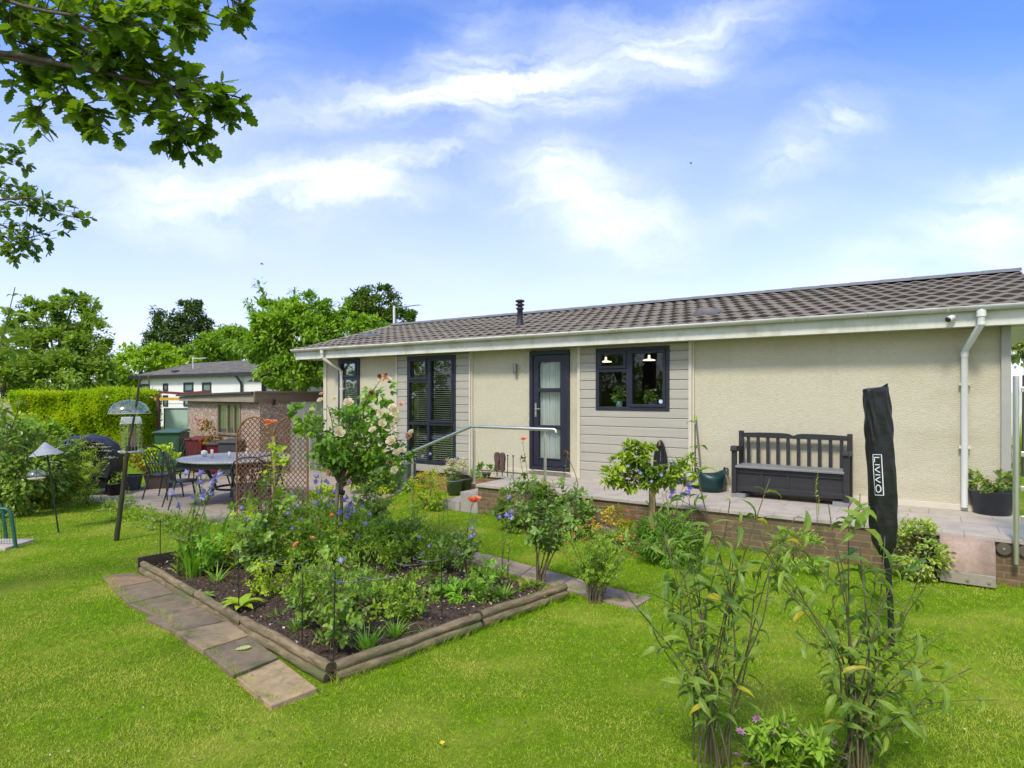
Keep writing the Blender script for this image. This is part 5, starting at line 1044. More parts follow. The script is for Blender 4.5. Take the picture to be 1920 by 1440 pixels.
def facing(p, q): d = Vector(q) - Vector(p); return math.atan2(d.y, d.x) - math.pi / 2
for px, py, lab in ((308, 934, 'leftmost dark lattice-back chair at the garden table'), (345, 950, 'front lattice-back chair beside the leftmost one'), (352, 905, 'chair showing its pale curved back behind the garden table'), (492, 962, 'chair seen through the lower left of the lattice trellis'), (500, 925, 'chair seen through the trellis on the far side of the table'), (462, 968, 'dark chair at the front of the table behind the left lattice panel')):
    p = G(px, py, .02); chair(p, facing(p, tb0), lab)
# planters on the patio
def pot(px, py, r, h, mat, name, lab, z=0, sq=False, base=None, cat='planter'):
    b = Vector(base) if base else G(px, py, z); 
    m = MB()
    if sq:
        v = []
        for zz, s in ((0, .78), (h * .93, 1), (h * .93, 1.08), (h, 1.08), (h, .95), (h * .88, .94)): v += [(x * r * s, y * r * s, zz) for x, y in ((-1, -1), (1, -1), (1, 1), (-1, 1))]
        m.add(v, [(3, 2, 1, 0), (20, 21, 22, 23)] + [(a * 4 + i, a * 4 + (i + 1) % 4, a * 4 + 4 + (i + 1) % 4, a * 4 + 4 + i) for a in range(5) for i in range(4)])
    else: m.lathe([(0, 0), (r * .78, 0), (r * .97, h * .9), (r * 1.04, h * .91), (r * 1.05, h), (r * .97, h), (r * .94, h * .9), (0, h * .88)], 28)
    o = thing(name, lab, cat, b, 0 if not sq else rad(20)); m.build('pot', mat, o); return o
M_potg = pm('pot_grey', (.045, .05, .065), (.06, .065, .08), scale=6, rough=.5); M_potb = pm('pot_brown', (.06, .045, .04), (.08, .06, .05), scale=8, rough=.7)
def potfill(o, r, h, rz, n, L, mat, seed, fl=None, Wr=.5):
    ml = MB(); rg = np.random.default_rng(seed); blob_leaves(ml, rg, n, (0, 0, h + rz * .6), (r, r, rz), L, Wr, T_LEAF, 16, .25, flat=.6); ml.build('foliage', mat, o)
    for i in range(fl[1] if fl else 0):
        a = rg.uniform(0, 6.28); q = r * math.sqrt(rg.random()) * .9; inst('flower', FL[fl[0]], o, (q * math.cos(a), q * math.sin(a), h + rz * (1.1 + .4 * rg.random())), (rg.uniform(0, .8), 0, a), fl[2])
o = pot(242, 920, .20, .30, M_potg, 'planter', 'blue-grey square planter with reddish-leaved plant left of the patio', sq=True); potfill(o, .28, .3, .28, 420, .07, leafm('leaf_reddish', (.10, .12, .02), (.24, .2, .04), cy=(.3, .08, .03), fy=.2), 3)
o = pot(216, 930, .14, .24, M_black, 'planter', 'small black pot beside the covered barbecue', sq=False); potfill(o, .14, .24, .12, 120, .05, L_gard, 4)
o = pot(300, 916, .24, .32, M_potb, 'planter', 'dark brown square planter behind the garden chairs', sq=True); potfill(o, .38, .3, .36, 600, .08, L_lime, 6)
# potted coral rose standard beside the bins
o = pot(392, 889, .2, .3, M_potb, 'potted_rose', 'potted coral-red rose in front of the shed window', cat='rose'); b = o.location
st_ = MB(); st_.tube([(0, 0, .25), (.02, 0, .7)], [.02, .012], 6); st_.build('stem', M_brown, o); ml = MB(); rg = np.random.default_rng(9); blob_leaves(ml, rg, 330, (.02, 0, .95), (.30, .28, .30), .07, .5, T_LEAF, 12, .3); ml.build('foliage', leafm('leaf_new_rose', (.08, .12, .02), (.22, .16, .05), cy=(.4, .1, .05), fy=.2), o)
for x, y in ((375, 790), (382, 793), (389, 797), (366, 787), (398, 802), (372, 798), (388, 824), (404, 826), (392, 812)): inst('flower', FL['coral'], o, AT(x, y, b.y - .1) - b, (.7, 0, x), .055)
# birds in the sky
for px, py, Y, lab in ((1295, 306, 60, 'tiny dark bird in the blue sky above the roof'), (491, 495, 60, 'tiny bird in the pale sky above the cherry tree')):
    m = MB(); m.tube([(-.16, 0, 0), (-.05, 0, .01), (.08, 0, .01), (.17, 0, -.01)], [.02, .06, .05, .015], 8); m.add([(0, -.03, .01), (.07, -.03, .01), (-.06, -.3, .09), (-.12, -.34, .08)], [(0, 1, 2, 3)]); m.add([(0, .03, .01), (.07, .03, .01), (-.06, .3, .09), (-.12, .34, .08)], [(3, 2, 1, 0)])
    tag(m.build('bird', M_black, loc=AT(px, py, Y), rz=.6), lab, 'bird')

# trees and hedge closing the garden on the left, beyond the frame; they show in the window glass
def side_tree(x, y, h, r, n, lab, mat, seed):
    t = thing('garden_tree', lab, 'tree', (x, y, 0)); rg = np.random.default_rng(seed); rn = random.Random(seed); ml, ms = MB(), MB()
    blob_leaves(ml, rg, n, (0, 0, h - r * 1.05), (r, r, r * 1.05), .17, .6, T_DIA, 60, .2, shell=.3); blob_leaves(ml, rg, n // 2, (0, 0, h * .35), (r * .9, r * .9, h * .33), .17, .6, T_DIA, 40, .22, shell=.3); ml.V = [np.maximum(v, [-99, -99, .02]).astype(np.float32) for v in ml.V]
    ms.tube(curve((0, 0, -.1), (.1, 0, h * .6), .3, rn, 6, .03), [.16, .09], 8)
    for i in range(7):
        u = runit(rg, 1)[0]; ms.tube(curve((0, 0, h * .4), (u[0] * r * .8, u[1] * r * .8, h * .6 + abs(u[2]) * r * .6), .5, rn, 7, .06), [.07, .012], 6, cap=False)
    ml.build('crown', mat, t); ms.build('trunk', M_wood_dark, t)
for k, (x, y, h, r, m_) in enumerate(((-13.2, 10.5, 4.2, 2.3, L_tree), (-14.5, 5.5, 5.2, 2.7, L_cherry), (-14.0, .3, 5.6, 2.8, L_tree), (-11.5, -5.5, 5.5, 2.8, L_cherry), (-6.0, -9.5, 5.6, 2.9, L_tree))):
    side_tree(x, y, h, r, 5200, ('mid-green garden tree just outside the left frame edge beyond the shrubs', 'bright green garden tree on the left boundary level with the flower bed', 'large green tree on the left boundary behind the overhanging oak', 'green tree at the rear left corner of the garden', 'green tree standing behind the photographer')[k], m_, 500 + k)
# ================================================================== ON THE TERRACE
M_bench = pm('bench_charcoal', (.020, .019, .020), (.032, .030, .031), scale=5, rough=.55, bump=.15, bscale=30, stretch=(.3, 1, 3)); M_seat = pm('bench_seat', (.17, .165, .165), (.21, .205, .20), scale=5, rough=.5, stretch=(.2, 1, 1))
bu0, bu1 = U(1372, -.52), U(1592, -.52); bw = bu1 - bu0
bn = thing('storage_bench', 'charcoal plastic storage bench with slatted back and pale grey seat', 'bench', LW((bu0 + bu1) / 2, -.30, DK), HT)
a = bw / 2; zb = .055; ft = -.22
m = MB(); m.box(-a + .055, a - .055, ft + .035, .17, zb + .03, .40); m.box(-a + .055, a - .055, ft + .015, ft + .034, .335, .40); m.box(-a + .055, a - .055, ft + .015, ft + .034, zb + .03, zb + .10)
for i in range(5): x = -a + .055 + (2 * a - .11) * i / 4; m.box(x - .02 if i else x, x + .02 if i < 4 else x, ft + .022, ft + .034, zb + .101, .334)
m.build('chest', M_bench, bn, bev=.004)
MB().box(-a + .05, a - .05, ft - .03, .16, .402, .435).build('seat', M_seat, bn, bev=.008)
for s in (-1, 1):
    MB().box(s * a - (.06 if s > 0 else 0), s * a + (0 if s > 0 else .06), .15, .21, zb, .885).build('back_post', M_bench, bn, bev=.006)
    MB().box(s * a - (.062 if s > 0 else -.0), s * a + (0.0 if s > 0 else .062), ft - .02, ft + .045, zb, .63).build('front_post', M_bench, bn, bev=.006)
    q = MB(); v = []; prof = [(ft - .05, .63), (ft - .045, .672), (ft + .0, .69), (.0, .675), (.148, .66), (.148, .625), (ft + .0, .63)]
    k = len(prof); x0, x1 = (s * a - .075 if s > 0 else s * a - .005), (s * a + .005 if s > 0 else s * a + .075); v = [(x0, y, z) for y, z in prof] + [(x1, y, z) for y, z in prof]
    q.add(v, [(i, (i + 1) % k, k + (i + 1) % k, k + i) for i in range(k)] + [tuple(range(k)), tuple(range(k, 2 * k))[::-1]]); q.build('armrest', M_bench, bn, bev=.008)
    MB().box(s * a - (.18 if s > 0 else 0), s * a + (0 if s > 0 else .18), ft - .03, .20, 0, zb - .002).build('block', pm('concrete_block', (.26, .25, .23), (.2, .19, .18), scale=20, rough=.95), bn)
for i in range(10):
    x = -a + .06 + (2 * a - .12) * (i + .5) / 10 ; MB().box(x - .021, x + .021, .168, .19, .41, .80).build('slat', M_bench, bn)
for s in (-1, 1):
    v = []; 
    for i in range(13):
        t = i / 12; x = s * (a - .06) * (1 - t); zt = .855 + .012 * math.sin(t * 2.6) + (-.028 * max(0, (t - .9) / .1)); v.append((x, zt))
    q = MB(); vv = [(x, .16, .795) for x, z in v] + [(x, .16, z) for x, z in v] + [(x, .20, .795) for x, z in v] + [(x, .20, z) for x, z in v]; k = 13
    q.add(vv, [f for i in range(12) for f in ((i, i + 1, k + i + 1, k + i), (2 * k + i, 3 * k + i, 3 * k + i + 1, 2 * k + i + 1), (k + i, k + i + 1, 3 * k + i + 1, 3 * k + i), (i, 2 * k + i, 2 * k + i + 1, i + 1))]); q.build('top_rail', M_bench, bn)
# tub, broom, hose, boot rack
tp = G(1334, 921, DK); tbx = thing('garden_tub', 'dark green flexible tub with raised handles on the terrace beside the bench', 'tub', tp); M_tub = pm('tub_green', (.006, .03, .03), (.009, .04, .038), scale=4, rough=.4)
R1 = 27 * tp.y / F; m = MB(); n = 36; v = []
for r, z in ((.80, 0), (.86, .08), (.9, .16), (.95, .24), (.93, .24), (.78, .02)):
    for j in range(n):
        t = 2 * math.pi * j / n; lift = .07 * abs(math.cos(t)) ** 3 * (z / .24) if z > .1 else 0; v.append((R1 * r * math.cos(t), R1 * r * math.sin(t), z + lift))
m.add(v, [(i * n + j, i * n + (j + 1) % n, (i + 1) * n + (j + 1) % n, (i + 1) * n + j) for i in range(5) for j in range(n)] + [tuple(range(n))[::-1], tuple(range(5 * n, 6 * n))], 0, True); m.build('tub_body', M_tub, tbx)
for s in (-1, 1): MB().tube([(s * R1 * .98, -.10, .25), (s * R1 * 1.02, -.07, .33), (s * R1 * 1.02, .07, .33), (s * R1 * .98, .10, .25)], .013, 8).build('handle', M_tub, tbx)
br0 = G(1316, 917, DK); br = thing('broom', 'broom with grey handle and lime tip leaning on the cream wall', 'broom', br0, HT); 
uu, zz = UZ(1304, 778, -.03); top = Vector((uu, -.03, zz)); rb_ = Matrix.Rotation(-HT, 4, 'Z') @ (LW(top.x, top.y, top.z) - br0)
MB().tube([(0, 0, .10), rb_ * .93], .012, 8).build('handle', pm('grey_tube', (.12, .12, .13), rough=.4), br); MB().tube([rb_ * .93, rb_], .014, 8).build('grip', pm('lime_plastic', (.30, .50, .03), rough=.4), br)
m = MB(); m.box(-.16, .16, -.025, .025, .05, .085); m.tube([(0, 0, .085), (0, 0, .12)], .018, 8); m.build('broom_head', pm('lime_plastic', (.30, .50, .03)), br, bev=.006)
m = MB()
for i in range(40): x = -.155 + .31 * i / 39; m.box(x - .003, x + .003, -.022, .022, 0, .049)
m.build('bristles', M_black, br)
uh, zh = UZ(1238, 828, -.07); ho = thing('hose', 'black coiled hose hanging in long loops on the grey cladding', 'hose', LW(uh, -.07, zh), HT)
for k in range(7):
    r = .018 + .013 * k; ln = .30 + .028 * k; pts = []
    for i in range(25):
        t = 2 * math.pi * i / 24; pts.append((r * 1.05 * math.sin(t) * (1 - .25 * math.cos(t)), -.006 * (k % 3) , -ln / 1.0 * (1 - math.cos(t)) * .62 + .01 * k * .3))
    MB().tube(pts, .0105, 7, cap=False).build('coil', M_black, ho)
MB().box(-.012, .012, -.035, .03, -.06, .02).build('hook', pm('brass', (.45, .33, .12), rough=.4, metal=.7), ho)
q0 = G(950, 896, DK); rk = thing('boot_rack', 'small rack with four upright rods holding two upturned brown shoes', 'rack', q0, HT)
MB().box(-.22, .22, -.03, .03, 0, .02).build('base', M_castl, rk); k = q0.y / F
for i, x in enumerate((-.20, -.09, -.0 + .02, .13)):
    MB().tube([(x, 0, .02), (x, 0, .20 if i < 2 else .37)], .0075, 7).build('rod', M_wire, rk)
    if i > 1: MB().lathe([(0, 0), (.014, .004), (.016, .014), (0, .026)], 12, (x, 0, .365)).build('knob', M_wire, rk)
sp_ = [(-.034, 0), (-.040, .035), (-.033, .08), (-.030, .12), (-.044, .19), (-.047, .24), (-.034, .285), (-.008, .30), (.02, .29), (.04, .255), (.046, .20), (.034, .13), (.030, .08), (.036, .035), (.028, 0), (0, -.012)]
for x in (-.20, -.09):
    m = MB(); v = [(px_, -.014, pz_) for px_, pz_ in sp_] + [(px_ * .92, .035, pz_) for px_, pz_ in sp_]; k = len(sp_)
    m.add(v, [tuple(range(k)), tuple(range(k, 2 * k))[::-1]] + [(i, (i + 1) % k, k + (i + 1) % k, k + i) for i in range(k)]); o = m.build('shoe', pm('brown_sole', (.085, .05, .04), (.12, .07, .055), scale=30, rough=.8), loc=q0 + EU * x + Vector((0, 0, .115)), rz=HT, bev=.006)
    tag(o, 'left upturned brown shoe on the boot rack' if x < -.15 else 'right upturned brown shoe on the boot rack, nearer the thin rods', 'shoe')
o = pot(1860, 963, .225, .285, M_potg, 'planter', 'dark blue-grey pot of pale green foliage by the right downpipe', z=DK, cat='potted plant')
potfill(o, .30, .30, .13, 900, .06, leafm('leaf_sage_dark', (.06, .11, .04), (.19, .25, .11)), 8)
for px, py, r, lab in ((852, 926, .16, 'grey pot of cream heather left of the terrace steps'), (872, 922, .15, 'grey pot of cream heather nearest the handrail post')):
    o = pot(px, py, r, .26, pm('pot_slate', (.10, .13, .13), (.14, .17, .17), scale=5, rough=.5), 'planter', lab, z=.02, sq=False, cat='potted plant'); ml = MB(); rg = np.random.default_rng(px)
    blob_leaves(ml, rg, 420, (0, 0, .38), (.20, .18, .14), .05, .25, T_LEAF, 14, .3); ml.build('foliage', leafm('leaf_heather', (.04, .09, .03), (.10, .16, .06)), o); ml = MB(); blob_leaves(ml, rg, 700, (0, 0, .54), (.30, .24, .10), .034, .6, T_DIA, 34, .2); ml.build('flowers', L_cream, o)
o = pot(908, 893, .12, .06, M_potb, 'planter', 'low row of dark green leaves at the left end of the terrace', z=DK, cat='potted plant'); potfill(o, .26, .04, .09, 260, .06, L_rosed, 31)
c2_ = chair(LW(3.75, -.85, DK), HT + rad(120), 'metal chair seen through the glass screen at the right edge')
# parasol in its cover
p0 = G(1672, 1210); Yp = p0.y; kx = Yp / F; pa = thing('parasol', 'closed parasol in a black cover standing on a thin pole in the lawn', 'parasol', p0)
def pr_(px, py): return AT(px, py, Yp) - p0
MB().tube([(0, 0, -.02), pr_(1669, 1130), pr_(1665, 1062)], .021, 12).build('pole', M_black, pa)
rows_ = [(727, 1642, 26, .75), (729, 1642, 26.5, .80), (760, 1644, 27, .8), (850, 1651, 29, .78), (930, 1655, 29.5, .8), (985, 1657, 28, .8), (1015, 1657.5, 24, .8), (1035, 1659, 15, .8), (1048, 1661, 8.5, .9), (1062, 1664, 7.5, .95)]
def cov(t, th):      # t row parameter 0..1, th angle (0 towards the photographer)
    y = 727 + t * 335; 
    for A, B in zip(rows_, rows_[1:]):
        if y <= B[0] + 1e-6: break
    q = (y - A[0]) / (B[0] - A[0]); c = A[1] + (B[1] - A[1]) * q; w = (A[2] + (B[2] - A[2]) * q) * kx * .80; fl = .8 * (A[3] + (B[3] - A[3]) * q)
    s, cc = math.sin(th), math.cos(th); e = .62; x = math.copysign(abs(s) ** e, s) * w; yy = -math.copysign(abs(cc) ** e, cc) * w * fl
    amp = .0 if t < .01 else .006 + .004 * math.sin(t * 9); fold = .7 * amp * (math.sin(th * 5 + t * 16) + .6 * math.sin(th * 9 - t * 31)) * (0.15 if -1.0 < th < -.2 and .30 < t < .64 else 1) * (1 if t < .9 else .5)
    crease = -.009 * math.exp(-((th - .05 - .5 * (t - .4)) / .16) ** 2) * (1 if .04 < t < .95 else 0)
    k = 1 + (fold + crease) / max(w, .02)
    z = H - (y - HY) * kx; z += .012 * s * (1 if t < .02 else 0) 
    return Vector(((c - CX) * kx + x * k, Yp + yy * k, z)) - p0
n, rws = 72, 90; v = [tuple(cov(i / rws, -math.pi + 2 * math.pi * j / n)) for i in range(rws + 1) for j in range(n)]
m = MB().add(v, [(i * n + j, (i + 1) * n + j, (i + 1) * n + (j + 1) % n, i * n + (j + 1) % n) for i in range(rws) for j in range(n)], 0, True)
m.add(v[:n], [tuple(range(n))]); m.build('cover', pm('parasol_fabric', (.009, .0085, .008), (.015, .014, .013), scale=6, rough=.4, bump=.3, bscale=12, bdist=.025, spec=.45), pa)
m = MB(); m.tube([cov(0.001, 1.9) + Vector((0, 0, -.01)), cov(0, 1.5) + Vector((0, 0, .018))], [.02, .004], 8); m.build('cover_corner', MC['parasol_fabric'], pa)
m = MB(); tx = MB()
def tq(a, b_, w, mb):    # stroke between text-space points; x reading direction (down the cover), y letter-up (to the right)
    def S(p): 
        t = (851 - 727 + p[0] * 75) / 335; th0, th1 = -.98, -.16; q = cov(t, th0 + (th1 - th0) * p[1]); return q + Vector((0, -.0035, 0))
    d = Vector((b_[0] - a[0], b_[1] - a[1])); L = d.length; nn = max(1, int(L / .05)); nrm = Vector((-d.y * .28, d.x / .28)).normalized()
    nrm = Vector((-d.y * .0576, d.x * .30)); nrm = Vector((nrm.x / .30, nrm.y / .0576)); nrm = nrm * (w / math.hypot(nrm.x * .30, nrm.y * .0576)) / 2
    vs = []
    for i in range(nn + 1):
        c = Vector(a) + d * (i / nn); vs += [tuple(S(c + nrm)), tuple(S(c - nrm))]
    mb.add(vs, [(2 * i, 2 * i + 1, 2 * i + 3, 2 * i + 2) for i in range(nn)])
for a_, b_ in (((0, 0), (1, 0)), ((0, 1), (1, 1)), ((0, -.03), (0, 1.03)), ((1, -.03), (1, 1.03))): tq(a_, b_, .0045, m)
m.build('printed_border', pm('print_white', (.7, .7, .7), rough=.6), pa)
lo, hi = .2, .8
LT = [[(.07, hi, .07, lo), (.07, lo, .19, lo)], [(.25, lo, .25, hi)], [(.30, hi, .37, lo), (.37, lo, .44, hi)], [(.50, lo, .50, hi)], [(.55, hi, .62, lo), (.62, lo, .69, hi)],
      [(.84 + .09 * math.cos(t), .5 + .3 * math.sin(t), .84 + .09 * math.cos(t + .42), .5 + .3 * math.sin(t + .42)) for t in np.arange(0, 6.28, .4189)]]
for L_ in LT:
    for s in L_: tq((s[0], s[1]), (s[2], s[3]), .0065, tx)
tx.build('lettering', MC['print_white'], pa)
# ================================================================== SUPPORTS IN THE BED
def support(stakes, loops, lab, group='wire plant supports in the bed'):
    b = G(*stakes[0][:2], .06); t = thing('plant_support', lab, 'plant support', b, 0, group)
    for (px, py, ty) in stakes:
        q = G(px, py, .06) - b; Y = (q + b).y; MB().tube([q, AT(px + random.Random(px).uniform(-3, 3), ty, Y) - b], .0045, 5).build('stake', M_wire, t)
    for (cx_, cy_, r, arc0, arc1) in loops:
        c = AT(cx_, cy_, b.y - .05) - b; MB().tube([c + Vector((r * math.cos(a), r * math.sin(a), 0)) for a in np.linspace(arc0, arc1, 18)], .0032, 5).build('loop', M_wire2, t)
support([(300, 1078, 975), (378, 1082, 1005)], [(352, 1002, .17, 0, 6.2)], 'wire ring support round the purple campanula at the left of the bed')
support([(448, 1148, 1030)], [(470, 1036, .13, 2.6, 6.6), (512, 1046, .10, 2.8, 6.4)], 'wire looped support behind the rosette of leaves')
support([(566, 1208, 1075)], [(548, 1052, .10, 2.8, 6.4), (590, 1062, .11, 2.8, 6.5)], 'wire looped support in the middle of the bed')
support([(625, 1262, 1070)], [(662, 1080, .13, 2.9, 6.2), (712, 1076, .12, 3.1, 6.3)], 'tall wire support at the front corner of the bed')
support([(829, 1165, 1035)], [(770, 1052, .12, 3.0, 6.3), (806, 1044, .13, 3.2, 6.6)], 'wire support standing at the right of the bed')
# ================================================================== TRELLIS
t0 = G(510, 985, .0); Yt = t0.y; trl = thing('trellis', 'pair of arched brown willow lattice panels at the back of the bed', 'trellis', t0); M_wil = pm('willow', (.16, .065, .025), (.26, .12, .05), scale=20, rough=.8)
def tr_(px, py): return AT(px, py, Yt) - t0
for xa, xb, yb in ((444, 512, 1000), (513, 577, 975)):
    w = (xb - xa) / 2; cx_ = (xa + xb) / 2; arch = [(cx_ - w, yb), (cx_ - w, 860), (cx_ - w, 822)] + [(cx_ - w * math.cos(a), 822 - 40 * math.sin(a)) for a in np.linspace(.15, math.pi - .15, 13)] + [(cx_ + w, 822), (cx_ + w, 860), (cx_ + w, yb)]
    MB().tube([tr_(x, y) for x, y in arch], .013, 7).build('frame', M_wil, trl)
    m = MB()
    def clip(x, y): 
        return abs(x - cx_) < w and (y > 822 or ((x - cx_) / w) ** 2 + ((y - 822) / 40) ** 2 < 1) and y < yb
    for s in (-1, 1):
        for c in np.arange(-30, 40) * 9.0:
            seg = []
            for i in range(0, 260, 3):
                y = 780 + i; x = cx_ + c + s * i * .86
                if clip(x, y): seg.append((x, y))
                elif len(seg) > 1: break
            if len(seg) > 1: m.tube([tr_(*seg[0]) + Vector((0, .004 * s, 0)), tr_(*seg[-1]) + Vector((0, .004 * s, 0))], .0058, 4, cap=False)
    m.build('lattice', M_wil, trl)
    for y in np.arange(824, yb - 4, 7.5):
        pass
pp = G(516, 985); tag(MB().tube([(0, 0, 0), (.0, 0, H - (818 - HY) / F * pp.y)], [.026, .024], 10).build('timber_stake', pm('pale_timber', (.42, .30, .10), (.34, .24, .08), scale=12, rough=.8), loc=pp + Vector((0, -.04, 0))), 'pale timber stake between the two lattice panels', 'stake')
# ================================================================== ROSES AND BED PLANTS
def fan(x0, x1, y0, y1, n, seed, d=.2):
    r = random.Random(seed); return [(x0 + (x1 - x0) * (i + .5) / n + r.uniform(-8, 8), r.uniform(y0, y1), r.uniform(-d, d)) for i in range(n)]
RL_ = dict(n=15, L=.062, W=.62, f0=.35, mat=L_rose, up=.5)
# standard rose
b = G(637, 1022, .05); Yr = b.y; sr0 = thing('standard_rose', 'tall standard rose with pale pink blooms on a single trunk in the bed', 'rose', b)
def ar(px, py, dy=0): return AT(px, py, Yr + dy) - b
MB().tube([(0, 0, 0), ar(640, 960), ar(641, 905)], [.022, .019], 8).build('trunk', M_brown, sr0); MB().tube([Vector((-.05, -.02, 0)), ar(634, 905) + Vector((0, -.02, 0))], .022, 10).build('stake', pm('pale_stake', (.34, .29, .20), (.28, .24, .15), scale=10, rough=.8), sr0)
m = MB(); m.tube([ar(628, 922), ar(646, 924)], .03, 10); m.build('tree_tie', M_black, sr0)
rnd = random.Random(4); rg = np.random.default_rng(4); ms, ml = MB(), MB()
ends = [(560, 790), (590, 815), (575, 770), (610, 760), (640, 755), (665, 765), (690, 745), (715, 725), (720, 705), (735, 770), (750, 800), (765, 830), (740, 840), (720, 870), (600, 850), (640, 790), (700, 800), (660, 830), (585, 840), (690, 860), (730, 810), (620, 830), (745, 870), (700, 890)]
allp = []
for (x, y) in ends:
    pts = curve(ar(638, 918), ar(x, y, rnd.uniform(-.4, .4)), .35, rnd, 9, .05); ms.tube(pts, [.011, .004], 5, cap=False); allp.append(pts)
    for i in range(5):
        p, d = along(pts, rnd.uniform(.4, .95)); u = Vector(runit(rg, 1)[0]); pt = curve(p, p + (u + Vector((0, 0, .3))).normalized() * rnd.uniform(.12, .25), .1, rnd, 5, .03); ms.tube(pt, [.005, .003], 4, cap=False); allp.append(pt)
P, D, N = [], [], []
for pts in allp:
    for i in range(15 if len(pts) == 9 else 12):
        p, d = along(pts, .4 + .6 * rnd.random() if len(pts) == 9 else rnd.random()); u = Vector(runit(rg, 1)[0]); P.append(p + u * .02); D.append(u + d * .3 - Vector((0, 0, .15))); N.append(u * .4 + Vector((0, -.2, 1)))
n = len(P); leaves(ml, P, D, N, rg.uniform(.05, .09, n), rg.uniform(.033, .052, n)); blob_leaves(ml, rg, 1300, tuple(ar(665, 815)), (.60, .42, .40), .065, .6, T_LEAF, 40, .2); blob_leaves(ml, rg, 520, tuple(ar(725, 860)), (.28, .3, .32), .065, .6, T_LEAF, 18, .25)
blob_leaves(ml, rg, 70, tuple(ar(722, 735)), (.16, .12, .12), .085, .6, T_LEAF, 6, .3); blob_leaves(ml, rg, 80, tuple(ar(572, 775)), (.18, .12, .09), .085, .6, T_LEAF, 6, .3); blob_leaves(ml, rg, 60, tuple(ar(575, 808)), (.12, .12, .05), .085, .6, T_LEAF, 5, .3)
ms.build('branch', M_brown, sr0); ml.build('foliage', leafm('leaf_rose_bright', (.045, .12, .02), (.14, .26, .035), tr=.3, rough=.35), sr0)
for x, y, r, kd in ((654, 757, .075, 'pink'), (635, 812, .085, 'pink'), (700, 808, .06, 'pink'), (736, 765, .06, 'pink'), (742, 775, .075, 'pink'), (752, 760, .05, 'salmon'), (745, 790, .06, 'pink'), (714, 775, .055, 'pink'), (717, 795, .06, 'pink'), (736, 800, .055, 'pink'), (735, 828, .08, 'pink'), (768, 818, .06, 'salmon'), (772, 812, .05, 'pink'), (745, 850, .06, 'pink'), (755, 845, .045, 'pink'), (585, 770, .045, 'pink'),
                    (602, 752, .05, 'pink'), (604, 740, .04, 'salmon'), (716, 715, .06, 'pink'), (722, 708, .05, 'salmon'), (727, 712, .05, 'pink'), (712, 706, .035, 'brown'), (724, 703, .03, 'brown'), (730, 718, .03, 'brown'), (697, 738, .045, 'brown'), (740, 882, .055, 'pink'), (732, 868, .04, 'brown'), (628, 748, .05, 'pink'), (655, 905, .045, 'mauve')):
    inst('flower', FL[kd], sr0, ar(x, y, -.42 if 600 < x < 760 and y > 730 else -.2), (rnd.uniform(.5, 1.4), 0, rnd.uniform(-.6, .6)), r * .88)
# left campanula, straps
caneplant('campanula', 'tall campanula with lavender-blue bells at the left corner of the bed', 'flowers', 352, 1085, [(350, 985), (362, 930), (372, 895), (385, 890), (395, 915), (402, 900), (410, 880), (340, 950), (330, 1000), (420, 960)], dict(n=26, L=.085, W=.24, f0=.04, mat=L_gard, up=.9), .006, seed=31, basespread=.08,
          fl=[(370, 893, 'blue', .033), (380, 905, 'purple', .036), (375, 890, 'purple', .036), (398, 902, 'purple', .036), (392, 915, 'purple', .038), (402, 905, 'blue', .034), (410, 892, 'blue', .034), (378, 925, 'purple', .038), (384, 932, 'blue', .034), (395, 928, 'purple', .036), (352, 888, 'blue', .034), (326, 926, 'blue', .032), (330, 950, 'blue', .036), (366, 932, 'purple', .032), (372, 940, 'blue', .032), (400, 895, 'purple', .032)])
straps('strap_leaf_clump', 'clump of upright strap leaves at the left end of the bed', 'plant', 362, 1088, 70, .60, .30, .020, L_grass, 5)
straps('iris_clump', 'broad pointed iris leaves leaning right behind the campanula', 'plant', 400, 1060, 14, .95, .48, .055, L_grass, 14)
straps('strap_leaf_clump', 'low strap leaves between the campanula and the coral rose bush', 'plant', 405, 1100, 24, .30, .2, .018, L_grass, 25)
caneplant('rose_bush', 'rose bush with bare lower stems left of the middle of the bed', 'rose', 487, 1098, fan(430, 560, 930, 1030, 9, 3) + [(520, 880), (545, 925), (500, 900)], dict(n=20, L=.078, W=.62, f0=.42, mat=L_rose, up=.4), .008, M_brown, seed=32, side=3, sideL=.2, basespread=.05, fl=[(556, 1022, 'coral', .035), (508, 796, 'coral', .06, .9), (500, 800, 'coral', .05, .9)][:1])
caneplant('rose_bush', 'tall thin rose with coral bloom growing up between the lattice panels', 'rose', 512, 1010, [(508, 796, 0), (500, 830, 0), (530, 830, 0), (545, 860, 0)], dict(n=18, L=.08, W=.65, f0=.5, mat=L_lime, up=.4), .006, M_brown, seed=33, side=2, fl=[(506, 796, 'coral', .06), (514, 793, 'coral', .05), (500, 791, 'coral', .045)])
caneplant('rose_bush', 'leafy rose bush at the front corner of the bed', 'rose', 628, 1232, fan(550, 705, 1060, 1160, 8, 5, .25) + [(600, 1030), (650, 1045)], dict(n=15, L=.062, W=.6, f0=.35, mat=L_rose, up=.4), .007, M_brown, seed=34, side=4, sideL=.18, basespread=.05, fl=[(641, 1056, 'blue', .03), (632, 1095, 'blue', .03)])
caneplant('rose_bush', 'small rose with brown edged leaves left of the front corner rose', 'rose', 575, 1190, fan(545, 610, 1080, 1140, 5, 6, .15), dict(n=16, L=.06, W=.6, f0=.3, mat=L_rose, up=.4), .006, M_brown, seed=35, side=3, sideL=.14)
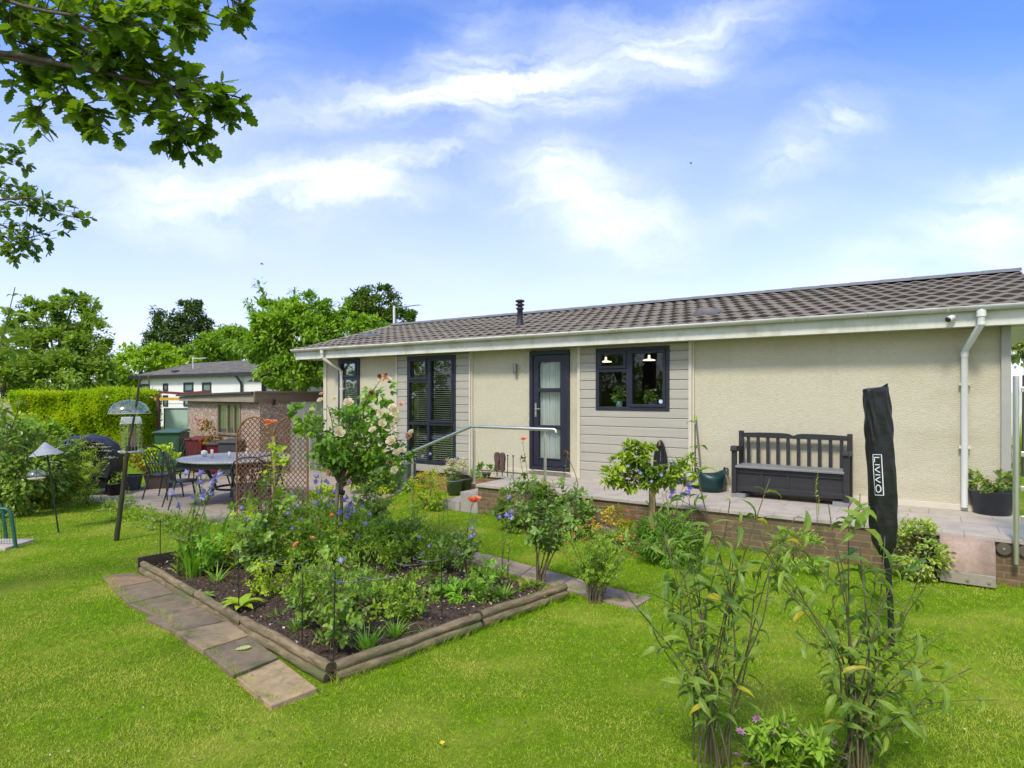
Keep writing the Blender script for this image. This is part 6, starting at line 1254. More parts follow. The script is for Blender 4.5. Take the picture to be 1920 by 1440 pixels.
caneplant('rose_bush', 'slim rose carrying one orange and red bloom', 'rose', 872, 1092, [(886, 955, 0), (850, 985, .1), (905, 1000, -.1), (830, 1010, 0), (860, 1010, .1), (900, 960, 0)], dict(n=17, L=.065, W=.6, f0=.4, mat=L_rosed, up=.4), .006, M_brown, seed=36, side=3, sideL=.16, fl=[(886, 942, 'orange', .062), (893, 938, 'coral', .05), (889, 1005, 'blue', .03), (887, 1018, 'blue', .03)])
caneplant('rose_bush', 'bare-stemmed rose with dark green top at the right end of the bed', 'rose', 1012, 1100, fan(985, 1095, 900, 985, 9, 7, .2), dict(n=20, L=.07, W=.62, f0=.52, mat=L_rosed, up=.4), .008, M_brown, seed=37, side=4, sideL=.2, basespread=.04, sag=.05, fl=[(1060, 850, 'brown', .03)])
caneplant('rose_bush', 'tall single rose stem with a coral bud before the cream wall', 'rose', 992, 985, [(982, 828, 0), (975, 860, .05), (1000, 880, 0)], dict(n=12, L=.07, W=.65, f0=.4, mat=L_rosed, up=.4), .006, M_brown, seed=38, side=1, fl=[(982, 825, 'coral', .055)], z0=0)
caneplant('rose_bush', 'tall bare rose stem with one brown bud in front of the door', 'rose', 1056, 1000, [(1060, 858, 0), (1035, 900, .1), (1080, 900, 0)], dict(n=14, L=.075, W=.62, f0=.35, mat=L_rosed, up=.4), .006, M_brown, seed=39, side=2, fl=[(1060, 856, 'brown', .04)])
caneplant('rose_bush', 'blue-green leaved rose bush right of the standard rose trunk', 'rose', 695, 1035, fan(655, 755, 880, 960, 10, 8, .25), dict(n=24, L=.07, W=.62, f0=.15, mat=L_rosed, up=.4), .007, M_brown, seed=40, side=5, sideL=.2, basespread=.06)
# campanula groups
caneplant('campanula', 'purple campanula spires just right of the standard rose trunk', 'flowers', 655, 1060, [(664, 925), (652, 938), (670, 945), (645, 955), (658, 935)], dict(n=10, L=.07, W=.2, f0=.05, mat=L_gard, up=.9, taper=False), .004, seed=41, basespread=.05,
          fl=[(654, 934, 'purple', .036), (654, 946, 'purple', .036), (652, 962, 'purple', .034), (654, 972, 'purple', .036), (640, 963, 'purple', .034), (668, 960, 'blue', .034), (642, 940, 'purple', .03), (650, 952, 'blue', .032), (636, 985, 'blue', .028)])
caneplant('campanula', 'lavender campanula spires between the trellis and the standard rose', 'flowers', 608, 1050, [(598, 880), (606, 900), (590, 900), (615, 930), (600, 940), (622, 925)], dict(n=9, L=.07, W=.2, f0=.05, mat=L_gard, up=.9, taper=False), .004, seed=42, basespread=.08,
          fl=[(593, 894, 'blue', .032), (590, 904, 'purple', .030), (607, 902, 'purple', .032), (612, 906, 'blue', .03), (599, 925, 'purple', .034), (594, 946, 'blue', .032), (602, 948, 'purple', .030), (548, 935, 'blue', .026), (550, 950, 'blue', .026), (620, 940, 'purple', .03), (619, 950, 'blue', .03), (626, 925, 'purple', .028)])
caneplant('campanula', 'slender campanula with pale blue bells in front of the lawn strip', 'flowers', 948, 1092, [(952, 935), (955, 960), (940, 970), (960, 985), (944, 1000), (958, 1010)], dict(n=10, L=.06, W=.18, f0=.03, mat=L_gard, up=1.1, taper=False), .004, seed=43, basespread=.04,
          fl=[(952, 936, 'blue', .034), (956, 962, 'purple', .033), (953, 968, 'purple', .032), (939, 973, 'purple', .032), (957, 970, 'blue', .028)])
caneplant('campanula', 'thin campanula with scattered lilac bells beside the orange rose', 'flowers', 884, 1098, [(890, 990), (886, 1008), (893, 1030)], dict(n=8, L=.05, W=.2, f0=.03, mat=L_gard, up=1.1), .0035, seed=44, fl=[(890, 992, 'blue', .03), (886, 1008, 'blue', .03)])
caneplant('campanula', 'three slim campanula stems with blue bells before the tall window', 'flowers', 830, 985, [(793, 858), (810, 852), (855, 860)], dict(n=5, L=.05, W=.2, f0=.03, mat=L_gard, up=1.1), .0035, seed=45, basespread=.1, fl=[(793, 858, 'blue', .03), (809, 852, 'blue', .028), (856, 862, 'purple', .036)])
for i, (px, py, fl_, lab) in enumerate((
    (560, 1075, ((548, 930), (556, 950), (540, 965), (566, 975), (552, 990)), 'lilac bells on tall thin stems in front of the right lattice panel'),
    (690, 1075, ((676, 950), (690, 965), (684, 985), (700, 1000), (672, 1005)), 'lilac bells on thin stems just right of the standard rose stake'),
    (470, 1080, ((452, 955), (462, 975), (446, 990), (470, 1000)), 'pale blue bells among the leaves below the left lattice panel'),
    (800, 1090, ((788, 1010), (802, 1025), (794, 1040)), 'two or three small blue bells over the rear right of the bed'))):
    caneplant('campanula', lab, 'flowers', px, py, [(x, y) for x, y in fl_] + [(fl_[0][0] + 12, fl_[0][1] - 22)], dict(n=9, L=.06, W=.2, f0=.05, mat=L_gard, up=.9, taper=False), .0035, seed=400 + i, basespread=.06, fl=[(x, y, ('purple', 'blue')[j % 2], .025) for j, (x, y) in enumerate(fl_)])
caneplant('geum', 'thin stems with orange blooms over the middle of the bed', 'flowers', 610, 1110, [(600, 985), (640, 1000), (585, 1010), (622, 965)], dict(n=10, L=.05, W=.35, f0=.05, mat=L_gard, up=.8), .003, seed=420, basespread=.08, fl=[(600, 985, 'orng', .026), (640, 1000, 'orng', .024), (585, 1010, 'coral', .026), (622, 965, 'orng', .024)])
# feathery middle
mound('feathery_perennial', 'mass of fine feathery green foliage before the trellis', 'plant', 575, 1052, .62, .33, 4200, .060, L_fern, .16, T_LEAF, 51, zc=.9, clumps=60, crad=.25, ry=.45, updir=1 if False else None) if False else mound('feathery_perennial', 'mass of fine feathery green foliage before the trellis', 'plant', 575, 1052, .62, .33, 4200, .065, L_fern, .18, T_LEAF, 51, zc=.9, clumps=60, crad=.25, ry=.45)
mound('feathery_perennial', 'feathery green foliage under the standard rose crown', 'plant', 668, 1062, .45, .30, 2600, .065, L_fern, .18, T_LEAF, 52, zc=.9, clumps=40, crad=.25)
mound('leafy_perennial', 'low broad-leaved plant at the right of the feathery foliage', 'plant', 745, 1048, .36, .26, 800, .08, L_rosed, .5, T_LEAF, 53, zc=.8, clumps=22)
caneplant('geum', 'wiry plant with small yellow-orange flowers beside the lawn strip', 'flowers', 790, 1045, fan(745, 850, 955, 1010, 12, 9, .15), dict(n=14, L=.05, W=.25, f0=.05, mat=L_gard, up=.8), .003, seed=54, side=2, sideL=.14, basespread=.15, fl=[(800, 953, 'yellow', .036), (764, 940, 'orng', .026), (775, 968, 'orng', .022), (815, 965, 'orng', .02), (748, 962, 'orng', .02), (786, 1013, 'blue', .028)])
mound('leafy_perennial', 'bright green leafy stems in the middle rear of the bed', 'plant', 520, 1060, .34, .28, 900, .085, L_gard, .5, T_LEAF, 55, zc=.8, clumps=24)
# low plants on the bed floor
def rosette(px, py, n, L, mat, lab, seed, Wr=.42):
    b = G(px, py, .07); t = thing('rosette_plant', lab, 'plant', b); ml = MB(); rg = np.random.default_rng(seed); a = np.arange(n) * 2.4 + rg.normal(size=n) * .2; up = rg.uniform(.25, .8, n)
    leaves(ml, np.zeros((n, 3)), np.stack([np.cos(a), np.sin(a), up], 1), np.stack([-np.cos(a) * up, -np.sin(a) * up, np.ones(n)], 1), rg.uniform(.7, 1.15, n) * L, L * Wr, T_LONG); ml.build('foliage', mat, t)
rosette(452, 1138, 13, .19, L_lime, 'pale green hosta-like rosette near the left edging', 1)
rosette(385, 1118, 7, .10, L_gard, 'tiny seedling on the soil near the left edging', 2)
for i, (px, py, n, h, sp, w, lab) in enumerate(((555, 1190, 46, .20, .16, .012, 'bright tuft of narrow leaves left of the front corner'), (688, 1232, 80, .24, .20, .014, 'bright grassy tuft just right of the front corner stake'), (740, 1200, 50, .20, .18, .012, 'grassy tuft along the lawn-side edging'), (610, 1215, 30, .18, .14, .012, 'thin grassy tuft at the very front corner'),
                                       (945, 1128, 70, .20, .16, .016, 'upright bright green tuft below the slim campanula'), (640, 1175, 40, .18, .18, .012, 'grassy tuft under the front corner rose'), (520, 1165, 26, .14, .14, .010, 'small grassy tuft behind the middle edging'), (795, 1195, 24, .10, .14, .008, 'sparse tuft near the joint of the lawn-side edging'))):
    straps('grass_tuft', lab, 'plant', px, py, n, h, sp, w, L_grass, 60 + i)
mound('leafy_perennial', 'low bright green mound at the right of the bed floor', 'plant', 872, 1128, .24, .10, 700, .07, L_grass, .3, T_LEAF, 71, zc=.7, clumps=20)
mound('leafy_perennial', 'straggly low plant in the middle of the bed floor', 'plant', 790, 1140, .22, .09, 260, .05, L_rose, .5, T_LEAF, 72, zc=.8, clumps=14)
mound('leafy_perennial', 'small dark low plant right of the bed near the edging end', 'plant', 1010, 1120, .2, .08, 260, .05, L_gard, .5, T_LEAF, 73, zc=.8, clumps=12)
mound('leafy_perennial', 'patch of low weeds behind the front corner rose', 'plant', 700, 1150, .34, .11, 700, .05, L_gard, .5, T_LEAF, 74, zc=.7, clumps=30)
mound('leafy_perennial', 'patch of low leaves in front of the wire loops', 'plant', 600, 1120, .30, .14, 700, .055, L_rose, .5, T_LEAF, 75, zc=.7, clumps=26)
caneplant('young_rose', 'small young rose on the open soil of the bed', 'rose', 815, 1125, fan(780, 850, 1050, 1090, 5, 12, .1), dict(n=10, L=.05, W=.6, f0=.3, mat=L_rose, up=.4), .004, M_brown, seed=76, side=2, sideL=.1)
for i, (px, py, x0, x1, y0, y1, n, lm_, L, lab) in enumerate((
    (585, 1130, 545, 640, 1010, 1090, 9, L_gard, .055, 'airy light green stems left of the front corner rose'), (655, 1160, 620, 720, 1040, 1110, 9, L_rose, .055, 'airy stems with small leaves right of the front corner rose'),
    (540, 1085, 500, 600, 960, 1040, 10, L_gard, .06, 'light green leafy stems behind the wire loops'), (440, 1075, 400, 480, 950, 1030, 8, L_lime, .07, 'yellow-green leafy stems right of the iris leaves'),
    (735, 1085, 690, 790, 985, 1050, 10, L_gard, .055, 'bushy green stems below the blue-green rose'), (690, 1120, 650, 740, 1050, 1095, 7, L_rose, .05, 'low leafy stems in the centre of the bed'),
    (605, 1060, 560, 650, 960, 1020, 10, L_lime, .055, 'yellow-green foliage in front of the standard rose stake'), (815, 1085, 770, 860, 990, 1050, 8, L_gard, .05, 'thin leafy stems left of the orange rose'),
    (910, 1105, 880, 950, 1030, 1080, 6, L_grass, .05, 'thin upright seedlings between the orange rose and slim campanula'), (380, 1080, 330, 440, 990, 1050, 9, L_grass, .07, 'leafy stems at the foot of the left campanula'),
    (760, 1130, 730, 800, 1075, 1110, 6, L_gard, .05, 'small green stems on the open soil by the petals'), (560, 1150, 520, 600, 1060, 1120, 7, L_gard, .055, 'leafy stems behind the middle edging'))):
    caneplant('leafy_perennial', lab, 'plant', px, py, fan(x0, x1, y0, y1, n, 200 + i, .2), dict(n=18, L=L, W=.42, f0=.08, mat=lm_, up=.6), .0035, None, seed=200 + i, side=3, sideL=.12, basespread=.09, sag=.2)
for i, (px, py, x0, x1, y0, y1, n, lm_, L, lab) in enumerate((
    (500, 1060, 455, 560, 880, 960, 10, L_rose, .065, 'tall rose-like stems in front of the left lattice panel'), (560, 1055, 530, 620, 910, 975, 9, L_gard, .06, 'tall green stems in front of the right lattice panel'),
    (615, 1075, 575, 665, 950, 1010, 10, L_gard, .055, 'green stems around the foot of the standard rose'), (700, 1062, 660, 760, 930, 1000, 10, L_rose, .06, 'tall leafy stems in front of the blue-green rose'),
    (770, 1060, 735, 830, 945, 1010, 10, L_gard, .05, 'upright airy stems beside the wiry yellow-flowered plant'), (455, 1055, 420, 500, 930, 1000, 8, L_gard, .07, 'tall light stems left of the lattice panels'),
    (840, 1075, 810, 880, 970, 1030, 8, L_rose, .05, 'slender stems left of the orange-flowered rose'), (625, 1190, 570, 690, 1030, 1100, 10, L_gard, .05, 'tall thin leafy stems rising over the front corner'), (500, 1130, 465, 545, 1040, 1095, 8, L_lime, .05, 'light leafy stems on the soil behind the rosette'), (760, 1170, 715, 815, 1095, 1140, 9, L_gard, .045, 'loose low stems near the lawn-side edging'), (905, 1135, 860, 960, 1060, 1105, 8, L_rose, .045, 'thin stems at the right of the bed by the raised edging'))):
    caneplant('leafy_perennial', lab, 'plant', px, py, fan(x0, x1, y0, y1, n, 300 + i, .2), dict(n=18, L=L, W=.45, f0=.15, mat=lm_, up=.6), .004, None, seed=300 + i, side=3, sideL=.13, basespread=.10, sag=.15)
# red-flowered bush
caneplant('salvia_bush', 'airy bush sprinkled with small red flowers at the right corner of the bed', 'shrub', 1118, 1128, fan(1055, 1205, 985, 1060, 34, 13, .3), dict(n=30, L=.030, W=.36, f0=.22, mat=leafm('leaf_salvia', (.08, .17, .02), (.19, .31, .05)), up=.7), .004, M_brown, seed=77, side=6, sideL=.16, basespread=.08, sag=.45,
          fl=[(x, y, 'red', .021, d) for x, y, d in ((1075, 1000, 0), (1088, 990, 0), (1104, 985, .1), (1122, 990, 0), (1140, 982, 0), (1150, 992, -.1), (1160, 985, 0), (1172, 990, 0), (1182, 996, 0), (1190, 1005, 0), (1198, 1022, 0), (1205, 1035, 0), (1175, 1030, -.3), (1185, 1040, -.3), (1058, 1040, -.2), (1070, 1050, -.3), (1210, 1022, 0), (1128, 1000, -.2), (1165, 1008, -.2), (1095, 1012, -.3), (1192, 1042, -.2), (1140, 1005, .1), (1062, 1020, 0), (1112, 978, .2), (1180, 975, .2), (1196, 988, .1))])
# plants against the terrace
mound('dense_shrub', 'dark green dense shrub against the terrace wall left of the door', 'shrub', 985, 994, .42, .36, 2600, .055, leafm('leaf_dense', (.035, .085, .02), (.11, .18, .035)), .5, T_LEAF, 81, zc=.9, clumps=40, crad=.25)
mound('dense_shrub', 'bluish leafy shrub against the terrace wall below the door', 'shrub', 1072, 1006, .32, .26, 1400, .07, L_rosed, .5, T_LEAF, 82, zc=.9, clumps=26)
mound('golden_shrub', 'golden yellow flowering shrub beside the handrail post', 'shrub', 800, 955, .36, .34, 900, .055, L_gard, .4, T_LEAF, 83, zc=.9, clumps=30, crad=.25)
t_ = bpy.context.scene.collection.objects['golden_shrub']; ml = MB(); blob_leaves(ml, np.random.default_rng(8), 1100, (.02, -.05, .42), (.33, .28, .26), .028, .6, T_DIA, 30, .22); ml.build('blossom', L_gold, t_)
for x, y in ((1150, 946), (1160, 938)): pass
mound('golden_shrub', 'small yellow-leaved plant against the terrace below the grey cladding', 'shrub', 1152, 1018, .26, .24, 800, .05, L_gold, .5, T_LEAF, 84, zc=1.0, clumps=22)
mound('red_flower_clump', 'low plant with coral-red flowers beside the bay stake', 'flowers', 1168, 1030, .34, .17, 900, .055, L_gard, .4, T_LEAF, 85, zc=.8, clumps=22, fl=[(x, y, 'red', .03) for x, y in ((1140, 962), (1150, 970), (1158, 962), (1176, 958), (1186, 965), (1192, 974), (1132, 975), (1204, 968), (1212, 982), (1160, 980))])
tr0 = G(1150, 1018); tag(MB().box(-.26, .26, -.10, .10, .10, .17).box(-.2, -.14, -.08, .08, 0, .098).box(.14, .2, -.08, .08, 0, .098).build('stone_bench', pm('grey_stone', (.26, .24, .21), (.34, .31, .27), scale=18, rough=.9), bev=.01, loc=tr0, rz=HT), 'low grey stone ledge half hidden by red flowers at the terrace foot', 'stone')
# bay standard
b = G(1224, 1036); Yb = b.y; bay = thing('standard_shrub', 'small bay-like standard tree with lime young leaves and a square stake', 'tree', b)
def ab(px, py, d=0): return AT(px, py, Yb + d) - b
MB().box(-.04, .02, -.03, .03, 0, ab(1222, 898).z).build('stake', pm('stake_wood', (.36, .25, .10), (.28, .2, .09), scale=9, rough=.8), bay)
rnd = random.Random(6); MB().tube(curve((.05, .0, 0), ab(1226, 912), .2, rnd, 6, .03), [.022, .018], 8).build('trunk', M_wood_dark, bay)
ms = MB()
for x, y in ((1160, 890), (1180, 870), (1230, 860), (1270, 880), (1290, 885), (1200, 850), (1250, 870), (1165, 905), (1285, 900)): ms.tube(curve(ab(1226, 915), ab(x, y), .35, rnd, 7, .06), [.014, .006], 5, cap=False)
ms.build('branch', M_wood_dark, bay); ml = MB(); rg = np.random.default_rng(6)
for x, y, rx, rz, n in ((1170, 893, 34, 26, 520), (1222, 868, 30, 30, 520), (1200, 850, 26, 28, 420), (1165, 865, 20, 22, 220), (1186, 842, 18, 14, 200), (1278, 885, 24, 20, 380), (1246, 895, 30, 18, 380), (1210, 900, 34, 16, 300), (1292, 868, 10, 22, 80), (1150, 905, 18, 12, 130)):
    blob_leaves(ml, rg, int(n * 1.15), tuple(ab(x, y)), (rx * Yb / F, rx * Yb / F * .9, rz * Yb / F), .062, .48, T_LEAF, 12, .28)
ml.build('crown', L_bay, bay)
for x, y in ((1200, 888), (1238, 892), (1222, 905), (1178, 876), (1262, 866)): inst('flower', FL['blue'], bay, ab(x, y, -.25), (1, 0, x), .025)
caneplant('agapanthus', 'violet-blue flower heads hanging beside the bay stake', 'flowers', 1262, 1040, [(1270, 905), (1290, 900), (1250, 920), (1240, 925), (1285, 925)], dict(n=8, L=.09, W=.2, f0=.05, mat=L_gard, up=.9), .005, seed=86, basespread=.06,
          fl=[(x, y, 'purple', .036) for x, y in ((1283, 898), (1290, 905), (1286, 912), (1292, 918), (1288, 926), (1280, 930), (1294, 928), (1258, 918), (1262, 926), (1254, 932), (1268, 905), (1300, 905))])
mound('fern', 'dark feathery fern clump at the foot of the terrace right of the bay stake', 'fern', 1255, 1052, .36, .30, 2200, .085, leafm('leaf_fern', (.04, .11, .02), (.11, .22, .04)), .2, T_LEAF, 87, zc=.7, clumps=36)
mound('lavender', 'small grey-green bushy plant against the terrace wall under the bench', 'plant', 1490, 1070, .27, .25, 1400, .05, L_fern, .25, T_LEAF, 88, zc=.8, clumps=26)
caneplant('sapling', 'thin stem with small pale buds standing in front of the bench', 'plant', 1532, 1062, [(1540, 885), (1533, 930)], dict(n=26, L=.035, W=.4, f0=.72, mat=L_lime, up=1.2), .003, seed=89)
mound('variegated_shrub', 'yellow-green variegated shrub between the parasol and the curved cover', 'shrub', 1722, 1086, .27, .33, 2600, .042, L_box, .48, T_LEAF, 90, zc=.92, clumps=50, crad=.25)
mound('lime_shrub', 'rounded lime-green plant behind the standard rose trunk', 'shrub', 603, 965, .34, .22, 1300, .05, L_lime, .5, T_LEAF, 91, zc=.9, clumps=26)
mound('climbing_plant', 'bright leafy plant at the house corner behind the rose crown', 'plant', 700, 925, .5, .42, 1500, .08, L_lime, .5, T_LEAF, 92, zc=.9, clumps=26)
u_, z_ = UZ(757, 930, -.3); tag(MB().box(-.22, .22, -.15, .12, 0, .50).box(-.23, .23, -.16, .13, .502, .53).build('storage_box', pm('box_grey', (.10, .11, .13), (.13, .14, .16), scale=5, rough=.5), bev=.012, loc=LW(U(757, -.35), -.35, 0), rz=HT), 'dark blue-grey box against the house plinth behind the rose', 'storage box')
for i, (px, py, r, rz, n, lab) in enumerate(((250, 972, .30, .09, 420, 'pinkish ground-cover plant at the patio edge by the feeder pole'), (300, 985, .34, .09, 500, 'leafy ground cover spilling over the patio edge'), (345, 992, .30, .08, 420, 'low green ground cover at the patio edge left of the bed'), (235, 955, .18, .14, 260, 'small wiry plant at the patio edge nearest the barbecue'), (205, 955, .25, .09, 260, 'low plant at the foot of the barbecue cover'), (455, 1000, .3, .12, 500, 'leafy clump at the foot of the left lattice panel'), (420, 1010, .26, .14, 380, 'leafy clump behind the iris leaves'))):
    mound('ground_cover', lab, 'plant', px, py, r, rz, n, .045, (L_gard, L_sage, L_rose)[i % 3], .45, T_LEAF, 95 + i, zc=.6, clumps=22, stems=0)
caneplant('sapling', 'thin reddish stemmed young plant at the patio edge', 'plant', 243, 968, [(240, 905), (250, 920), (232, 925)], dict(n=12, L=.035, W=.4, f0=.3, mat=L_rose, up=.8), .003, M_brown, seed=103, side=1, sideL=.1)
# ================================================================== FOREGROUND BUDDLEIAS
BL = dict(n=10, L=.13, W=.23, f0=.22, mat=L_bud, up=.30, tm=T_LONG, opp=True, tp=.5, ts=.9, nr=.55)
def bud(name_lab, px, py, tips, seed, lf=BL, base=None, side=2, sr=.0055, f0=None):
    return caneplant('buddleia', name_lab, 'shrub', px, py, tips, lf, sr, pm('buddleia_cane', (.075, .07, .03), (.14, .11, .055), scale=15, rough=.7), None, side, .30, seed, .35, None, 0, .11, base=base, wob=.09)
bud('tall buddleia with long drooping leaves at the lower right, left of the parasol pole', 1330, 1442, [(1345, 795, .05, 2.4), (1440, 895, .15, 1.8), (1350, 945, -.1), (1195, 945, .1), (1285, 940, .15), (1180, 1085, -.1), (1262, 1075, .1), (1480, 1020, .1), (1395, 1000, .2), (1300, 1130, 0), (1420, 1120, -.2), (1240, 1170, -.15), (1390, 1060, .1), (1310, 1010, .1), (1225, 1020, 0), (1425, 975, .2), (1505, 965, .2)], 111, dict(BL, n=9))
bud('buddleia with arching canes at the lower right corner in front of the parasol', 1600, 1448, [(1592, 945, .1, 1.6), (1548, 1005, .05), (1465, 1040, .1), (1672, 1095, 0), (1735, 1100, .1), (1845, 1255, .1), (1745, 1235, -.1), (1500, 1100, -.1), (1560, 1130, .1), (1640, 1180, .1), (1700, 1330, -.1), (1530, 1190, -.2), (1620, 1060, .2), (1628, 930, .2), (1560, 940, .2), (1460, 1000, .2), (1710, 1065, .1), (1780, 1180, .1), (1655, 1010, .25)], 112, dict(BL, n=8))
bud('buddleia sprays reaching in from beyond the left frame edge', 0, 0, [(8, 528, 0), (-12, 560, 0), (2, 700, 0), (-6, 745, .1)], 113, dict(BL, n=10, f0=.78, L=.16), base=(-3.25, 3.5, 0))
caneplant('pink_flowered_plant', 'low plant with small mauve-pink flowers at the bottom edge', 'flowers', 1470, 1450, fan(1385, 1590, 1350, 1410, 16, 21, .15), dict(n=22, L=.07, W=.32, f0=.1, mat=L_fern, up=.6), .004, seed=114, side=2, sideL=.12, basespread=.18,
          fl=[(x, y, 'mauve', .03) for x, y in ((1388, 1373), (1382, 1417), (1472, 1362), (1497, 1372), (1518, 1378), (1540, 1400), (1582, 1420), (1452, 1378), (1420, 1348), (1560, 1390), (1400, 1436), (1595, 1438))] + [(1435, 1422, 'yellow', .024)])
rs = rng = np.random.default_rng(40)
lw = MB(); n = 170; px_ = rng.uniform(0, 1920, n); py_ = 1060 + 380 * rng.random(n) ** .8; P = np.array([G(a, b, .034) for a, b in zip(px_, py_)]); D = runit(rng, n) * [1, 1, .3]; k = rng.random(n) < .5
leaves(lw, P[k], D[k], runit(rng, k.sum()) * .5 + [0, 0, 1], rng.uniform(.012, .03, k.sum()), rng.uniform(.01, .02, k.sum()), T_DIA, 0); leaves(lw, P[~k], D[~k], runit(rng, (~k).sum()) * .5 + [0, 0, 1], rng.uniform(.008, .018, (~k).sum()), rng.uniform(.008, .014, (~k).sum()), T_DIA, 1)
leaves(lw, [G(825, 1393, .035)], [(1, .3, .2)], [(0, -.5, 1)], .026, .02, T_LEAF, 2)
o = lw.build('leaf_litter', [MC['dead_leaf'], MC['fallen_petal'], MC['petal_yellow']]); struct(o, 'stuff'); tag(o, 'small dead leaves and pale petals scattered over the lawn', 'leaf litter')
# ================================================================== OAKS OVERHEAD
def oak(lab, Y, base, zf, mains, ntw, nlf, L, mat, seed, tr_, twl=.34):
    """mains: px polylines of leafy branches with their distance offsets; twigs end in rosettes of lobed leaves"""
    rnd = random.Random(seed); rng = np.random.default_rng(seed); b = Vector(base); t = thing('oak_tree', lab, 'tree', b); ms, ml = MB(), MB(); fork = Vector((0, 0, zf))
    ms.tube(curve((0, 0, -.1), fork, .3, rnd, 6, .03), [tr_, tr_ * .7], 10); P, D, N = [], [], []
    for line in mains:
        pts = [AT(x, y, Y + d) - b for x, y, d in line]; q = []
        for k in range(len(pts) - 1):
            for i in range(5):
                u = i / 5; p0, p1, p2, p3 = pts[max(k - 1, 0)], pts[k], pts[k + 1], pts[min(k + 2, len(pts) - 1)]
                q.append(.5 * ((2 * p1) + (p2 - p0) * u + (2 * p0 - 5 * p1 + 4 * p2 - p3) * u * u + (3 * p1 - p0 - 3 * p2 + p3) * u ** 3))
        q.append(pts[-1]); n = len(q)
        ms.tube([fork.lerp(q[0], u) + Vector((0, 0, .25 * math.sin(u * 3.14))) for u in (0, .25, .5, .75)] + q, [.05, .04, .028, .018] + [.013 * (1 - i / n) + .003 for i in range(n)], 6, cap=False)
        ln = sum((q[i + 1] - q[i]).length for i in range(n - 1))
        for i in range(int(ntw * ln)):
            u = rnd.random() ** .8; p, d = along(q, u); a = Vector(runit(rng, 1)[0]); w = (d * .8 + a * .9 + Vector((0, 0, -.15))).normalized() * twl * rnd.uniform(.3, 1.0) * (1.1 - .5 * u)
            tw = curve(p, p + w, .1, rnd, 5, .08); ms.tube(tw, [.004, .002], 4, cap=False)
            for k in range(nlf):
                f = 1 - .55 * rnd.random() ** 2; pp, dd = along(tw, f); o = Vector(runit(rng, 1)[0]); P.append(pp); D.append(dd * .7 + o * .8 + Vector((0, 0, -.12))); N.append(Vector((rnd.uniform(-.7, .7), rnd.uniform(-1.2, .2), 1.0)))
    n = len(P); Ls = rng.uniform(.6, 1.2, n) * L; leaves(ml, P, D, N, Ls, Ls * .78, T_OAK); ms.build('trunk', M_wood_dark, t); ml.build('crown', mat, t); return t
oak('oak branches with lobed leaves hanging into the top left corner', 4.2, (-6.2, 4.0, 0), 4.0,
    [[(-150, -30, .2), (0, 18, 0), (110, 72, 0), (200, 120, -.1), (250, 190, -.1)], [(-150, -80, .3), (90, -5, .1), (160, 55, 0), (240, 80, -.1), (300, 140, -.1), (395, 165, -.2), (412, 195, -.2)],
     [(-150, 40, .3), (0, 60, .3), (60, 90, .2), (115, 140, .1), (130, 175, 0), (185, 230, 0)], [(60, -60, .2), (200, -10, 0), (290, 20, 0), (360, 35, -.1)], [(200, 60, .1), (270, 130, 0), (300, 200, 0), (325, 235, 0), (350, 270, 0)],
     [(300, -60, .2), (380, -30, 0), (430, -5, 0), (448, 12, 0)], [(-150, -60, -.2), (40, 10, -.3), (150, 30, -.4), (260, 45, -.4)], [(-100, 100, .5), (10, 105, .4), (50, 120, .4), (75, 128, .4)], [(110, 130, .1), (90, 180, .1), (75, 205, .1)],
     [(100, 40, .3), (190, 100, .3), (290, 150, .3), (330, 165, .3)], [(120, -90, .3), (260, -70, .3), (330, -20, .2), (345, 15, .2)], [(-200, -100, .6), (0, -90, .6), (180, -110, .6)], [(320, 165, -.1), (370, 225, -.1), (395, 245, -.1)]],
    27, 6, .105, L_oak, 121, .25, .28)
oak('smaller-leaved oak spray entering from the left edge below the big branch', 8.0, (-10.4, 8.2, 0), 4.0,
    [[(-160, 400, 0), (-20, 390, 0), (60, 385, 0), (130, 405, -.1)], [(-160, 430, .3), (-10, 420, .2), (40, 445, .2), (80, 440, .1)], [(-140, 340, .2), (-20, 310, .2), (20, 295, .2)], [(-100, 420, 0), (0, 440, 0), (30, 468, 0)], [(-60, 380, -.2), (40, 372, -.2), (90, 380, -.2)], [(-60, 330, .2), (10, 345, .2), (40, 352, .2)]],
    16, 7, .10, leafm('leaf_oak_far', (.03, .07, .012), (.08, .14, .022), tr=.4), 122, .2, .45)
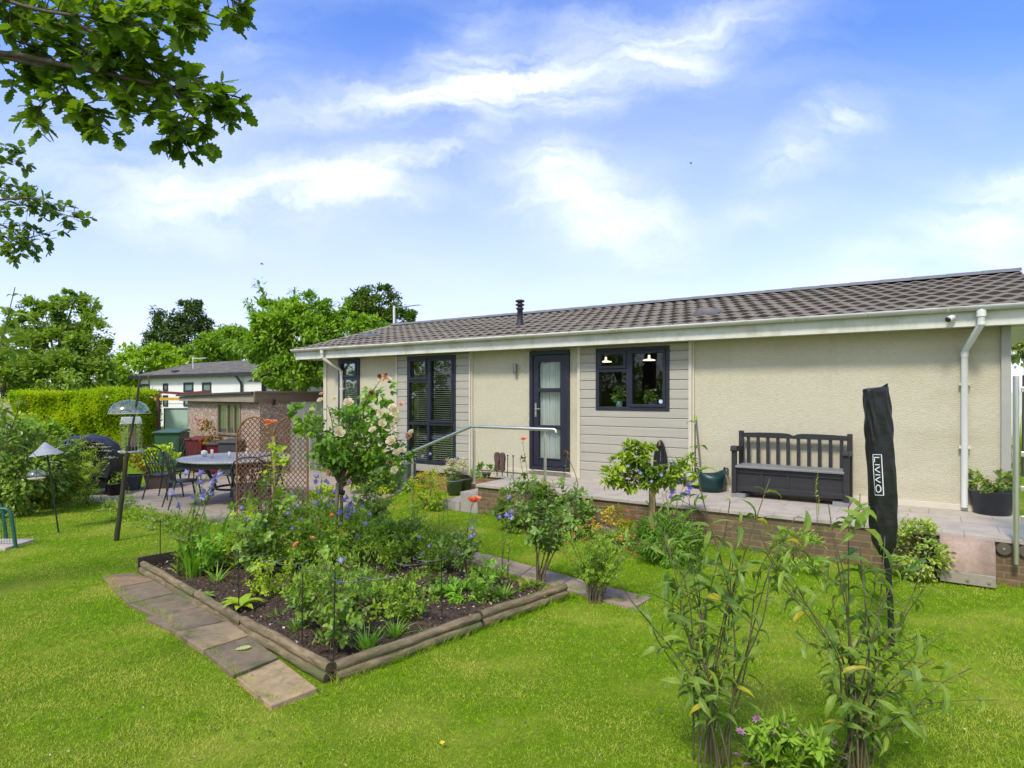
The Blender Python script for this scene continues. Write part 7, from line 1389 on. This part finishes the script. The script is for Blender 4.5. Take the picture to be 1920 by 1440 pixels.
# ================================================================== GRASS BLADES
def inpoly(x, y, poly):
    c = np.zeros(len(x), bool); n = len(poly)
    for i in range(n):
        x0, y0 = poly[i]; x1, y1 = poly[(i + 1) % n]
        c ^= ((y0 > y) != (y1 > y)) & (x < (x1 - x0) * (y - y0) / (y1 - y0 + 1e-12) + x0)
    return c
rng = np.random.default_rng(77)
bc = bedp(.5, .5); bedpoly = [tuple(((bedp(s, t) - bc) * 1.035 + bc).xy) for s, t in ((0, 0), (1, 0), (1, 1), (0, 1))]
hp = [tuple(LW(u, v_).xy) for u, v_ in ((-14, 8), (-9.6, -.06), (DUL - .72, -.06), (DUL - .72, DV + .02), (8, DV + .02), (8, 8))]
excl = [bedpoly, hp, PATIO] + [poly_px(q) for q in SL] + [poly_px(q) for q in PTH]
def grass(y0, y1, dens, h, w, nseg):
    n = int(dens * ((.83 * y1 + .9) * 2) * (y1 - y0)); x = rng.uniform(-(.83 * y1 + .9), .83 * y1 + .9, n); y = rng.uniform(y0, y1, n); k = np.abs(x) < .83 * y + .9; x, y = x[k], y[k]
    bad = np.zeros(len(x), bool)
    for p in excl: bad |= inpoly(x + rng.normal(size=len(x)) * .012, y + rng.normal(size=len(x)) * .012, p)
    x, y = x[~bad], y[~bad]; n = len(x); patch = .78 + .25 * np.sin(x * 2.1 + 1.3 * np.sin(y * 1.7)) * np.sin(y * 2.6 + x) + .35 * np.sin(x * 31 + 3 * np.sin(y * 11)) * np.sin(y * 27 + 3 * np.sin(x * 13))
    a = rng.uniform(0, 2 * math.pi, n); lean = rng.uniform(.3, 1.3, n); hh = h * .8 * rng.uniform(.5, 1.25, n) * np.clip(patch, .35, 1.4)
    c, s = np.cos(a), np.sin(a); b = rng.uniform(0, 2 * math.pi, n); ww = w * rng.uniform(.6, 1.2, n)
    V = np.empty((n, 3, 3), np.float32); V[:, 0] = np.stack([x - np.cos(b) * ww / 2, y - np.sin(b) * ww / 2, np.zeros(n)], 1); V[:, 1] = np.stack([x + np.cos(b) * ww / 2, y + np.sin(b) * ww / 2, np.zeros(n)], 1)
    V[:, 2] = np.stack([x + c * hh * lean, y + s * hh * lean, hh * (1.15 - .55 * lean)], 1); return V.reshape(-1, 3)
def edge_grass(pl, dens, off, h):
    out = []
    for (x0, y0), (x1, y1) in zip(pl, pl[1:] ):
        L = math.hypot(x1 - x0, y1 - y0); n = int(L * dens); t = rng.random(n); nx_, ny_ = -(y1 - y0) / L, (x1 - x0) / L; o = off + np.abs(rng.normal(size=n)) * .022 * (1 if off >= 0 else -1); clump = .4 + .9 * (np.sin(t * L * 17) * np.sin(t * L * 41 + 1) > -.1)
        x = x0 + (x1 - x0) * t + nx_ * o; y = y0 + (y1 - y0) * t + ny_ * o; a = rng.uniform(0, 6.28, n); ln = rng.uniform(.2, .9, n); hh = h * rng.uniform(.4, 1.3, n) * clump; b = rng.uniform(0, 6.28, n)
        V = np.empty((n, 3, 3), np.float32); V[:, 0] = np.stack([x - np.cos(b) * .002, y - np.sin(b) * .002, 0 * x], 1); V[:, 1] = np.stack([x + np.cos(b) * .002, y + np.sin(b) * .002, 0 * x], 1); V[:, 2] = np.stack([x + np.cos(a) * hh * ln, y + np.sin(a) * hh * ln, hh], 1); out.append(V.reshape(-1, 3))
    return np.concatenate(out)
def line_px(*p): return [tuple(G(*q).xy) for q in p]
edges = [edge_grass([tuple(bedp(-.012, t).xy) for t in (0, .5, 1.02)], 900, -.0, .065), edge_grass(line_px((186, 1078), (240, 1131), (298, 1157), (328, 1186), (380, 1219), (436, 1268), (508, 1326), (598, 1291)), 700, -.0, .045), edge_grass([tuple(LW(u, DV - .005).xy) for u in (-4.0, 0, 4)], 500, -.0, .07),
         edge_grass(_bp := [tuple(p) for p in poly_px(_pa)], 400, .0, .05), edge_grass([tuple(p) for p in poly_px(_pb)], 400, -.0, .05), edge_grass([tuple(bedp(1.02, t).xy) for t in (0, 1)], 500, .0, .07), edge_grass(PATIO[:7], 300, .0, .08)]
V = np.concatenate(edges + [grass(2.3, 3.4, 13000, .030, .0042, 1), grass(3.4, 5, 9000, .031, .005, 1), grass(5, 8, 4200, .033, .007, 1), grass(8, 13, 1500, .036, .011, 1)])
gm = MB(); n = len(V) // 3; gm.V.append(V); gm.L.append(np.arange(3 * n)); gm.S.append(np.full(n, 3)); gm.M.append(np.zeros(n, int)); gm.K.append(np.zeros(n, bool)); gm.n = 3 * n
def grass_mat():
    m, t, out = base_mat('grass_blade'); co = nd(t, 'ShaderNodeTexCoord').outputs['Object']; ri = nd(t, 'ShaderNodeNewGeometry').outputs['Random Per Island']
    n1 = nd(t, 'ShaderNodeTexNoise', {'Vector': co, 'Scale': 1.6, 'Detail': 5.0, 'Roughness': .62}).outputs['Fac']; n2 = nd(t, 'ShaderNodeTexNoise', {'Vector': co, 'Scale': 13.0, 'Detail': 6.0, 'Roughness': .7}).outputs['Fac']
    c = mixc(t, ri, (.235, .415, .014), (.385, .575, .026)); c = mixc(t, maprange(t, n2, .42, .60, 0, .8), c, (.12, .27, .008))
    sp = nd(t, 'ShaderNodeSeparateXYZ', {0: co}); near = mth(t, 'ADD', maprange(t, sp.outputs[1], 6.5, 2.5, 0.0, .13), maprange(t, sp.outputs[0], .5, -3.5, 0.0, .09))
    f = maprange(t, mth(t, 'ADD', n1, near), .52, .74, 0.0, .75); c = mixc(t, f, c, (.58, .54, .11)); c = mixc(t, mth(t, 'LESS_THAN', mth(t, 'FRACT', mth(t, 'MULTIPLY', ri, 91.3)), .035), c, (.55, .47, .16))
    p = nd(t, 'ShaderNodeBsdfPrincipled', {'Base Color': c, 'Roughness': .8, 'Specular IOR Level': .04}); tl = nd(t, 'ShaderNodeBsdfTranslucent', {'Color': mixc(t, 1.0, c, (1.2, 1.3, .5), 'MULTIPLY')})
    t.links.new(nd(t, 'ShaderNodeMixShader', {0: .3, 1: p.outputs[0], 2: tl.outputs[0]}).outputs[0], out.inputs[0]); return m
go = gm.build('grass', grass_mat()); struct(go, 'stuff'); tag(go, 'short mown green lawn grass with paler dry patches', 'grass')
